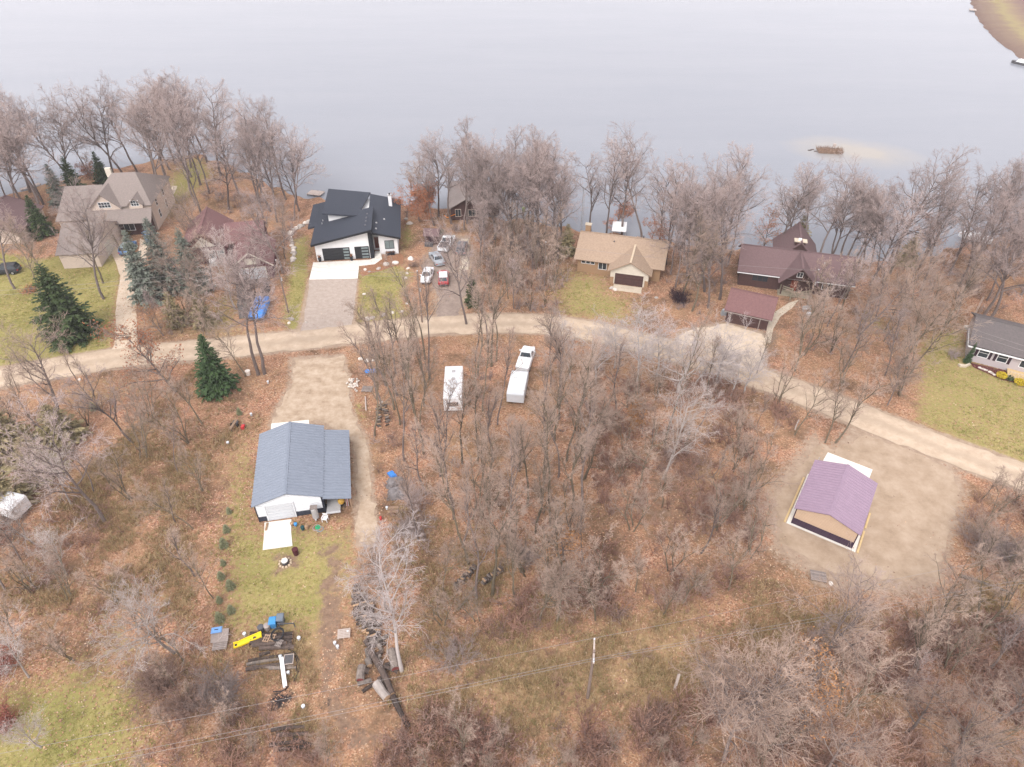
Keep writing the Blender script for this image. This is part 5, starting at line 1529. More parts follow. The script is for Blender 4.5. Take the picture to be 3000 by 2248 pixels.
e = put('red_jack', 1116, 1522, 20, 'small red can under the branches right of the driveway', 'can'); MB().lathe([(.14, 0), (.14, .4), (.05, .5)], 10).build('body', M['red_paint'], e); MB().tube((0, 0, .5), (.08, 0, .6), .03, n=6).build('spout', M['red_paint'], e)
log_obj(G(1071, 1165), G(1073, 1205), .1, .1, 'pale timber lying at the driveway edge', bark='pole_pale', name='timber')

# fence and walk by the brown house
for (a, b, lab) in (((2282, 852), (2318, 864), 'weathered plank fence left of the brown house walkway'), ((2318, 864), (2312, 880), 'short fence turning the corner at the walkway'), ((2314, 876), (2376, 868), 'weathered plank fence in front of the brown house porch')):
    A, B = G(*a), G(*b); L = math.hypot(B[0] - A[0], B[1] - A[1])
    e = empty('plank_fence', (*A, 0), math.atan2(B[1] - A[1], B[0] - A[0]), lab, 'fence')
    for z in (.25, .6, .95): MB().box(0, L, -.03, .03, z, z + .2).build('plank', M['fence_wood'], e)
    for x in (0.06, L - .12): MB().box(x, x + .1, .04, .14, 0, 1.2).build('post', M['fence_wood'], e)
bucket(2366, 930, 'white bin beside the brown house walkway', r=.35, hh=.8)
e = put('bench', 2362, 912, 10, 'grey bench above the white bin', 'bench'); MB().box(-.7, .7, -.2, .2, .42, .48).build('seat', M['metal_grey'], e); MB().box(-.7, .7, .2, .26, .5, .9).build('backrest', M['metal_grey'], e)
for x in (-.6, .6): MB().box(x - .04, x + .04, -.2, .2, 0, .42).build('leg', M['metal_grey'], e)
e = put('covered_grill', 2120, 922, 0, 'pale covered grill at the corner of the maroon roofed garage', 'grill'); MB().frus((-.5, .5, -.3, .3), 0, (-.35, .35, -.2, .2), .9).build('cover', M['car_silver'], e); MB().box(-.3, .3, -.15, .15, .9, 1.0).build('lid', M['white_panel'], e)
# white boat things on the shore
def dock(px0, py0, px1, py1, wdt, label):
    a, b = G(px0, py0, WATER_Z + .35), G(px1, py1, WATER_Z + .35)
    e = empty('boat_dock', (*a, WATER_Z), math.atan2(b[1] - a[1], b[0] - a[0]), label, 'dock'); L = math.hypot(b[0] - a[0], b[1] - a[1])
    n = max(4, int(L / .5)); proto = None
    for k in range(n):
        if proto is None: proto = MB().box(0, L / n - .04, -wdt / 2, wdt / 2, .33, .4).build('plank', M['pole_pale'], e); o = proto
        else: o = proto.copy(); col.objects.link(o); o.parent = e
        o.location = (k * L / n, 0, 0)
    for x in (.2, L / 2, L - .2):
        for s in (-1, 1): MB().tube((x, s * wdt * .45, -1), (x, s * wdt * .45, .5), .06, n=6).build('pile', M['pole_wood'], e)
dock(60, 556, 118, 538, 1.2, 'small wooden dock at the far left shore')
dock(2866, 30, 2840, 28, 3.5, 'pale dock on the far bank at the upper right')
dock(905, 563, 945, 568, 2.2, 'timber deck at the water left of the modern house')
for (px, py, lab) in ((2985, 188, 'white boat moored off the far bank, left of two'), (2999, 190, 'white boat moored off the far bank, right of two')):
    e = empty('moored_boat', (*G(px, py, WATER_Z), WATER_Z), D(30), lab, 'boat', 'boats off the far bank')
    q = MB(); loft(q, [[(-w_, y, .0), (-w_ * 1.15, y, .7), (w_ * 1.15, y, .7), (w_, y, 0)] for y, w_ in ((-2.5, .8), (-1, 1), (1, .95), (2.4, .35))]); q.build('hull', M['bed_liner'], e)
    MB().frus((-.9, .9, -1.8, .8), .7, (-.6, .6, -1.4, .3), 1.5).build('canopy', M['car_white'], e)
e = put('stored_boat', 2855, 705, 60, 'white covered boat on the right shore behind the trees', 'boat'); q = MB()
loft(q, [[(-w_, y, .3), (-w_ * 1.1, y, .9), (-w_ * .4, y, h_), (w_ * .4, y, h_), (w_ * 1.1, y, .9), (w_, y, .3)] for y, w_, h_ in ((-2.6, .9, 1.2), (0, 1.1, 1.5), (2.0, .8, 1.3), (2.8, .2, 1.0))]); q.build('cover', M['white_paint'], e)
MB().box(-.5, .5, -2.2, 1.8, 0, .3).build('cradle', M['bed_liner'], e)
e = put('boat_lift', 1812, 692, -10, 'white canopy boat lift at the water behind the tan house', 'boat lift', z=-.6)
MB().slab([(-1.3, -2, 2.6), (1.3, -2, 2.6), (1.3, 2, 2.6), (-1.3, 2, 2.6)], .12).build('canopy', M['white_paint'], e)
for x in (-1.2, 1.2):
    for y in (-1.9, 1.9): MB().tube((x, y, -.6), (x, y, 2.5), .06, n=6).build('post', M['metal_grey'], e)
# reed island with a hut of reeds
e = empty('reed_blind', (*G(2430, 446, WATER_Z), WATER_Z), D(-8), 'reed covered hunting blind out in the shallow lake', 'blind')
MB().box(-2.6, 2.6, -1.1, 1.1, -.1, .5).build('platform', M['reed'], e)
q = MB()
for k in range(700):
    x = random.uniform(-2.9, 2.9); y = random.uniform(-1.4, 1.4)
    q.tube((x, y, random.uniform(0, .4)), (x + random.uniform(-.4, .4), y + random.uniform(-.3, .3), random.uniform(.5, 1.3)), .04, .008, 3, cap=False)
q.build('reeds', M['reed'], e)
MB().box(.4, 1.0, -.2, .2, 1.2, 2.0).build('panel', M['pole_pale'], e)
for k, (px, py) in enumerate(((2372, 441), (2380, 439), (2390, 444))):
    o = MB().frus((-.5, .5, -.2, .2), -.05, (-.3, .3, -.1, .1), .14).build('floating_decoy', M['log_bark']); o.location = (*G(px, py, WATER_Z), WATER_Z); tag(o, f'dark speck floating left of the reed blind, {("leftmost", "middle", "rightmost")[k]} of three', 'decoy', 'floating decoys by the reed blind')
# orange string of lights by the hidden house
q = MB(); q.path([(*G(x, y), 1.2) for x, y in ((1302, 648), (1312, 655), (1322, 650), (1340, 643))], .07, 5)
tag(q.build('light_string', M['orange_light']), 'orange garland hanging before the hidden grey cottage', 'garland')
o = MB().lathe([(.3, 0), (.34, .8), (.2, .95)], 10).build('green_barrel', mat('lime', (.42, .62, .20), (.36, .55, .16), 3)); o.location = (*G(1534, 620), 0); tag(o, 'lime green barrel by the water behind the bare trees', 'barrel')
# cast stepping things and a bird bath
e = put('stone_pillar', 728, 1098, 0, 'pale stone pillar stump at the foot of the twin trunks', 'pillar'); MB().lathe([(.3, 0), (.28, .5), (.36, .55), (.36, .7)], 12).build('body', M['stone_white'], e)
o = MB().frus((-.12, .12, -.05, .05), 0, (-.12, .12, -.05, .05), 1.6).build('marker_post', M['pole_pale']); o.location = (*G(1976, 2022), 0); o.rotation_euler = (-.5, .25, 0); tag(o, 'pale marker stake leaning in the dry grass right of the pole', 'stake')

# ------------------------------------------------------------------ boulders
def boulder(r, seed):
    rn = np.random.default_rng(seed); bm = bmesh.new()
    bmesh.ops.create_icosphere(bm, subdivisions=2, radius=1)
    sc = np.array([1, .75, .55]) * (1 + rn.uniform(-.2, .2, 3)); ph = rn.uniform(0, 6, 6)
    for v in bm.verts:
        c = np.array(v.co); f = 1 + .16 * math.sin(2.2 * c[0] + ph[0]) + .13 * math.sin(2.7 * c[1] + ph[1]) + .1 * math.sin(3.3 * c[2] + ph[2]) + rn.uniform(-.04, .04)
        v.co = Vector(c * f * sc * r)
    me = bpy.data.meshes.new('boulder'); bm.to_mesh(me); bm.free(); return me
rock_me = [boulder(1, k) for k in range(6)]
for k, me in enumerate(rock_me): me.materials.append(M['stone'] if k % 2 else M['stone_white'])
ROCKS = [(1066, 863, .35, 'tan boulder on the front lawn beside the gravel drive'), (1123, 924, .45, 'pale boulder at the road end of the front lawn'), (1150, 918, .4, 'grey boulder right of the pale one at the lawn end'),
         (1176, 914, .4, 'grey boulder nearest the parking area at the lawn end'), (1078, 934, .5, 'pale flat rocks in the leaf ring on the lawn, left'), (1092, 932, .4, 'pale flat rocks in the leaf ring on the lawn, right'),
         (1192, 891, .3, 'round white rock on the lawn edge below the cars'), (1192, 867, .3, 'round white rock on the lawn edge beside the cars'), (1190, 816, .4, 'tan rock bordering the lawn left of the white sedan'), (1193, 802, .35, 'tan rock bordering the lawn above the white sedan'),
         (1195, 787, .3, 'small tan rock bordering the lawn near the flower bed'), (1132, 775, .6, 'large pale boulder in the planting bed'), (1160, 772, .7, 'largest pale boulder at the right of the planting bed'), (1110, 787, .45, 'grey boulder in the middle of the planting bed'),
         (1070, 791, .4, 'tan boulder at the left tip of the planting bed'), (1083, 797, .3, 'small rock at the lower edge of the planting bed'), (1203, 760, .6, 'leaning pale rock right of the modern house'), (1200, 655, .6, 'pale shore boulder right of the chimney'), (1190, 642, .5, 'second pale shore boulder right of the chimney'),
         (852, 935, .5, 'white boulder left of the gravel drive by the road'), (846, 948, .35, 'small rock below the white boulder by the road'), (897, 945, .3, 'rock on the left edge of the gravel drive'),
         (1058, 1052, .35, 'white rock left of three by the driveway mouth'), (1075, 1057, .4, 'pinkish rock in the middle of three by the driveway mouth'), (1092, 1057, .3, 'white rock right of three by the driveway mouth'), (1116, 1180, .3, 'pale rock above the firewood rows'),
         (233, 1114, .3, 'white rock on the left roadside'), (1790, 845, .5, 'pale rock heap at the tan garage corner, left piece'), (1802, 848, .4, 'pale rock heap at the tan garage corner, right piece'), (1923, 873, .3, 'white rock below the tan house corner'), (2434, 1712, .3, 'white rock below the weathered pallet'),
         (1842, 1282, .25, 'white rock in the brown thicket')]
for k, (x, y, r, lab) in enumerate(ROCKS):
    o = link('boulder', rock_me[k % 6], None); o.location = (*G(x, y), .12 * r); o.scale = (r, r, r); o.rotation_euler = (0, 0, k * 1.3); tag(o, lab, 'boulder', 'boulders around the lawns')
wall_px = [(905, 650), (893, 658), (880, 664), (868, 668), (858, 674), (853, 684), (850, 695), (852, 708), (857, 722), (860, 735), (862, 748), (858, 760), (853, 768)]
k = 0
for (a, b) in zip(wall_px[:-1], wall_px[1:]):
    for t in (0, .5):
        x, y = a[0] + (b[0] - a[0]) * t + random.uniform(-2, 2), a[1] + (b[1] - a[1]) * t + random.uniform(-2, 2)
        o = link('boulder', rock_me[k % 6], None); s = random.uniform(.35, .6); o.location = (*G(x, y), .1); o.scale = (s, s, s); o.rotation_euler = (0, 0, k); k += 1
        tag(o, 'pale rock in the curved row between maroon and modern houses', 'boulder', 'rock row left of the modern house')
for k, (x, y) in enumerate(((2869, 1078), (2877, 1081), (2884, 1084), (2891, 1086), (2899, 1090), (2906, 1094), (2912, 1099))):
    o = link('boulder', rock_me[k % 6], None); o.location = (*G(x, y), .04); o.scale = (.25, .25, .2); tag(o, 'pale edging stone along the red mulch bed', 'boulder', 'edging stones of the mulch bed')

# ------------------------------------------------------------------ trees
def norm(a): return a / (np.linalg.norm(a, axis=-1, keepdims=True) + 1e-9)


def grow(start, dirs, length, K, wob, up, rg):
    """N wandering paths of K steps"""
    p, d = start.copy(), norm(dirs)
    P_, D_ = [p], [d]
    st = (length / K)[:, None]
    for _ in range(K):
        d = norm(d + rg.normal(0, wob, d.shape) + np.array([0, 0, up]))
        p = p + d * st
        P_.append(p); D_.append(d)
    return np.stack(P_, 1), np.stack(D_, 1)


def spawn(P_, D_, length, per, t0, t1, a0, a1, ratio, rg, taper=.5):
    """children along each path: start points, directions, lengths, parent index, t"""
    N, K = P_.shape[0], P_.shape[1] - 1
    par = np.repeat(np.arange(N), per)
    t = np.tile(np.linspace(t0, t1, per), N) + rg.uniform(-.5, .5, N * per) * (t1 - t0) / per
    t = np.clip(t, 0, .999)
    f = t * K; i = f.astype(int); f = (f - i)[:, None]
    s = P_[par, i] * (1 - f) + P_[par, i + 1] * f
    d = norm(D_[par, i])
    r = rg.normal(0, 1, d.shape); r = norm(r - d * (r * d).sum(1, keepdims=True))
    a = rg.uniform(a0, a1, len(par))[:, None]
    nd_ = d * np.cos(a) + r * np.sin(a)
    L = length[par] * ratio * (1 - taper * t) * rg.uniform(.7, 1.25, len(par))
    return s, nd_, L, par, t


def tubes(P_, r0, r1, n, curve=1.0):
    """tapered n-sided tubes along N paths -> verts, quads"""
    N, K1 = P_.shape[:2]
    d = norm(np.gradient(P_, axis=1))
    ref = np.where(np.abs(d[..., 2:3]) > .9, np.array([1., 0, 0]), np.array([0, 0, 1.]))
    u = norm(np.cross(d, ref)); w = np.cross(d, u)
    t = np.linspace(0, 1, K1)[None, :] ** curve
    r = r0[:, None] * (1 - t) + r1[:, None] * t
    a = 2 * np.pi * np.arange(n) / n
    V = P_[:, :, None, :] + r[:, :, None, None] * (np.cos(a)[None, None, :, None] * u[:, :, None, :] + np.sin(a)[None, None, :, None] * w[:, :, None, :])
    ii = np.arange(N * K1 * n).reshape(N, K1, n)
    nx = np.roll(ii, -1, axis=2)
    F = np.stack([ii[:, :-1], nx[:, :-1], nx[:, 1:], ii[:, 1:]], -1).reshape(-1, 4)
    return V.reshape(-1, 3), F


def spikes(P_, r0):
    """thin three-sided twigs ending in a point (two steps)"""
    N = len(P_); a = P_[:, 0]; b = P_[:, 1]; c = P_[:, -1]
    d = norm(c - a); ref = np.where(np.abs(d[:, 2:3]) > .9, np.array([1., 0, 0]), np.array([0, 0, 1.]))
    u = norm(np.cross(d, ref)); w = np.cross(d, u)
    V = []
    for k in range(3):
        V.append(a + r0[:, None] * (math.cos(2.094 * k) * u + math.sin(2.094 * k) * w))
    for k in range(3):
        V.append(b + .7 * r0[:, None] * (math.cos(2.094 * k) * u + math.sin(2.094 * k) * w))
    V.append(c)
    V = np.stack(V, 1).reshape(-1, 3)
    o = (np.arange(N) * 7)[:, None]
    Q = np.concatenate([o + np.array([[0, 1, 4, 3]]), o + np.array([[1, 2, 5, 4]]), o + np.array([[2, 0, 3, 5]])])
    T = np.concatenate([o + np.array([[3, 4, 6]]), o + np.array([[4, 5, 6]]), o + np.array([[5, 3, 6]])])
    return V, Q, T


def spikes1(P_, r0):
    """straight three-sided twigs ending in a point"""
    N = len(P_); a = P_[:, 0]; c = P_[:, -1]
    d = norm(c - a); ref = np.where(np.abs(d[:, 2:3]) > .9, np.array([1., 0, 0]), np.array([0, 0, 1.]))
    u = norm(np.cross(d, ref)); w = np.cross(d, u)
    V = np.stack([a + r0[:, None] * (math.cos(2.094 * k) * u + math.sin(2.094 * k) * w) for k in range(3)] + [c], 1).reshape(-1, 3)
    o = (np.arange(N) * 4)[:, None]
    return V, np.zeros((0, 4), int), np.concatenate([o + np.array([[0, 1, 3]]), o + np.array([[1, 2, 3]]), o + np.array([[2, 0, 3]])])


def merge(parts):
    V, Q, T, b = [], [], [], 0
    for p in parts:
        V.append(p[0])
        if len(p[1]): Q.append(np.asarray(p[1]) + b)
        if len(p) > 2 and len(p[2]): T.append(np.asarray(p[2]) + b)
        b += len(p[0])
    return np.concatenate(V), (np.concatenate(Q) if Q else None), (np.concatenate(T) if T else None)


def leaf_quads(pos, size, rg):
    n = len(pos)
    a = norm(rg.normal(0, 1, (n, 3))); b = norm(np.cross(a, rg.normal(0, 1, (n, 3))))
    s = (size * rg.uniform(.6, 1.3, n))[:, None]
    V = np.stack([pos - a * s, pos - b * s * .5, pos + a * s, pos + b * s * .5], 1).reshape(-1, 3)
    return V, np.arange(4 * n).reshape(n, 4)


def bare_tree(seed, H, trunk_r, clear, limbs, limb_len, ang, up, sub, twig_r, stems=1, leaves=0, leaf_low=False, wob=.1, lean=0.0, trunk_frac=.78, limb_r=.55, fine=False):
    """returns (trunk mesh, crown mesh, leaf mesh or None)"""
    rg = np.random.default_rng(seed)
    s0 = np.zeros((stems, 3)); s0[:, :2] = rg.normal(0, .25 if stems > 1 else 0, (stems, 2))
    d0 = np.zeros((stems, 3)); d0[:, 2] = 1; d0[:, :2] = rg.normal(0, .22 if stems > 1 else .05, (stems, 2)); d0[:, 0] += lean
    L0 = np.full(stems, H * trunk_frac) * rg.uniform(.85, 1.05, stems)
    P0, D0 = grow(s0, d0, L0, 12, .07, .03, rg)
    P0[:, 0, 2] -= .3
    R0 = np.full(stems, trunk_r) * rg.uniform(.8, 1.1, stems)
    per = max(3, limbs // stems)
    s1, d1, L1, p1, t1 = spawn(P0, D0, np.full(stems, H), per, clear, .98, ang[0], ang[1], limb_len, rg, .45)
    P1, D1 = grow(s1, d1, L1, 7, wob, up, rg)
    R1 = R0[p1] * (1 - .82 * t1) * limb_r + .02
    s2, d2, L2, p2, t2 = spawn(P1, D1, L1, sub[0], .18, 1, .45, 1.0, .5, rg, .4)
    P2, D2 = grow(s2, d2, L2, 5, wob * 1.2, up * .8, rg); R2 = R1[p2] * (1 - .75 * t2) * .45 + .006
    s3, d3, L3, p3, t3 = spawn(P2, D2, L2, sub[1], .15, 1, .4, .95, .55, rg, .35)
    P3, D3 = grow(s3, d3, np.maximum(L3, .35), 3, wob * 1.3, up * .8, rg); R3 = np.maximum(R2[p3] * .5, twig_r * 1.15)
    s4, d4, L4, p4, t4 = spawn(P3, D3, np.maximum(L3, .6), sub[2], .12, 1, .35, 1.0, .85, rg, .2)
    P4, D4 = grow(s4, d4, np.clip(L4, .35, 1.5), 2, wob * 1.4, up * .6, rg)
    trunk = merge([tubes(P0, R0 * 1.1, R0 * .16, 8, .85), tubes(P1, R1, R1 * .25, 5), tubes(P2, R2, R2 * .35, 3)])
    crown = merge([tubes(P3, R3, R3 * .5, 3), (spikes if fine else spikes1)(P4, np.full(len(P4), twig_r * (1 if fine else 1.25)))])
    lv = None
    if leaves:
        pos = P4[:, -1]
        if leaf_low: pos = pos[pos[:, 2] < np.quantile(pos[:, 2], leaf_low)]
        base = pos[rg.integers(0, len(pos), leaves)] + rg.normal(0, .18, (leaves, 3))
        lv = leaf_quads(base, .13, rg)
    mk = lambda nm, g: np_mesh(nm, g[0], g[1], g[2] if len(g) > 2 else None)
    return mk('trunk', trunk), mk('crown', crown), (mk('leaves', lv) if lv is not None else None), H


def conifer(seed, H, R, spray, density=1.0, open_=.0):
    rg = np.random.default_rng(seed)
    P0, _ = grow(np.zeros((1, 3)), np.array([[0, 0, 1.]]), np.array([H * .97]), 8, .01, 0, rg)
    P0[:, 0, 2] -= .2
    trunk = tubes(P0, np.array([.03 * H * .55]), np.array([.02]), 7)
    nb = int(34 * H * density)
    z = H * (.05 + .93 * np.sort(rg.random(nb)) ** 1.15)
    az = np.arange(nb) * 2.39996 + rg.uniform(-.4, .4, nb)
    f = 1 - z / H
    ln = R * (f ** .8) * rg.uniform(.72, 1.18, nb) + .12
    s = np.stack([np.zeros(nb), np.zeros(nb), z], 1)
    d = np.stack([np.cos(az), np.sin(az), .25 - .5 * f], 1)
    P1, D1 = grow(s, d, ln, 5, .05, .02, rg)
    per = 16
    s2, d2, L2, p2, t2 = spawn(P1, D1, ln, per, .12, 1, .5, 1.05, .4, rg, .5)
    d2[:, 2] = d2[:, 2] * .35 - .12
    L2 = np.clip(L2, .16, .75) * spray
    d2 = norm(d2); tip = s2 + d2 * L2[:, None]; tip[:, 2] -= .12 * L2
    side = norm(np.cross(d2, np.array([0, 0, 1.]) + rg.normal(0, .5, d2.shape))) * (L2 * .26)[:, None]
    mid = s2 + d2 * (L2 * .45)[:, None]
    V = np.stack([s2, mid + side, tip, mid - side], 1).reshape(-1, 3)
    n = len(s2)
    sp2 = (V, np.arange(4 * n).reshape(n, 4))
    crown = merge([tubes(P1, np.full(nb, .035), np.full(nb, .012), 3), sp2])
    mk = lambda nm, g: np_mesh(nm, g[0], g[1], None)
    return mk('trunk', trunk), mk('crown', crown), None, H


def shrub(seed, H, R, stems, sub, r):
    """many-stemmed leafless shrub: stems + twigs as arrays"""
    rg = np.random.default_rng(seed)
    s = np.zeros((stems, 3)); s[:, :2] = rg.normal(0, R * .25, (stems, 2)); s[:, 2] = -.05
    d = rg.normal(0, 1, (stems, 3)); d[:, :2] *= R / H * .75; d[:, 2] = 1.0
    L = H * rg.uniform(.55, 1.1, stems)
    P1, D1 = grow(s, d, L, 4, .12, -.015, rg)
    s2, d2, L2, p2, t2 = spawn(P1, D1, L, sub[0], .2, 1, .35, .9, .5, rg, .4)
    P2, D2 = grow(s2, d2, L2, 2, .15, .02, rg)
    parts = [tubes(P1, np.full(stems, r * 1.5), np.full(stems, r * .5), 3), spikes1(P2, np.full(len(P2), r))]
    if sub[1]:
        s3, d3, L3, p3, t3 = spawn(P2, D2, L2, sub[1], .15, 1, .3, .9, .6, rg, .3)
        P3, D3 = grow(s3, d3, L3, 2, .15, .02, rg)
        parts.append(spikes1(P3, np.full(len(P3), r * .8)))
    return merge(parts)


# prototypes of each kind of tree
ARCH = {}
ARCH['oak'] = [bare_tree(100 + k, 21, .27, .36 + .05 * (k % 3), 15, .40, (.5, 1.15), .05, (7, 6, 6), .0115, wob=.17, limb_r=.6) for k in range(7)]
ARCH['slim'] = [bare_tree(200 + k, 16, .15, .30 + .06 * (k % 3), 13, .32, (.35, .9), .055, (6, 5, 5), .0105, wob=.14) for k in range(5)]
ARCH['wide'] = [bare_tree(300 + k, 15, .20, .28, 14, .46, (.55, 1.1), .05, (7, 6, 4), .011, wob=.17, trunk_frac=.74, limb_r=.45, fine=True) for k in range(3)]
ARCH['multi'] = [bare_tree(400 + k, 11, .09, .22, 15, .34, (.3, .8), .06, (5, 5, 5), .010, stems=3, wob=.15) for k in range(4)]
ARCH['sycamore'] = [bare_tree(450, 17, .24, .40, 18, .38, (.65, 1.25), .045, (7, 6, 5), .0115, wob=.14, trunk_frac=.82, limb_r=.4, fine=True)]
ARCH['thin'] = [bare_tree(470 + k, 17, .15, .40 + .05 * (k % 3), 11, .27, (.2, .6), .08, (5, 5, 4), .0105, wob=.12, trunk_frac=.86) for k in range(5)]
ARCH['tall'] = [bare_tree(490 + k, 22, .26, .52, 14, .36, (.5, 1.1), .05, (7, 6, 6), .0125, wob=.17) for k in range(2)]
ARCH['rust'] = [bare_tree(500 + k, 13, .15, .16, 16, .36, (.7, 1.2), .04, (6, 5, 5), .012, leaves=3800 if k < 2 else 1500, leaf_low=.6 if k < 2 else None, wob=.14) for k in range(3)]
ARCH['spruce'] = [conifer(600 + k, 10, 2.7, 1.0, 1.0) for k in range(3)]
ARCH['cedar'] = [conifer(700 + k, 8, 2.6, 1.1, .7) for k in range(2)]
ARCH['young'] = [conifer(800 + k, 1.6, .55, .8, 2.4) for k in range(2)]
LOOK = {'thin': ('bark_oak', 'twig_moss'), 'thinmoss': ('bark_moss', 'twig_moss'), 'tall': ('bark_oak', 'twig_oak'), 'palest': ('bark_white', 'twig_white'), 'sycamore': ('bark_white', 'twig_white'), 'oak': ('bark_oak', 'twig_oak'), 'slim': ('bark_moss', 'twig_moss'), 'wide': ('bark_oak', 'twig_moss'), 'multi': ('bark_moss', 'twig_moss'), 'rust': ('bark_oak', 'twig_moss'), 'pale': ('bark_pale', 'twig_pale'),
        'greyslim': ('bark_oak', 'twig_oak'), 'spruce': ('bark_oak', 'needle_green'), 'bluespruce': ('bark_oak', 'needle_blue'), 'cedar': ('bark_oak', 'needle_olive'), 'brightspruce': ('bark_oak', 'needle_bright'), 'young': ('bark_oak', 'needle_young')}
SHAPE = {'thinmoss': 'thin', 'palest': 'wide', 'pale': 'wide', 'greyslim': 'slim', 'bluespruce': 'spruce', 'brightspruce': 'spruce'}
_tree_me = {}
TREES = []


def tree(look, px, py, ht, label=None, group=None, lean=(0.0, 0.0), pick=None, row=None, leafm='leaf_rust', name=None, cat='tree', xy=None, wid=1.0):
    arch = SHAPE.get(look, look)
    k = (len(TREES) * 7 + 3) % len(ARCH[arch]) if pick is None else pick % len(ARCH[arch])
    key = (look, k, leafm)
    tr, cr, lv, H0 = ARCH[arch][k]
    if key not in _tree_me:
        ms = []
        for me, mn in ((tr, LOOK[look][0]), (cr, LOOK[look][1]), (lv, leafm)):
            if me is None: ms.append(None); continue
            if not len(me.materials): me.materials.append(M[mn])
            ms.append((me, M[mn]))
        _tree_me[key] = ms
    x, y = G(px, py) if xy is None else xy
    s = ht / H0
    rr = random.Random(len(TREES) * 13 + 1)
    KN = {'multi': 'sapling', 'rust': 'rust_leaved_tree', 'spruce': 'conifer_tree', 'cedar': 'cedar_tree', 'young': 'young_evergreen', 'sycamore': 'pale_tree'}
    e = empty(name or KN.get(arch, 'pale_tree' if look in ('pale', 'palest') else 'bare_tree'), (x, y, float(land_z(x, y))), rr.uniform(0, 6.28), label, cat, group)
    e.scale = (s * wid, s * wid, s)
    if lean != (0.0, 0.0):
        # tilt towards a world direction while keeping a random spin
        e.rotation_mode = 'QUATERNION'
        ax = Vector((-lean[1], lean[0], 0)); ang = ax.length
        from mathutils import Quaternion
        e.rotation_quaternion = Quaternion(ax.normalized(), ang) @ Quaternion((0, 0, 1), rr.uniform(0, 6.28))
    for nm, mm in zip(('trunk', 'crown', 'leaves'), _tree_me[key]):
        if mm is not None:
            o = link(nm, mm[0], None, e)
            o.material_slots[0].link = 'OBJECT'          # alike shapes share a mesh, each look keeps its bark
            o.material_slots[0].material = mm[1]
    TREES.append(dict(o=e, row=row, px=px, xy=(x, y)))
    return e


# named trees, left to right through the picture
tree('tall', 757, 1098, 23, 'left of the twin grey trunks between the road and the steel barn driveway', lean=(-.03, .02))
tree('tall', 776, 1096, 22, 'right of the twin grey trunks between the road and the steel barn driveway', lean=(.06, .05))
tree('slim', 720, 1103, 12, 'thin dark leaning tree just left of the twin grey trunks', lean=(-.22, .1))
tree('rust', 517, 1148, 14, 'oak holding rusty leaves that overhang the left road', lean=(-.12, .05), pick=2)
tree('slim', 593, 1243, 11, 'thin pale trunk alone on the leaf slope left of the steel barn', lean=(-.15, 0))
tree('greyslim', 389, 1297, 15, 'forked bare tree in the middle of the left leaf slope', lean=(-.12, .02))
tree('greyslim', 307, 1529, 22, 'tallest slender tree of the left slope, its crown over the left road')
tree('slim', 566, 1550, 10, 'mossy tree leaning far left beside the barn lawn', lean=(-.32, .05))
tree('wide', 175, 1215, 16, 'many-limbed bare tree by the left road above the cedars')
tree('pale', 512, 1912, 13.5, 'old tree with pale twisted limbs above the dark thicket', lean=(-.08, 0), pick=1)
tree('slim', 537, 1935, 9, 'short mossy trunk beside the old pale limbed tree')
tree('slim', 625, 1753, 8, 'thin tree leaning left at the edge of the barn lawn', lean=(-.25, 0))
tree('pale', 85, 1985, 9, 'spreading pale tree by the red shrubs at the lower left', pick=0)
tree('pale', 195, 1685, 8.5, 'gnarled pale tree tangled with the left cedars, lower one', pick=2)
tree('pale', 110, 1600, 10, 'gnarled pale tree tangled with the left cedars, middle one', pick=1)
tree('pale', 210, 1480, 10, 'gnarled pale tree tangled with the left cedars, upper one', pick=0)
tree('pale', 120, 2190, 6, 'low pale tree over the green grass at the bottom left', pick=2)
tree('sycamore', 1177, 1966, 16, 'whitest tree, smooth pale trunk rising from the log heap', pick=0, lean=(-.03, .02))
tree('slim', 1132, 1790, 14, 'dark trunk right behind the whitest tree')
tree('oak', 1367, 950, 17, 'dark spreading tree at the road below the parked cars')
tree('pale', 1942, 1404, 15, 'pale tree leaning right with bright spreading limbs in the thicket', lean=(.22, .1), pick=0)
tree('slim', 1875, 1427, 14, 'mossy straight trunk left of the leaning pale tree')
tree('palest', 1985, 1150, 12, 'pale bushy crown over the road left of the pale garage drive', pick=2, wid=1.4)
tree('palest', 1860, 1135, 12, 'pale bushy crown over the road in front of the tan house', pick=1, wid=1.4)
tree('palest', 2095, 1135, 11, 'pale bushy crown over the pale garage drive', pick=0, wid=1.35)
tree('palest', 1745, 1125, 11, 'pale bushy crown by the road right of the box trailer', pick=2, wid=1.15)
tree('wide', 2206, 2132, 17, 'largest bare tree of the lower right corner', lean=(.05, .03), pick=1)
tree('wide', 2383, 2003, 15.5, 'forked dark tree reaching towards the gravel pad', lean=(.14, .05), pick=2)
tree('wide', 2120, 2230, 15, 'low wide bare tree cut by the lower edge right of the pole', pick=0)
tree('slim', 2418, 1298, 11, 'left of the two thin trees between road and gravel pad', lean=(.05, .05))
tree('slim', 2447, 1298, 13, 'right of the two thin trees between road and gravel pad, leaning right', lean=(.25, .1))
tree('slim', 2328, 1275, 11, 'thin tree at the thicket corner beside the pale post', lean=(.12, .05))
tree('slim', 2926, 1498, 9, 'thin tree above the right thicket beside the gravel pad', lean=(.2, .05))
tree('oak', 2873, 936, 20, 'dark trunk leaning behind the grey house, left of two', lean=(.1, .05))
tree('oak', 2902, 934, 20, 'dark trunk leaning behind the grey house, right of two', lean=(.12, .05))
tree('slim', 2633, 1080, 15, 'left of two close dark trunks by the grey house lawn')
tree('slim', 2669, 1094, 16, 'right of two close dark trunks by the grey house lawn', lean=(.05, 0))
tree('wide', 2511, 990, 14, 'leaning dark tree on the orange leaf slope', lean=(.14, .02))
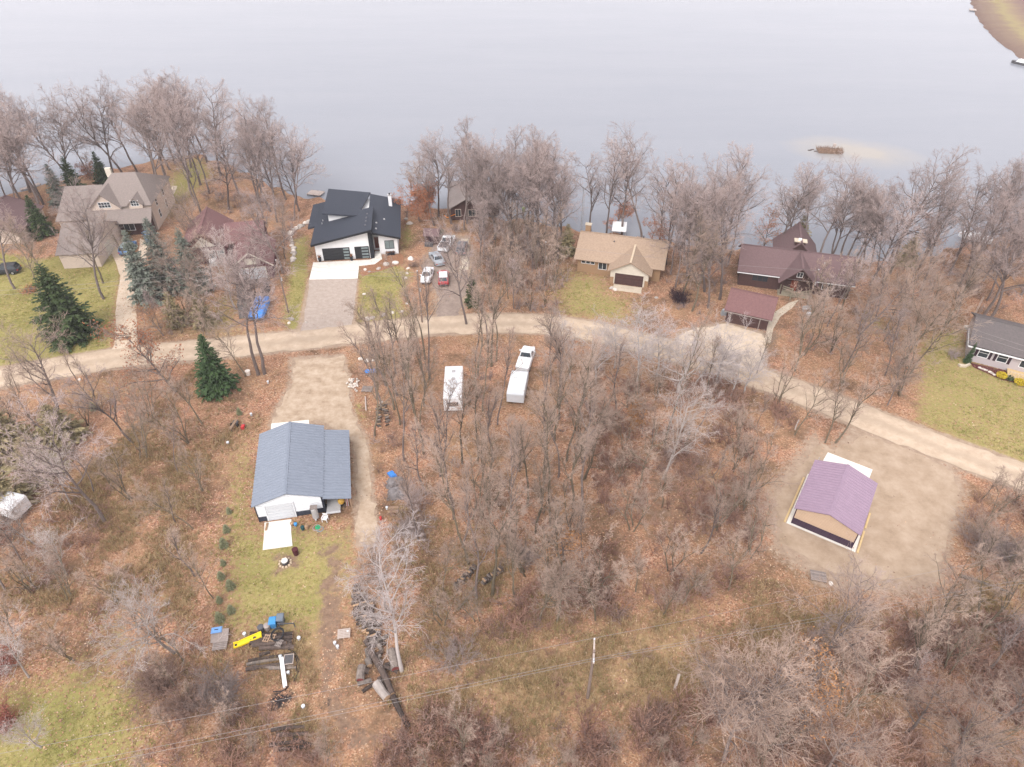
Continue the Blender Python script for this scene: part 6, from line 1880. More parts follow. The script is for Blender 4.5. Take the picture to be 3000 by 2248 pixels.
tree('slim', 2217, 1095, 9, 'dark bushy tree at the end of the pale garage drive')
tree('oak', 304, 876, 19, 'big leaning tree on the left lawn above the dark spruce', lean=(-.16, .05))
tree('slim', 302, 830, 16, 'thin leaning tree on the lawn by the curved drive', lean=(-.12, .05))
tree('slim', 126, 868, 15, 'thin tree in the leaf bed of the left lawn', lean=(-.1, 0))
tree('oak', 43, 846, 17, 'thick trunk on the lawn at the left edge', lean=(-.12, .03))
tree('slim', 136, 812, 14, 'thin tree behind the dark spruce on the left lawn', lean=(-.08, 0))
tree('slim', 384, 788, 11, 'dark bare tree over the curved drive by the blue car', lean=(-.15, 0))
tree('slim', 1943, 1800, 6.5, 'broken mossy snag in the thicket above the wires')
tree('slim', 2134, 1728, 10, 'mossy greenish trunk at the thicket edge below the gravel pad')
for px, py, lab in ((1581, 1822, 'left of three mossy trunks behind the wires'), (1632, 1822, 'right of three mossy trunks behind the wires, leaning right'), (1599, 1777, 'middle of three mossy trunks behind the wires')):
    tree('slim', px, py, 13, lab, lean=(.08 if px > 1620 else 0, 0))
MID = [(1250, 1449), (1354, 1359), (1399, 1350), (1444, 1352), (1593, 1404), (1435, 1499), (1489, 1630), (1612, 1540), (1679, 1490), (1706, 1490), (1652, 1694), (1245, 1052), (1260, 1110), (1400, 1100), (1440, 1074), (1806, 1200),
       (1951, 1296), (1372, 1653), (1395, 1752), (1442, 1743), (1098, 1276), (1184, 1350), (1240, 1330), (1625, 1290), (1640, 1180), (1700, 1230), (1545, 1480), (1330, 1520), (1155, 1200), (1215, 1210), (1130, 1130), (1190, 1110), (1660, 1350), (1290, 1395)]
for k, (px, py) in enumerate(MID):
    tree('thinmoss' if k % 3 else 'thin', px, py, 14.5 + (k * 7 % 5), None, 'upright trunks of the middle wood', (math.sin(k) * .04, .02), pick=k, row='with an upright trunk in the middle wood')
# rust coloured oaks on the shore
tree('rust', 1192, 640, 11, 'small oak with rust red leaves right of the modern house', pick=0)
tree('rust', 1228, 648, 12.5, 'taller oak with rust red leaves beside the hidden cottage', pick=1)
tree('rust', 1262, 640, 11, 'rust leaved oak left of the hidden cottage roof', pick=0)
tree('rust', 1805, 672, 9, 'rust leaved oak behind the tan house roof', pick=1)
tree('rust', 1910, 700, 8, 'thin rust leaved oak right behind the tan house', pick=0)
tree('rust', 285, 545, 8, 'rust leaved tree behind the beige house peak', pick=0)
tree('rust', 2720, 745, 9, 'rust leaved oak on the right shore', pick=2)
tree('rust', 2230, 745, 9, 'rust leaved oak behind the brown house', pick=2)
tree('rust', 480, 985, 7, 'low rust leaved tree under the blue spruces', pick=2, leafm='leaf_tan')
tree('rust', 1650, 1640, 8, 'small tan leaved tree inside the middle wood', pick=2, leafm='leaf_tan')
tree('rust', 1880, 1280, 7, 'low tan leaved tree under the leaning pale tree', pick=1, leafm='leaf_tan')
tree('rust', 2330, 2150, 10, 'yellow leaved young tree in the lower right thicket', pick=2, leafm='leaf_tan')
for k, (px, py, ht) in enumerate(((2268, 752, 17), (2300, 753, 18), (2345, 757, 17), (2398, 763, 18), (2430, 767, 16), (2462, 770, 17), (2500, 776, 16))):
    tree('oak', px, py, ht, None, 'shore trees behind the brown house', (.02, 0), pick=k, row='on the shore behind the brown house')
# conifers
tree('spruce', 215, 985, 12.5, 'big dark green spruce on the left lawn', pick=0, wid=1.25)
tree('brightspruce', 641, 1142, 9.2, 'bushy green spruce below the left road', pick=1, wid=1.05)
tree('bluespruce', 440, 880, 12.5, 'left of the tall blue spruces by the curved drive', pick=2, wid=.8)
tree('bluespruce', 500, 850, 13, 'middle of the tall blue spruces by the curved drive', pick=1, wid=.85)
tree('bluespruce', 578, 852, 11.5, 'right of the tall blue spruces, next to the maroon house', pick=0, wid=.85)
tree('pale', 690, 905, 15, 'pale leaning tree in front of the maroon house door', lean=(-.1, .05), pick=1)
tree('wide', 625, 850, 13, 'bushy bare tree left of the maroon garage', pick=2)
tree('cedar', 600, 955, 6, 'low olive evergreen between the blue spruces and maroon house', pick=1)
tree('cedar', 520, 950, 6, 'olive evergreen under the blue spruces', pick=0)
tree('spruce', 235, 590, 9.5, 'green spruce behind the beige house, right one', pick=0)
tree('bluespruce', 185, 600, 8.5, 'greyish spruce behind the beige house, left one', pick=1)
tree('spruce', 310, 545, 7.5, 'dark evergreen behind the beige house peak', pick=2)
tree('spruce', 130, 690, 8, 'dark evergreen left of the beige garage wing', pick=2)
tree('spruce', 1386, 892, 6.5, 'narrow dark spruce below the parked dark grey car', pick=1, wid=.75)
tree('cedar', 1660, 745, 6, 'small evergreen left of the tan house', pick=1)
tree('cedar', 2330, 735, 8, 'dark evergreen behind the brown house chimney', pick=0)
tree('cedar', 2650, 775, 6, 'dark evergreen bush on the right shore', pick=1)
tree('palest', 1670, 1110, 10, 'pale bushy crown by the road behind the white pickup', pick=1, wid=1.1)
tree('palest', 2180, 1150, 9, 'pale bushy crown below the end of the garage drive', pick=2, wid=1.1)
tree('palest', 1800, 1078, 9, 'pale low crown at the road edge, leftmost of the small pale four', pick=0, wid=1.3)
tree('palest', 1925, 1098, 9.5, 'pale low crown at the road edge, second of the small pale four', pick=2, wid=1.3)
tree('palest', 2035, 1128, 9, 'pale low crown at the road edge, third of the small pale four', pick=1, wid=1.3)
tree('palest', 2140, 1160, 8, 'pale low crown at the road edge, rightmost of the small pale four', pick=0, wid=1.3)
for k, (px, py, ht) in enumerate(((30, 1330, 8), (120, 1390, 6), (185, 1290, 6), (20, 1480, 6))):
    tree('cedar', px, py, ht, f'olive green cedar in the left edge clump, {["topmost", "third", "second", "lowest"][k]} going down the picture', pick=k, wid=1.45)
ARB = tree('brightspruce', 2832, 1062, 3.6, 'clipped conical arborvitae at the grey house corner', pick=1, wid=.55, name='arborvitae')
for ch in ARB.children: ch.location = (0, 0, 0)
for k, (px, py) in enumerate(((60, 1640), (15, 1730), (150, 1440), (70, 1300))):
    tree('wide', px, py, 9 + k % 2, f"olive brown bare tree in the left edge clump, {['third', 'lowest', 'second', 'topmost'][k]} of four", pick=k)
# planted young evergreens in a row
for k, (px, py) in enumerate(((672, 1502), (665, 1557), (657, 1600), (655, 1655), (649, 1695), (677, 1722), (644, 1763), (679, 1793), (646, 1817))):
    tree('young', px, py, 0.85 + .2 * (k % 3), f'young planted evergreen along the barn lawn, {["first", "second", "third", "fourth", "fifth", "sixth", "seventh", "eighth", "ninth"][k]} from the barn', 'young evergreens along the barn lawn', pick=k)
tree('young', 702, 1213, 1.0, 'tiny planted evergreen in the leaves above the log splitter', pick=0)
tree('young', 275, 1200, 1.2, 'tiny evergreen seedling on the left leaf slope', pick=1)

# rows: (row phrase, look choices, list of spots or (outline, count, min gap), heights)
BLOCK = [GW(p) for p in (
    [(905, 560), (1180, 570), (1180, 990), (870, 990)], [(745, 1240), (1020, 1250), (1040, 1520), (745, 1530)], [(1660, 680), (1960, 710), (1930, 860), (1660, 830)],
    [(2140, 720), (2510, 770), (2510, 870), (2140, 850)], [(2110, 850), (2290, 870), (2270, 1010), (2110, 980)], [(2820, 930), (3100, 960), (3100, 1200), (2820, 1080)],
    [(590, 640), (810, 640), (830, 960), (670, 960), (590, 800)], [(130, 560), (470, 560), (480, 720), (400, 800), (380, 1040), (310, 1040), (330, 800), (130, 760)], [(1300, 540), (1450, 540), (1440, 650), (1300, 650)],
    [(1230, 690), (1400, 680), (1400, 860), (1300, 960), (1230, 950)], [(800, 1040), (1040, 1030), (1120, 1600), (1020, 1600), (700, 1280)], [(2240, 1250), (2850, 1330), (2780, 1730), (2230, 1680)],
    [(1275, 1040), (1385, 1040), (1395, 1345), (1275, 1345)], [(1465, 990), (1600, 990), (1590, 1345), (1460, 1345)], [(640, 1530), (1060, 1530), (1040, 1800), (1000, 2100), (600, 2000)])]
BLOCK_ROAD = 3.4


def free(X, Y, margin=0.0):
    ok = (line_dist(ROAD, X, Y) > BLOCK_ROAD) & (Y < shore_y(X) - .8)
    for p in BLOCK:
        ok &= sdf(p, X, Y) < -margin
    return ok


def scatter(poly_px, count, gap, seed, blocked=True):
    p = GW(poly_px); rg = np.random.default_rng(seed); out = []
    lo, hi = p.min(0), p.max(0)
    for _ in range(count * 60):
        if len(out) >= count: break
        x, y = rg.uniform(lo[0], hi[0]), rg.uniform(lo[1], hi[1])
        X, Y = np.array([x]), np.array([y])
        if sdf(p, X, Y)[0] < 0 or (blocked and not free(X, Y)[0]): continue
        if any((x - a) ** 2 + (y - b) ** 2 < gap * gap for a, b in out): continue
        if any((x - t['xy'][0]) ** 2 + (y - t['xy'][1]) ** 2 < (gap * .6) ** 2 for t in TREES): continue
        out.append((x, y))
    return out


def px_of(x, y):
    zc = y * _cp + CAM_H * _sp
    return 1500 + FOCAL * x / zc


def row(phrase, looks, poly, count, gap, h0, h1, seed, group, lean=.04):
    rr = random.Random(seed)
    for (x, y) in scatter(poly, count, gap, seed):
        tree(rr.choice(looks), px_of(x, y), 0, rr.uniform(h0, h1), None, group, (rr.gauss(0, lean), rr.gauss(0, lean)), pick=rr.randrange(9), row=phrase, xy=(x, y))


row('on the lake shore behind the beige house', ['oak', 'oak', 'greyslim'], [(-150, 600), (150, 545), (330, 505), (340, 530), (130, 640), (-150, 720)], 24, 2.6, 19, 23, 11, 'left lakeshore trees')
row('on the grassy point between beige and maroon houses', ['oak', 'oak', 'oak', 'greyslim'], [(330, 505), (470, 478), (600, 465), (760, 535), (800, 620), (600, 660), (480, 640), (400, 560)], 20, 3.8, 19, 23.5, 12, 'lakeshore point trees')
row('on the shore left of the modern house', ['oak', 'greyslim', 'oak'], [(760, 540), (860, 570), (930, 590), (900, 640), (840, 680), (760, 640)], 9, 2.6, 18, 22.5, 13, 'shore trees beside the modern house')
row('among the maroon house roofs', ['multi', 'wide', 'multi'], [(520, 640), (830, 640), (850, 800), (800, 830), (600, 820), (520, 800)], 5, 4, 8, 11, 14, 'trees around the maroon house')
row('on the shore around the hidden cottage', ['oak', 'greyslim', 'oak'], [(1200, 615), (1500, 650), (1560, 690), (1480, 720), (1250, 660)], 14, 2.6, 18, 21.5, 15, 'shore trees around the hidden cottage')
row('on the shore between hidden cottage and tan house', ['oak', 'oak', 'greyslim'], [(1480, 645), (1700, 680), (1720, 700), (1640, 760), (1480, 740)], 12, 2.8, 17, 21, 16, 'shore trees left of the tan house')
row('on the shore behind the tan house', ['oak', 'greyslim'], [(1700, 676), (1960, 708), (2000, 740), (1960, 740), (1700, 690)], 7, 2.4, 17, 20, 17, 'shore trees behind the tan house')
row('in the grove between tan and brown houses', ['oak', 'oak', 'greyslim', 'slim'], [(1950, 725), (2130, 740), (2140, 860), (2080, 930), (1950, 900)], 17, 2.6, 16, 21, 18, 'grove between tan and brown houses')
row('on the shore behind the brown house', ['oak', 'greyslim', 'oak'], [(2100, 724), (2250, 742), (2420, 756), (2560, 772), (2570, 810), (2505, 800), (2400, 765), (2140, 740)], 18, 1.7, 15, 19, 19, 'shore trees behind the brown house')
row('on the right shore beyond the brown house', ['oak', 'oak', 'greyslim'], [(2520, 775), (2780, 745), (2900, 700), (3100, 670), (3100, 900), (2700, 880), (2520, 840)], 26, 3.2, 16, 22, 20, 'right lakeshore trees')
row('on the orange leaf slope right of the brown house', ['greyslim', 'slim', 'wide', 'multi'], [(2300, 940), (2520, 870), (2800, 880), (2830, 930), (2690, 1000), (2660, 1200), (2500, 1180), (2280, 1080)], 24, 3.0, 9, 15, 21, 'trees on the orange leaf slope')
row('in the thicket between parked cars and tan house', ['multi', 'slim', 'greyslim', 'multi'], [(1400, 680), (1650, 700), (1650, 790), (1640, 920), (1400, 935)], 26, 2.4, 7, 13, 22, 'thicket trees left of the tan house')
row('in the wood around the camper trailer', ['thin', 'thinmoss'], [(1090, 1080), (1300, 1020), (1640, 1020), (1640, 1250), (1500, 1300), (1250, 1320), (1120, 1280)], 18, 2.2, 12, 16, 23, 'wood around the camper trailer')
row('in the middle wood below the trailers', ['thinmoss', 'multi', 'thin'], [(1150, 1300), (1650, 1240), (1760, 1400), (1780, 1680), (1560, 1700), (1260, 1640), (1150, 1500)], 18, 2.6, 9, 15, 24, 'middle wood below the trailers')
row('in the brown thicket left of the gravel pad', ['thin', 'multi', 'thinmoss', 'multi'], [(1700, 1060), (2000, 1080), (2240, 1130), (2330, 1220), (2230, 1400), (2230, 1700), (1950, 1750), (1780, 1650), (1750, 1300)], 26, 3.0, 6, 12, 25, 'brown thicket left of the gravel pad')
row('in the lower thicket above the wires', ['slim', 'multi'], [(1250, 1680), (1900, 1720), (2050, 1760), (1700, 1830), (1280, 1870)], 9, 3.6, 7, 11, 26, 'lower thicket above the wires')
row('on the left leaf slope', ['thin', 'thinmoss', 'multi'], [(-50, 1160), (300, 1100), (560, 1130), (620, 1300), (600, 1700), (400, 1700), (150, 1500), (-50, 1300)], 14, 4.0, 7, 12, 27, 'left leaf slope trees')
row('in the brush at the lower left', ['multi', 'slim'], [(0, 1720), (420, 1700), (560, 1850), (560, 2050), (400, 1950), (0, 1950)], 7, 4.0, 6, 9, 28, 'lower left brush trees')
row('in the lower right thicket', ['wide', 'multi', 'multi', 'greyslim'], [(2060, 2050), (2500, 1850), (2700, 1800), (3050, 1850), (3050, 2280), (2050, 2300)], 22, 3.0, 7, 13, 29, 'lower right thicket trees')
tree('wide', 600, 905, 14, 'bushy bare tree between the blue spruces and the blue tarp', pick=1)
tree('oak', 828, 800, 18, 'bare tree right of the maroon garage beside the rock row', pick=3, lean=(-.05, 0))
row('in the thicket right of the gravel pad', ['multi', 'slim'], [(2830, 1440), (3050, 1480), (3050, 1720), (2830, 1680), (2800, 1600)], 8, 2.6, 5, 8, 30, 'thicket right of the gravel pad')
row('beside the left road', ['multi', 'greyslim'], [(450, 890), (680, 900), (700, 970), (460, 1010)], 5, 2.6, 6, 9, 31, 'roadside trees below the blue spruces')
row('in the bottom brush left of the pole', ['multi', 'multi', 'slim'], [(1230, 2140), (1700, 2150), (2050, 2120), (2050, 2320), (1230, 2320)], 12, 2.4, 4, 7, 32, 'bottom brush left of the pole')
row('in the bottom brush under the steel barn yard', ['multi', 'slim'], [(430, 1990), (560, 2030), (780, 2100), (1000, 2200), (1000, 2330), (430, 2330)], 8, 2.4, 3.5, 6, 33, 'bottom brush below the yard')

ORD = 'first second third fourth fifth sixth seventh eighth ninth tenth eleventh twelfth thirteenth fourteenth fifteenth sixteenth seventeenth eighteenth nineteenth twentieth'.split()
TENS = {20: 'twenty', 30: 'thirty', 40: 'forty'}
def ordinal(n):
    if n <= 20: return ORD[n - 1]
    t, u = n // 10 * 10, n % 10
    return f'{TENS[t]}-{ORD[u - 1]}' if u else TENS[t][:-1] + 'ieth'
rows_ = {}
for t in TREES:
    if t['row']: rows_.setdefault(t['row'], []).append(t)
for ph, ts in rows_.items():
    ts.sort(key=lambda t: t['px'])
    for k, t in enumerate(ts):
        kind = 'bare sapling' if t['o'].name.startswith('sapling') else 'bare tree'
        t['o']['label'] = f'{kind} {ph}, {ordinal(k + 1)} from the left'

# ------------------------------------------------------------------ named shrubs
def bush(px, py, H, R, m, label, seed, stems=40, sub=(6, 4), r=.016, name='bare_shrub', cat='shrub', leaves=None, group=None):
    e = empty(name, (*G(px, py), 0), 0, label, cat, group)
    V, Q, T = shrub(seed, H, R, stems, sub, r)
    link('stems', np_mesh('stems', V, Q, T), M[m], e)
    if leaves:
        rg = np.random.default_rng(seed); n = leaves[1]
        p = norm(rg.normal(0, 1, (n, 3))) * (rg.random(n) ** .35)[:, None]; p = p * np.array([R, R, H * .5]) + np.array([0, 0, H * .52])
        LV, LF = leaf_quads(p, leaves[2], rg); link('foliage', np_mesh('foliage', LV, LF), M[leaves[0]], e)
bush(645, 2040, 3.0, 2.6, 'twig_grey', 'big rounded grey shrub below the log pile', 901, 70, (8, 5))
bush(480, 2020, 3.4, 3.0, 'twig_brush', 'dark brown thicket left of the rounded grey shrub', 902, 70, (8, 5))
bush(545, 2090, 2.8, 2.8, 'twig_brush', 'brown thicket below the rounded grey shrub', 903, 60, (8, 5))
bush(1330, 1925, 2.0, 2.6, 'twig_grey', 'low dark brush pile right of the whitest tree', 904, 60, (7, 4))
bush(2880, 1600, 3.0, 3.2, 'twig_grey', 'broad brown thicket right of the gravel pad, left half', 905, 70, (8, 5))
bush(2960, 1640, 3.0, 3.2, 'twig_grey', 'broad brown thicket right of the gravel pad, right half', 906, 70, (8, 5))
bush(1205, 1560, 2.4, 2.2, 'twig_grey', 'grey shrub beside the brown pallet', 907, 50, (7, 5))
bush(1210, 1480, 2.6, 1.8, 'twig_oak', 'pinkish grey upright shrub beside the grey tarped stacks', 908, 50, (7, 5))
bush(1545, 1640, 1.8, 1.5, 'twig_grey', 'round tangled grey bush in the middle wood', 909, 50, (8, 5))
bush(10, 1960, 2.6, 1.6, 'leaf_red', 'reddish shrub at the lower left edge', 910, 50, (7, 5), leaves=('leaf_red', 900, .1))
bush(15, 2130, 2.2, 1.3, 'leaf_red', 'second reddish shrub at the lower left edge', 911, 50, (7, 4), leaves=('leaf_red', 600, .1))
bush(2680, 1470, .01, .01, 'twig_grey', 'faint twig on the gravel pad', 912, 3, (1, 0)) if False else None
bush(1990, 885, 2.4, 1.8, 'shutter', 'dark purple bush below the tan house garage', 913, 60, (8, 5), leaves=('shutter', 500, .09))
bush(2932, 1106, .8, .7, 'leaf_yellow', 'bright yellow shrub before the grey house deck, left one', 914, 20, (3, 0), leaves=('leaf_yellow', 900, .09))
bush(2985, 1126, .8, .75, 'leaf_yellow', 'bright yellow shrub before the grey house deck, right one', 915, 20, (3, 0), leaves=('leaf_yellow', 900, .09))
bush(2957, 1113, .6, .6, 'twig_moss', 'low dark green shrub between the yellow shrubs', 916, 20, (3, 0), leaves=('needle_green', 500, .08))
bush(290, 752, 1.2, .9, 'twig_moss', 'round clipped green bush at the beige garage corner', 917, 20, (3, 0), leaves=('needle_olive', 900, .09), name='round_bush')
bush(345, 695, 1.2, .9, 'twig_moss', 'clipped green bush before the beige house front, left', 918, 20, (3, 0), leaves=('needle_olive', 700, .09), name='round_bush')
bush(372, 690, 1.2, .9, 'twig_moss', 'clipped green bush before the beige house front, right', 919, 20, (3, 0), leaves=('needle_olive', 700, .09), name='round_bush')
bush(430, 678, 1.1, .9, 'twig_moss', 'clipped green bush at the beige house right corner', 920, 20, (3, 0), leaves=('needle_green', 700, .09), name='round_bush')
bush(1290, 688, 1.1, .8, 'twig_moss', 'small evergreen bush between shed and white pickup', 921, 20, (3, 0), leaves=('needle_green', 600, .08), name='round_bush')
bush(1212, 780, 1.0, 1.2, 'twig_brush', 'low brown shrub right of the planting bed', 922, 40, (6, 3))
bush(2790, 1045, 1.2, 1.1, 'twig_oak', 'pinkish bare shrub left of the arborvitae', 923, 40, (6, 4))
bush(90, 855, 1.2, 1.8, 'twig_brush', 'rusty brush in the left lawn leaf bed', 924, 40, (6, 4), leaves=('leaf_rust', 300, .1))
sheet('raised_bed_wall', [(2805, 1070), (2812, 1076), (2828, 1078), (2842, 1072), (2838, 1068), (2826, 1073), (2814, 1071)], .3, M['concrete_tan'], 0, thick=.3)

# ------------------------------------------------------------------ undergrowth, leaf litter and dry grass: masses nobody could count
def brush_mass(name, label, zones, seed, palette):
    rg = np.random.default_rng(seed)
    protos = [shrub(seed * 10 + k, 1.0, .75, 8, (4, 2), .015) for k in range(5)]
    Vs, Qs, Ts, Cs, b = [], [], [], [], 0
    for poly, per_m2, h0, h1 in zones:
        p = GW(poly); lo, hi = p.min(0), p.max(0)
        n = int((hi[0] - lo[0]) * (hi[1] - lo[1]) * per_m2)
        X, Y = rg.uniform(lo[0], hi[0], n), rg.uniform(lo[1], hi[1], n)
        ok = (sdf(p, X, Y) > 0) & free(X, Y, .5) & (vnoise(X, Y, 3.2) + rg.uniform(-.25, .25, n) > .42)
        X, Y = X[ok], Y[ok]
        for x, y in zip(X, Y):
            V, Q, T = protos[rg.integers(5)]
            s = rg.uniform(h0, h1); a = rg.uniform(0, 6.28); ca, sa = math.cos(a), math.sin(a)
            W_ = np.stack([(V[:, 0] * ca - V[:, 1] * sa) * s + x, (V[:, 0] * sa + V[:, 1] * ca) * s + y, V[:, 2] * s], 1)
            Vs.append(W_); Qs.append(Q + b); Ts.append(T + b); b += len(V)
            c = np.array(palette[rg.integers(len(palette))]) * rg.uniform(.75, 1.25)
            Cs.append(np.repeat(c[None], len(V), 0))
    me = np_mesh(name, np.concatenate(Vs), np.concatenate(Qs), np.concatenate(Ts))
    C = np.concatenate(Cs); at = me.color_attributes.new('Col', 'FLOAT_COLOR', 'POINT')
    at.data.foreach_set('color', np.column_stack([C, np.ones(len(C))]).astype(np.float32).ravel())
    print(name, len(me.polygons))
    tag(link(name, me, M['brush_stems']), label, 'undergrowth', kind='stuff')


PAL_BROWN = [(.33, .19, .145), (.25, .14, .11), (.37, .225, .17), (.31, .21, .175)]
PAL_GREY = [(.33, .255, .235), (.27, .205, .185), (.38, .30, .275), (.30, .19, .15)]
brush_mass('undergrowth', 'tangled brown undergrowth filling the woods and thickets', [
    ([(1680, 1080), (2000, 1090), (2240, 1130), (2330, 1220), (2240, 1400), (2250, 1650), (2100, 1760), (1700, 1830), (1300, 1900), (1230, 1860), (1560, 1720), (1760, 1600), (1740, 1300)], 1.1, .9, 2.0),
    ([(1180, 2150), (1250, 2060), (1400, 2090), (1500, 2120), (1750, 2110), (2050, 2040), (2200, 1980), (2300, 1930), (2700, 1800), (3100, 1830), (3100, 2330), (1000, 2330)], 2.3, .8, 2.1),
    ([(1230, 1900), (1560, 1830), (2100, 1740), (2160, 1800), (2060, 2050), (1700, 2120), (1250, 2080)], .3, .5, 1.0),
    ([(1200, 1880), (1350, 1850), (1560, 1790), (1700, 1800), (1500, 1880), (1300, 1930)], 1.5, .6, 1.5),
    ([(2820, 1440), (3080, 1480), (3080, 1730), (2830, 1690), (2790, 1600)], .6, .9, 1.8),
    ([(-50, 1350), (200, 1300), (330, 1450), (420, 1700), (560, 1800), (620, 1780), (640, 1900), (560, 1900), (430, 1800), (-50, 1780)], .7, .7, 1.6),
    ([(400, 1880), (620, 1900), (760, 2060), (820, 2100), (980, 2230), (980, 2330), (400, 2330), (450, 2080)], 1.1, .7, 1.7)], 51, PAL_BROWN)
brush_mass('shore_brush', 'grey twiggy brush along the lakeshore and around the houses', [
    ([(1400, 670), (1650, 690), (1680, 740), (1640, 920), (1420, 940), (1390, 860)], .5, 1.0, 2.4),
    ([(1180, 605), (1500, 645), (1500, 680), (1300, 680), (1190, 640)], .4, .8, 1.6),
    ([(1950, 720), (2140, 735), (2140, 870), (2100, 940), (1950, 900)], .25, .8, 1.8),
    ([(2500, 790), (2780, 755), (3100, 690), (3100, 920), (2850, 930), (2560, 900)], .22, .8, 1.8),
    ([(2280, 960), (2520, 880), (2660, 960), (2660, 1180), (2500, 1170), (2290, 1070)], .12, .7, 1.5),
    ([(430, 870), (670, 850), (690, 960), (440, 1010)], .5, .8, 1.8),
    ([(560, 560), (860, 590), (860, 700), (820, 880), (790, 830), (780, 700), (600, 640)], .4, .8, 1.8),
    ([(1090, 1250), (1200, 1300), (1250, 1600), (1200, 1700), (1110, 1500)], .5, .7, 1.5),
    ([(1100, 1080), (1640, 1020), (1700, 1300), (1650, 1680), (1250, 1640)], .28, .6, 1.4),
    ([(0, 600), (140, 580), (140, 690), (0, 690)], .4, .8, 1.8)], 52, PAL_GREY)


def carpet(name, label, n, seed, size, palette, weight, zone, rise=(.01, .05), cat='leaf litter', flat=.55):
    """loose leaves lying about: one small folded quad each"""
    rg = np.random.default_rng(seed); p = GW(zone); lo, hi = p.min(0), p.max(0)
    X = np.zeros(0); Y = np.zeros(0)
    while len(X) < n:
        x, y = rg.uniform(lo[0], hi[0], n), rg.uniform(lo[1], hi[1], n)
        ok = (sdf(p, x, y) > 0) & (y < shore_y(x) - .3)
        x, y = x[ok], y[ok]
        w = weight(x, y, cover(x, y)); ok = rg.random(len(x)) < w
        X = np.concatenate([X, x[ok]]); Y = np.concatenate([Y, y[ok]])
    X, Y = X[:n], Y[:n]
    pos = np.stack([X, Y, land_z(X, Y) + rg.uniform(rise[0], rise[1], n)], 1)
    a = rg.uniform(0, 6.28, n); u = np.stack([np.cos(a), np.sin(a), rg.normal(0, flat * .5, n)], 1); v = np.stack([-np.sin(a), np.cos(a), rg.normal(0, flat * .5, n)], 1)
    s = (size * rg.uniform(.55, 1.4, n))[:, None]
    V = np.stack([pos - u * s, pos - v * s * .6, pos + u * s, pos + v * s * .6], 1).reshape(-1, 3)
    me = np_mesh(name, V, np.arange(4 * n).reshape(n, 4))
    C = np.array(palette)[rg.integers(0, len(palette), n)] * rg.uniform(.7, 1.3, (n, 1)); C = np.repeat(C, 4, 0)
    at = me.color_attributes.new('Col', 'FLOAT_COLOR', 'POINT'); at.data.foreach_set('color', np.column_stack([C, np.ones(len(C))]).astype(np.float32).ravel())
    tag(link(name, me, M['leaf_litter']), label, cat, kind='stuff')


LEAF = [(.42, .23, .145), (.36, .19, .12), (.30, .155, .10), (.44, .28, .18), (.22, .12, .085), (.26, .17, .12), (.48, .35, .25)]
ALL = [(-150, 2330), (-250, 1600), (-150, 560), (3100, 640), (3200, 1400), (3100, 2330)]
def w_leaf(x, y, c): return np.clip((1 - c['gravel'] * 1.03 - c['grass'] * .75 - c['dry'] * .35 - c['dirt'] * .3), .012, 1) * np.clip(vnoise(x, y, 4.0) * 1.6 - .2, .1, 1) * np.where(line_dist(ROAD, x, y) < 2.6, .02, 1)
carpet('leaf_litter', 'orange brown fallen leaves strewn over the woods and lawns', 150000, 61, .085, LEAF, w_leaf, ALL)


SLABS = [GW(p) for p in ([(775, 1532), (854, 1522), (853, 1560), (857, 1600), (770, 1612), (774, 1566)], [(905, 755), (1125, 745), (1052, 825), (900, 825)], [(2300, 885), (2350, 870), (2260, 1010), (2235, 1010)], [(250, 670), (450, 680), (412, 860), (412, 1040), (315, 1045), (330, 740)])]


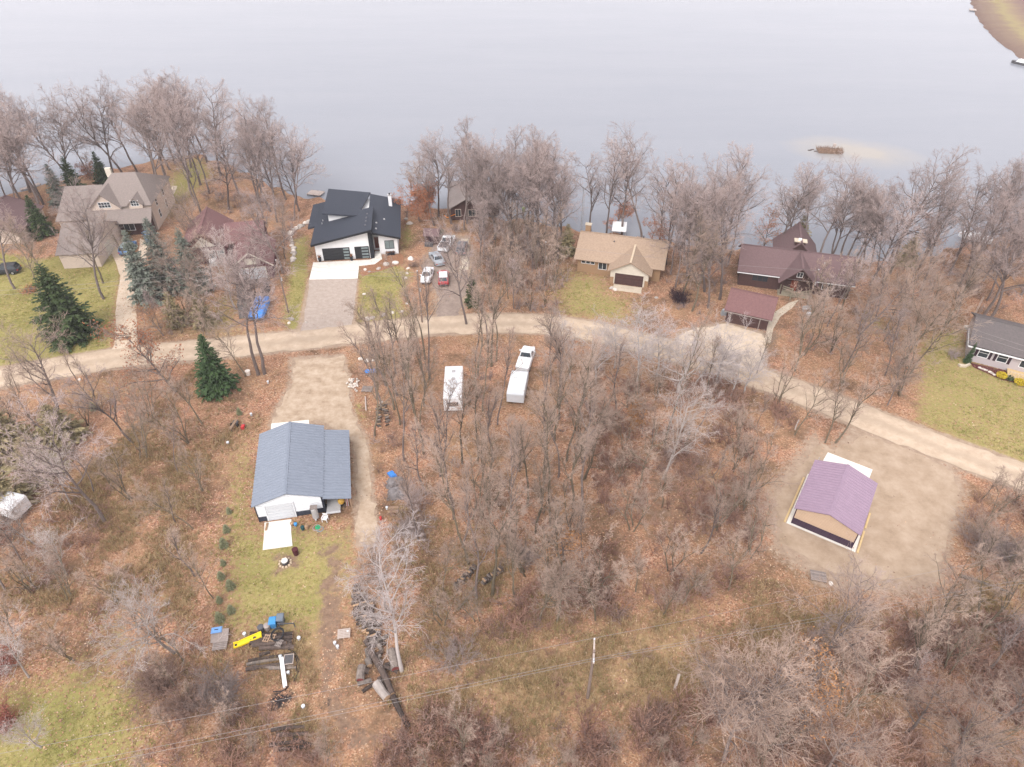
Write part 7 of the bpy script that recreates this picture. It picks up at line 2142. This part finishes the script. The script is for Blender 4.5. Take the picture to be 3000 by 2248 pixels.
def blades(name, label, n, seed, hgt, palette, weight, zone):
    rg = np.random.default_rng(seed); p = GW(zone); lo, hi = p.min(0), p.max(0); X = np.zeros(0); Y = np.zeros(0)
    while len(X) < n:
        x, y = rg.uniform(lo[0], hi[0], n * 3), rg.uniform(lo[1], hi[1], n * 3)
        ok = (sdf(p, x, y) > 0) & (line_dist(ROAD, x, y) > 2.9) & (y < shore_y(x) - 1)
        for q in SLABS: ok &= sdf(q, x, y) < -.15
        x, y = x[ok], y[ok]
        ok = rg.random(len(x)) < weight(x, y, cover(x, y)); X = np.concatenate([X, x[ok]]); Y = np.concatenate([Y, y[ok]])
    X, Y = X[:n], Y[:n]; B = 7
    X = np.repeat(X, B) + rg.normal(0, .09, n * B); Y = np.repeat(Y, B) + rg.normal(0, .09, n * B); N = n * B
    a = rg.uniform(0, 6.28, N); L = hgt * rg.uniform(.4, 1.25, N); t = rg.uniform(.2, 1.1, N)
    base = np.stack([X, Y, np.full(N, -.03)], 1); d = np.stack([np.cos(a) * np.sin(t), np.sin(a) * np.sin(t), np.cos(t)], 1)
    sd_ = np.stack([-np.sin(a), np.cos(a), np.zeros(N)], 1) * .022
    V = np.stack([base - sd_, base + sd_, base + d * L[:, None]], 1).reshape(-1, 3)
    me = np_mesh(name, V, None, np.arange(3 * N).reshape(N, 3))
    C = np.repeat(np.array(palette)[rg.integers(0, len(palette), n)] * rg.uniform(.75, 1.25, (n, 1)), B, 0); C = np.repeat(C, 3, 0)
    at = me.color_attributes.new('Col', 'FLOAT_COLOR', 'POINT'); at.data.foreach_set('color', np.column_stack([C, np.ones(len(C))]).astype(np.float32).ravel())
    tag(link(name, me, M['grass_blades']), label, 'grass', kind='stuff')


STRAW = [(.36, .25, .135), (.30, .20, .11), (.42, .31, .18), (.30, .20, .105), (.26, .21, .095)]
blades('dry_grass', 'tall straw coloured grass under the wires and in the rough', 21000, 71, .55, STRAW, lambda x, y, c: np.clip(c['dry'] * 1.2 + .06 - c['grass'] * 2.2 - c['dirt'] * .9 - c['gravel'] * 2 - c['ash'] * 2, 0, 1) * np.clip(vnoise(x, y, 2.5) * 2 - .3, .1, 1), [(-100, 2330), (-100, 1700), (600, 1050), (1200, 1500), (2200, 1700), (3050, 1700), (3050, 2330)])
blades('lawn_grass', 'short green and yellow lawn grass', 26000, 72, .17, [(.22, .22, .06), (.30, .26, .085), (.38, .31, .14), (.19, .20, .05)], lambda x, y, c: np.clip(c['grass'] - c['gravel'] * 2 - c['dirt'] * 1.2, 0, 1) * np.clip(vnoise(x, y, 2.0) * 2 - .4, .05, 1), ALL)

# ------------------------------------------------------------------ thin haze in the air over yard and lake
def haze():
    top = CAM_H + 6.0
    mb = MB().box(-1650, 1650, -220, 2650, -3.5, top)
    m = bpy.data.materials.new('haze_air'); m.use_nodes = True
    nd, lk = m.node_tree.nodes, m.node_tree.links
    nd.remove(nd['Principled BSDF'])
    v = nd.new('ShaderNodeVolumePrincipled')
    v.inputs['Color'].default_value = (.97, .96, 1.0, 1)
    v.inputs['Density'].default_value = HAZE
    v.inputs['Anisotropy'].default_value = .0
    lk.new(v.outputs['Volume'], nd['Material Output'].inputs['Volume'])
    o = mb.build('haze', m)
    tag(o, 'thin pale haze hanging over the whole scene', 'haze', kind='stuff')


HAZE = .00025
haze()
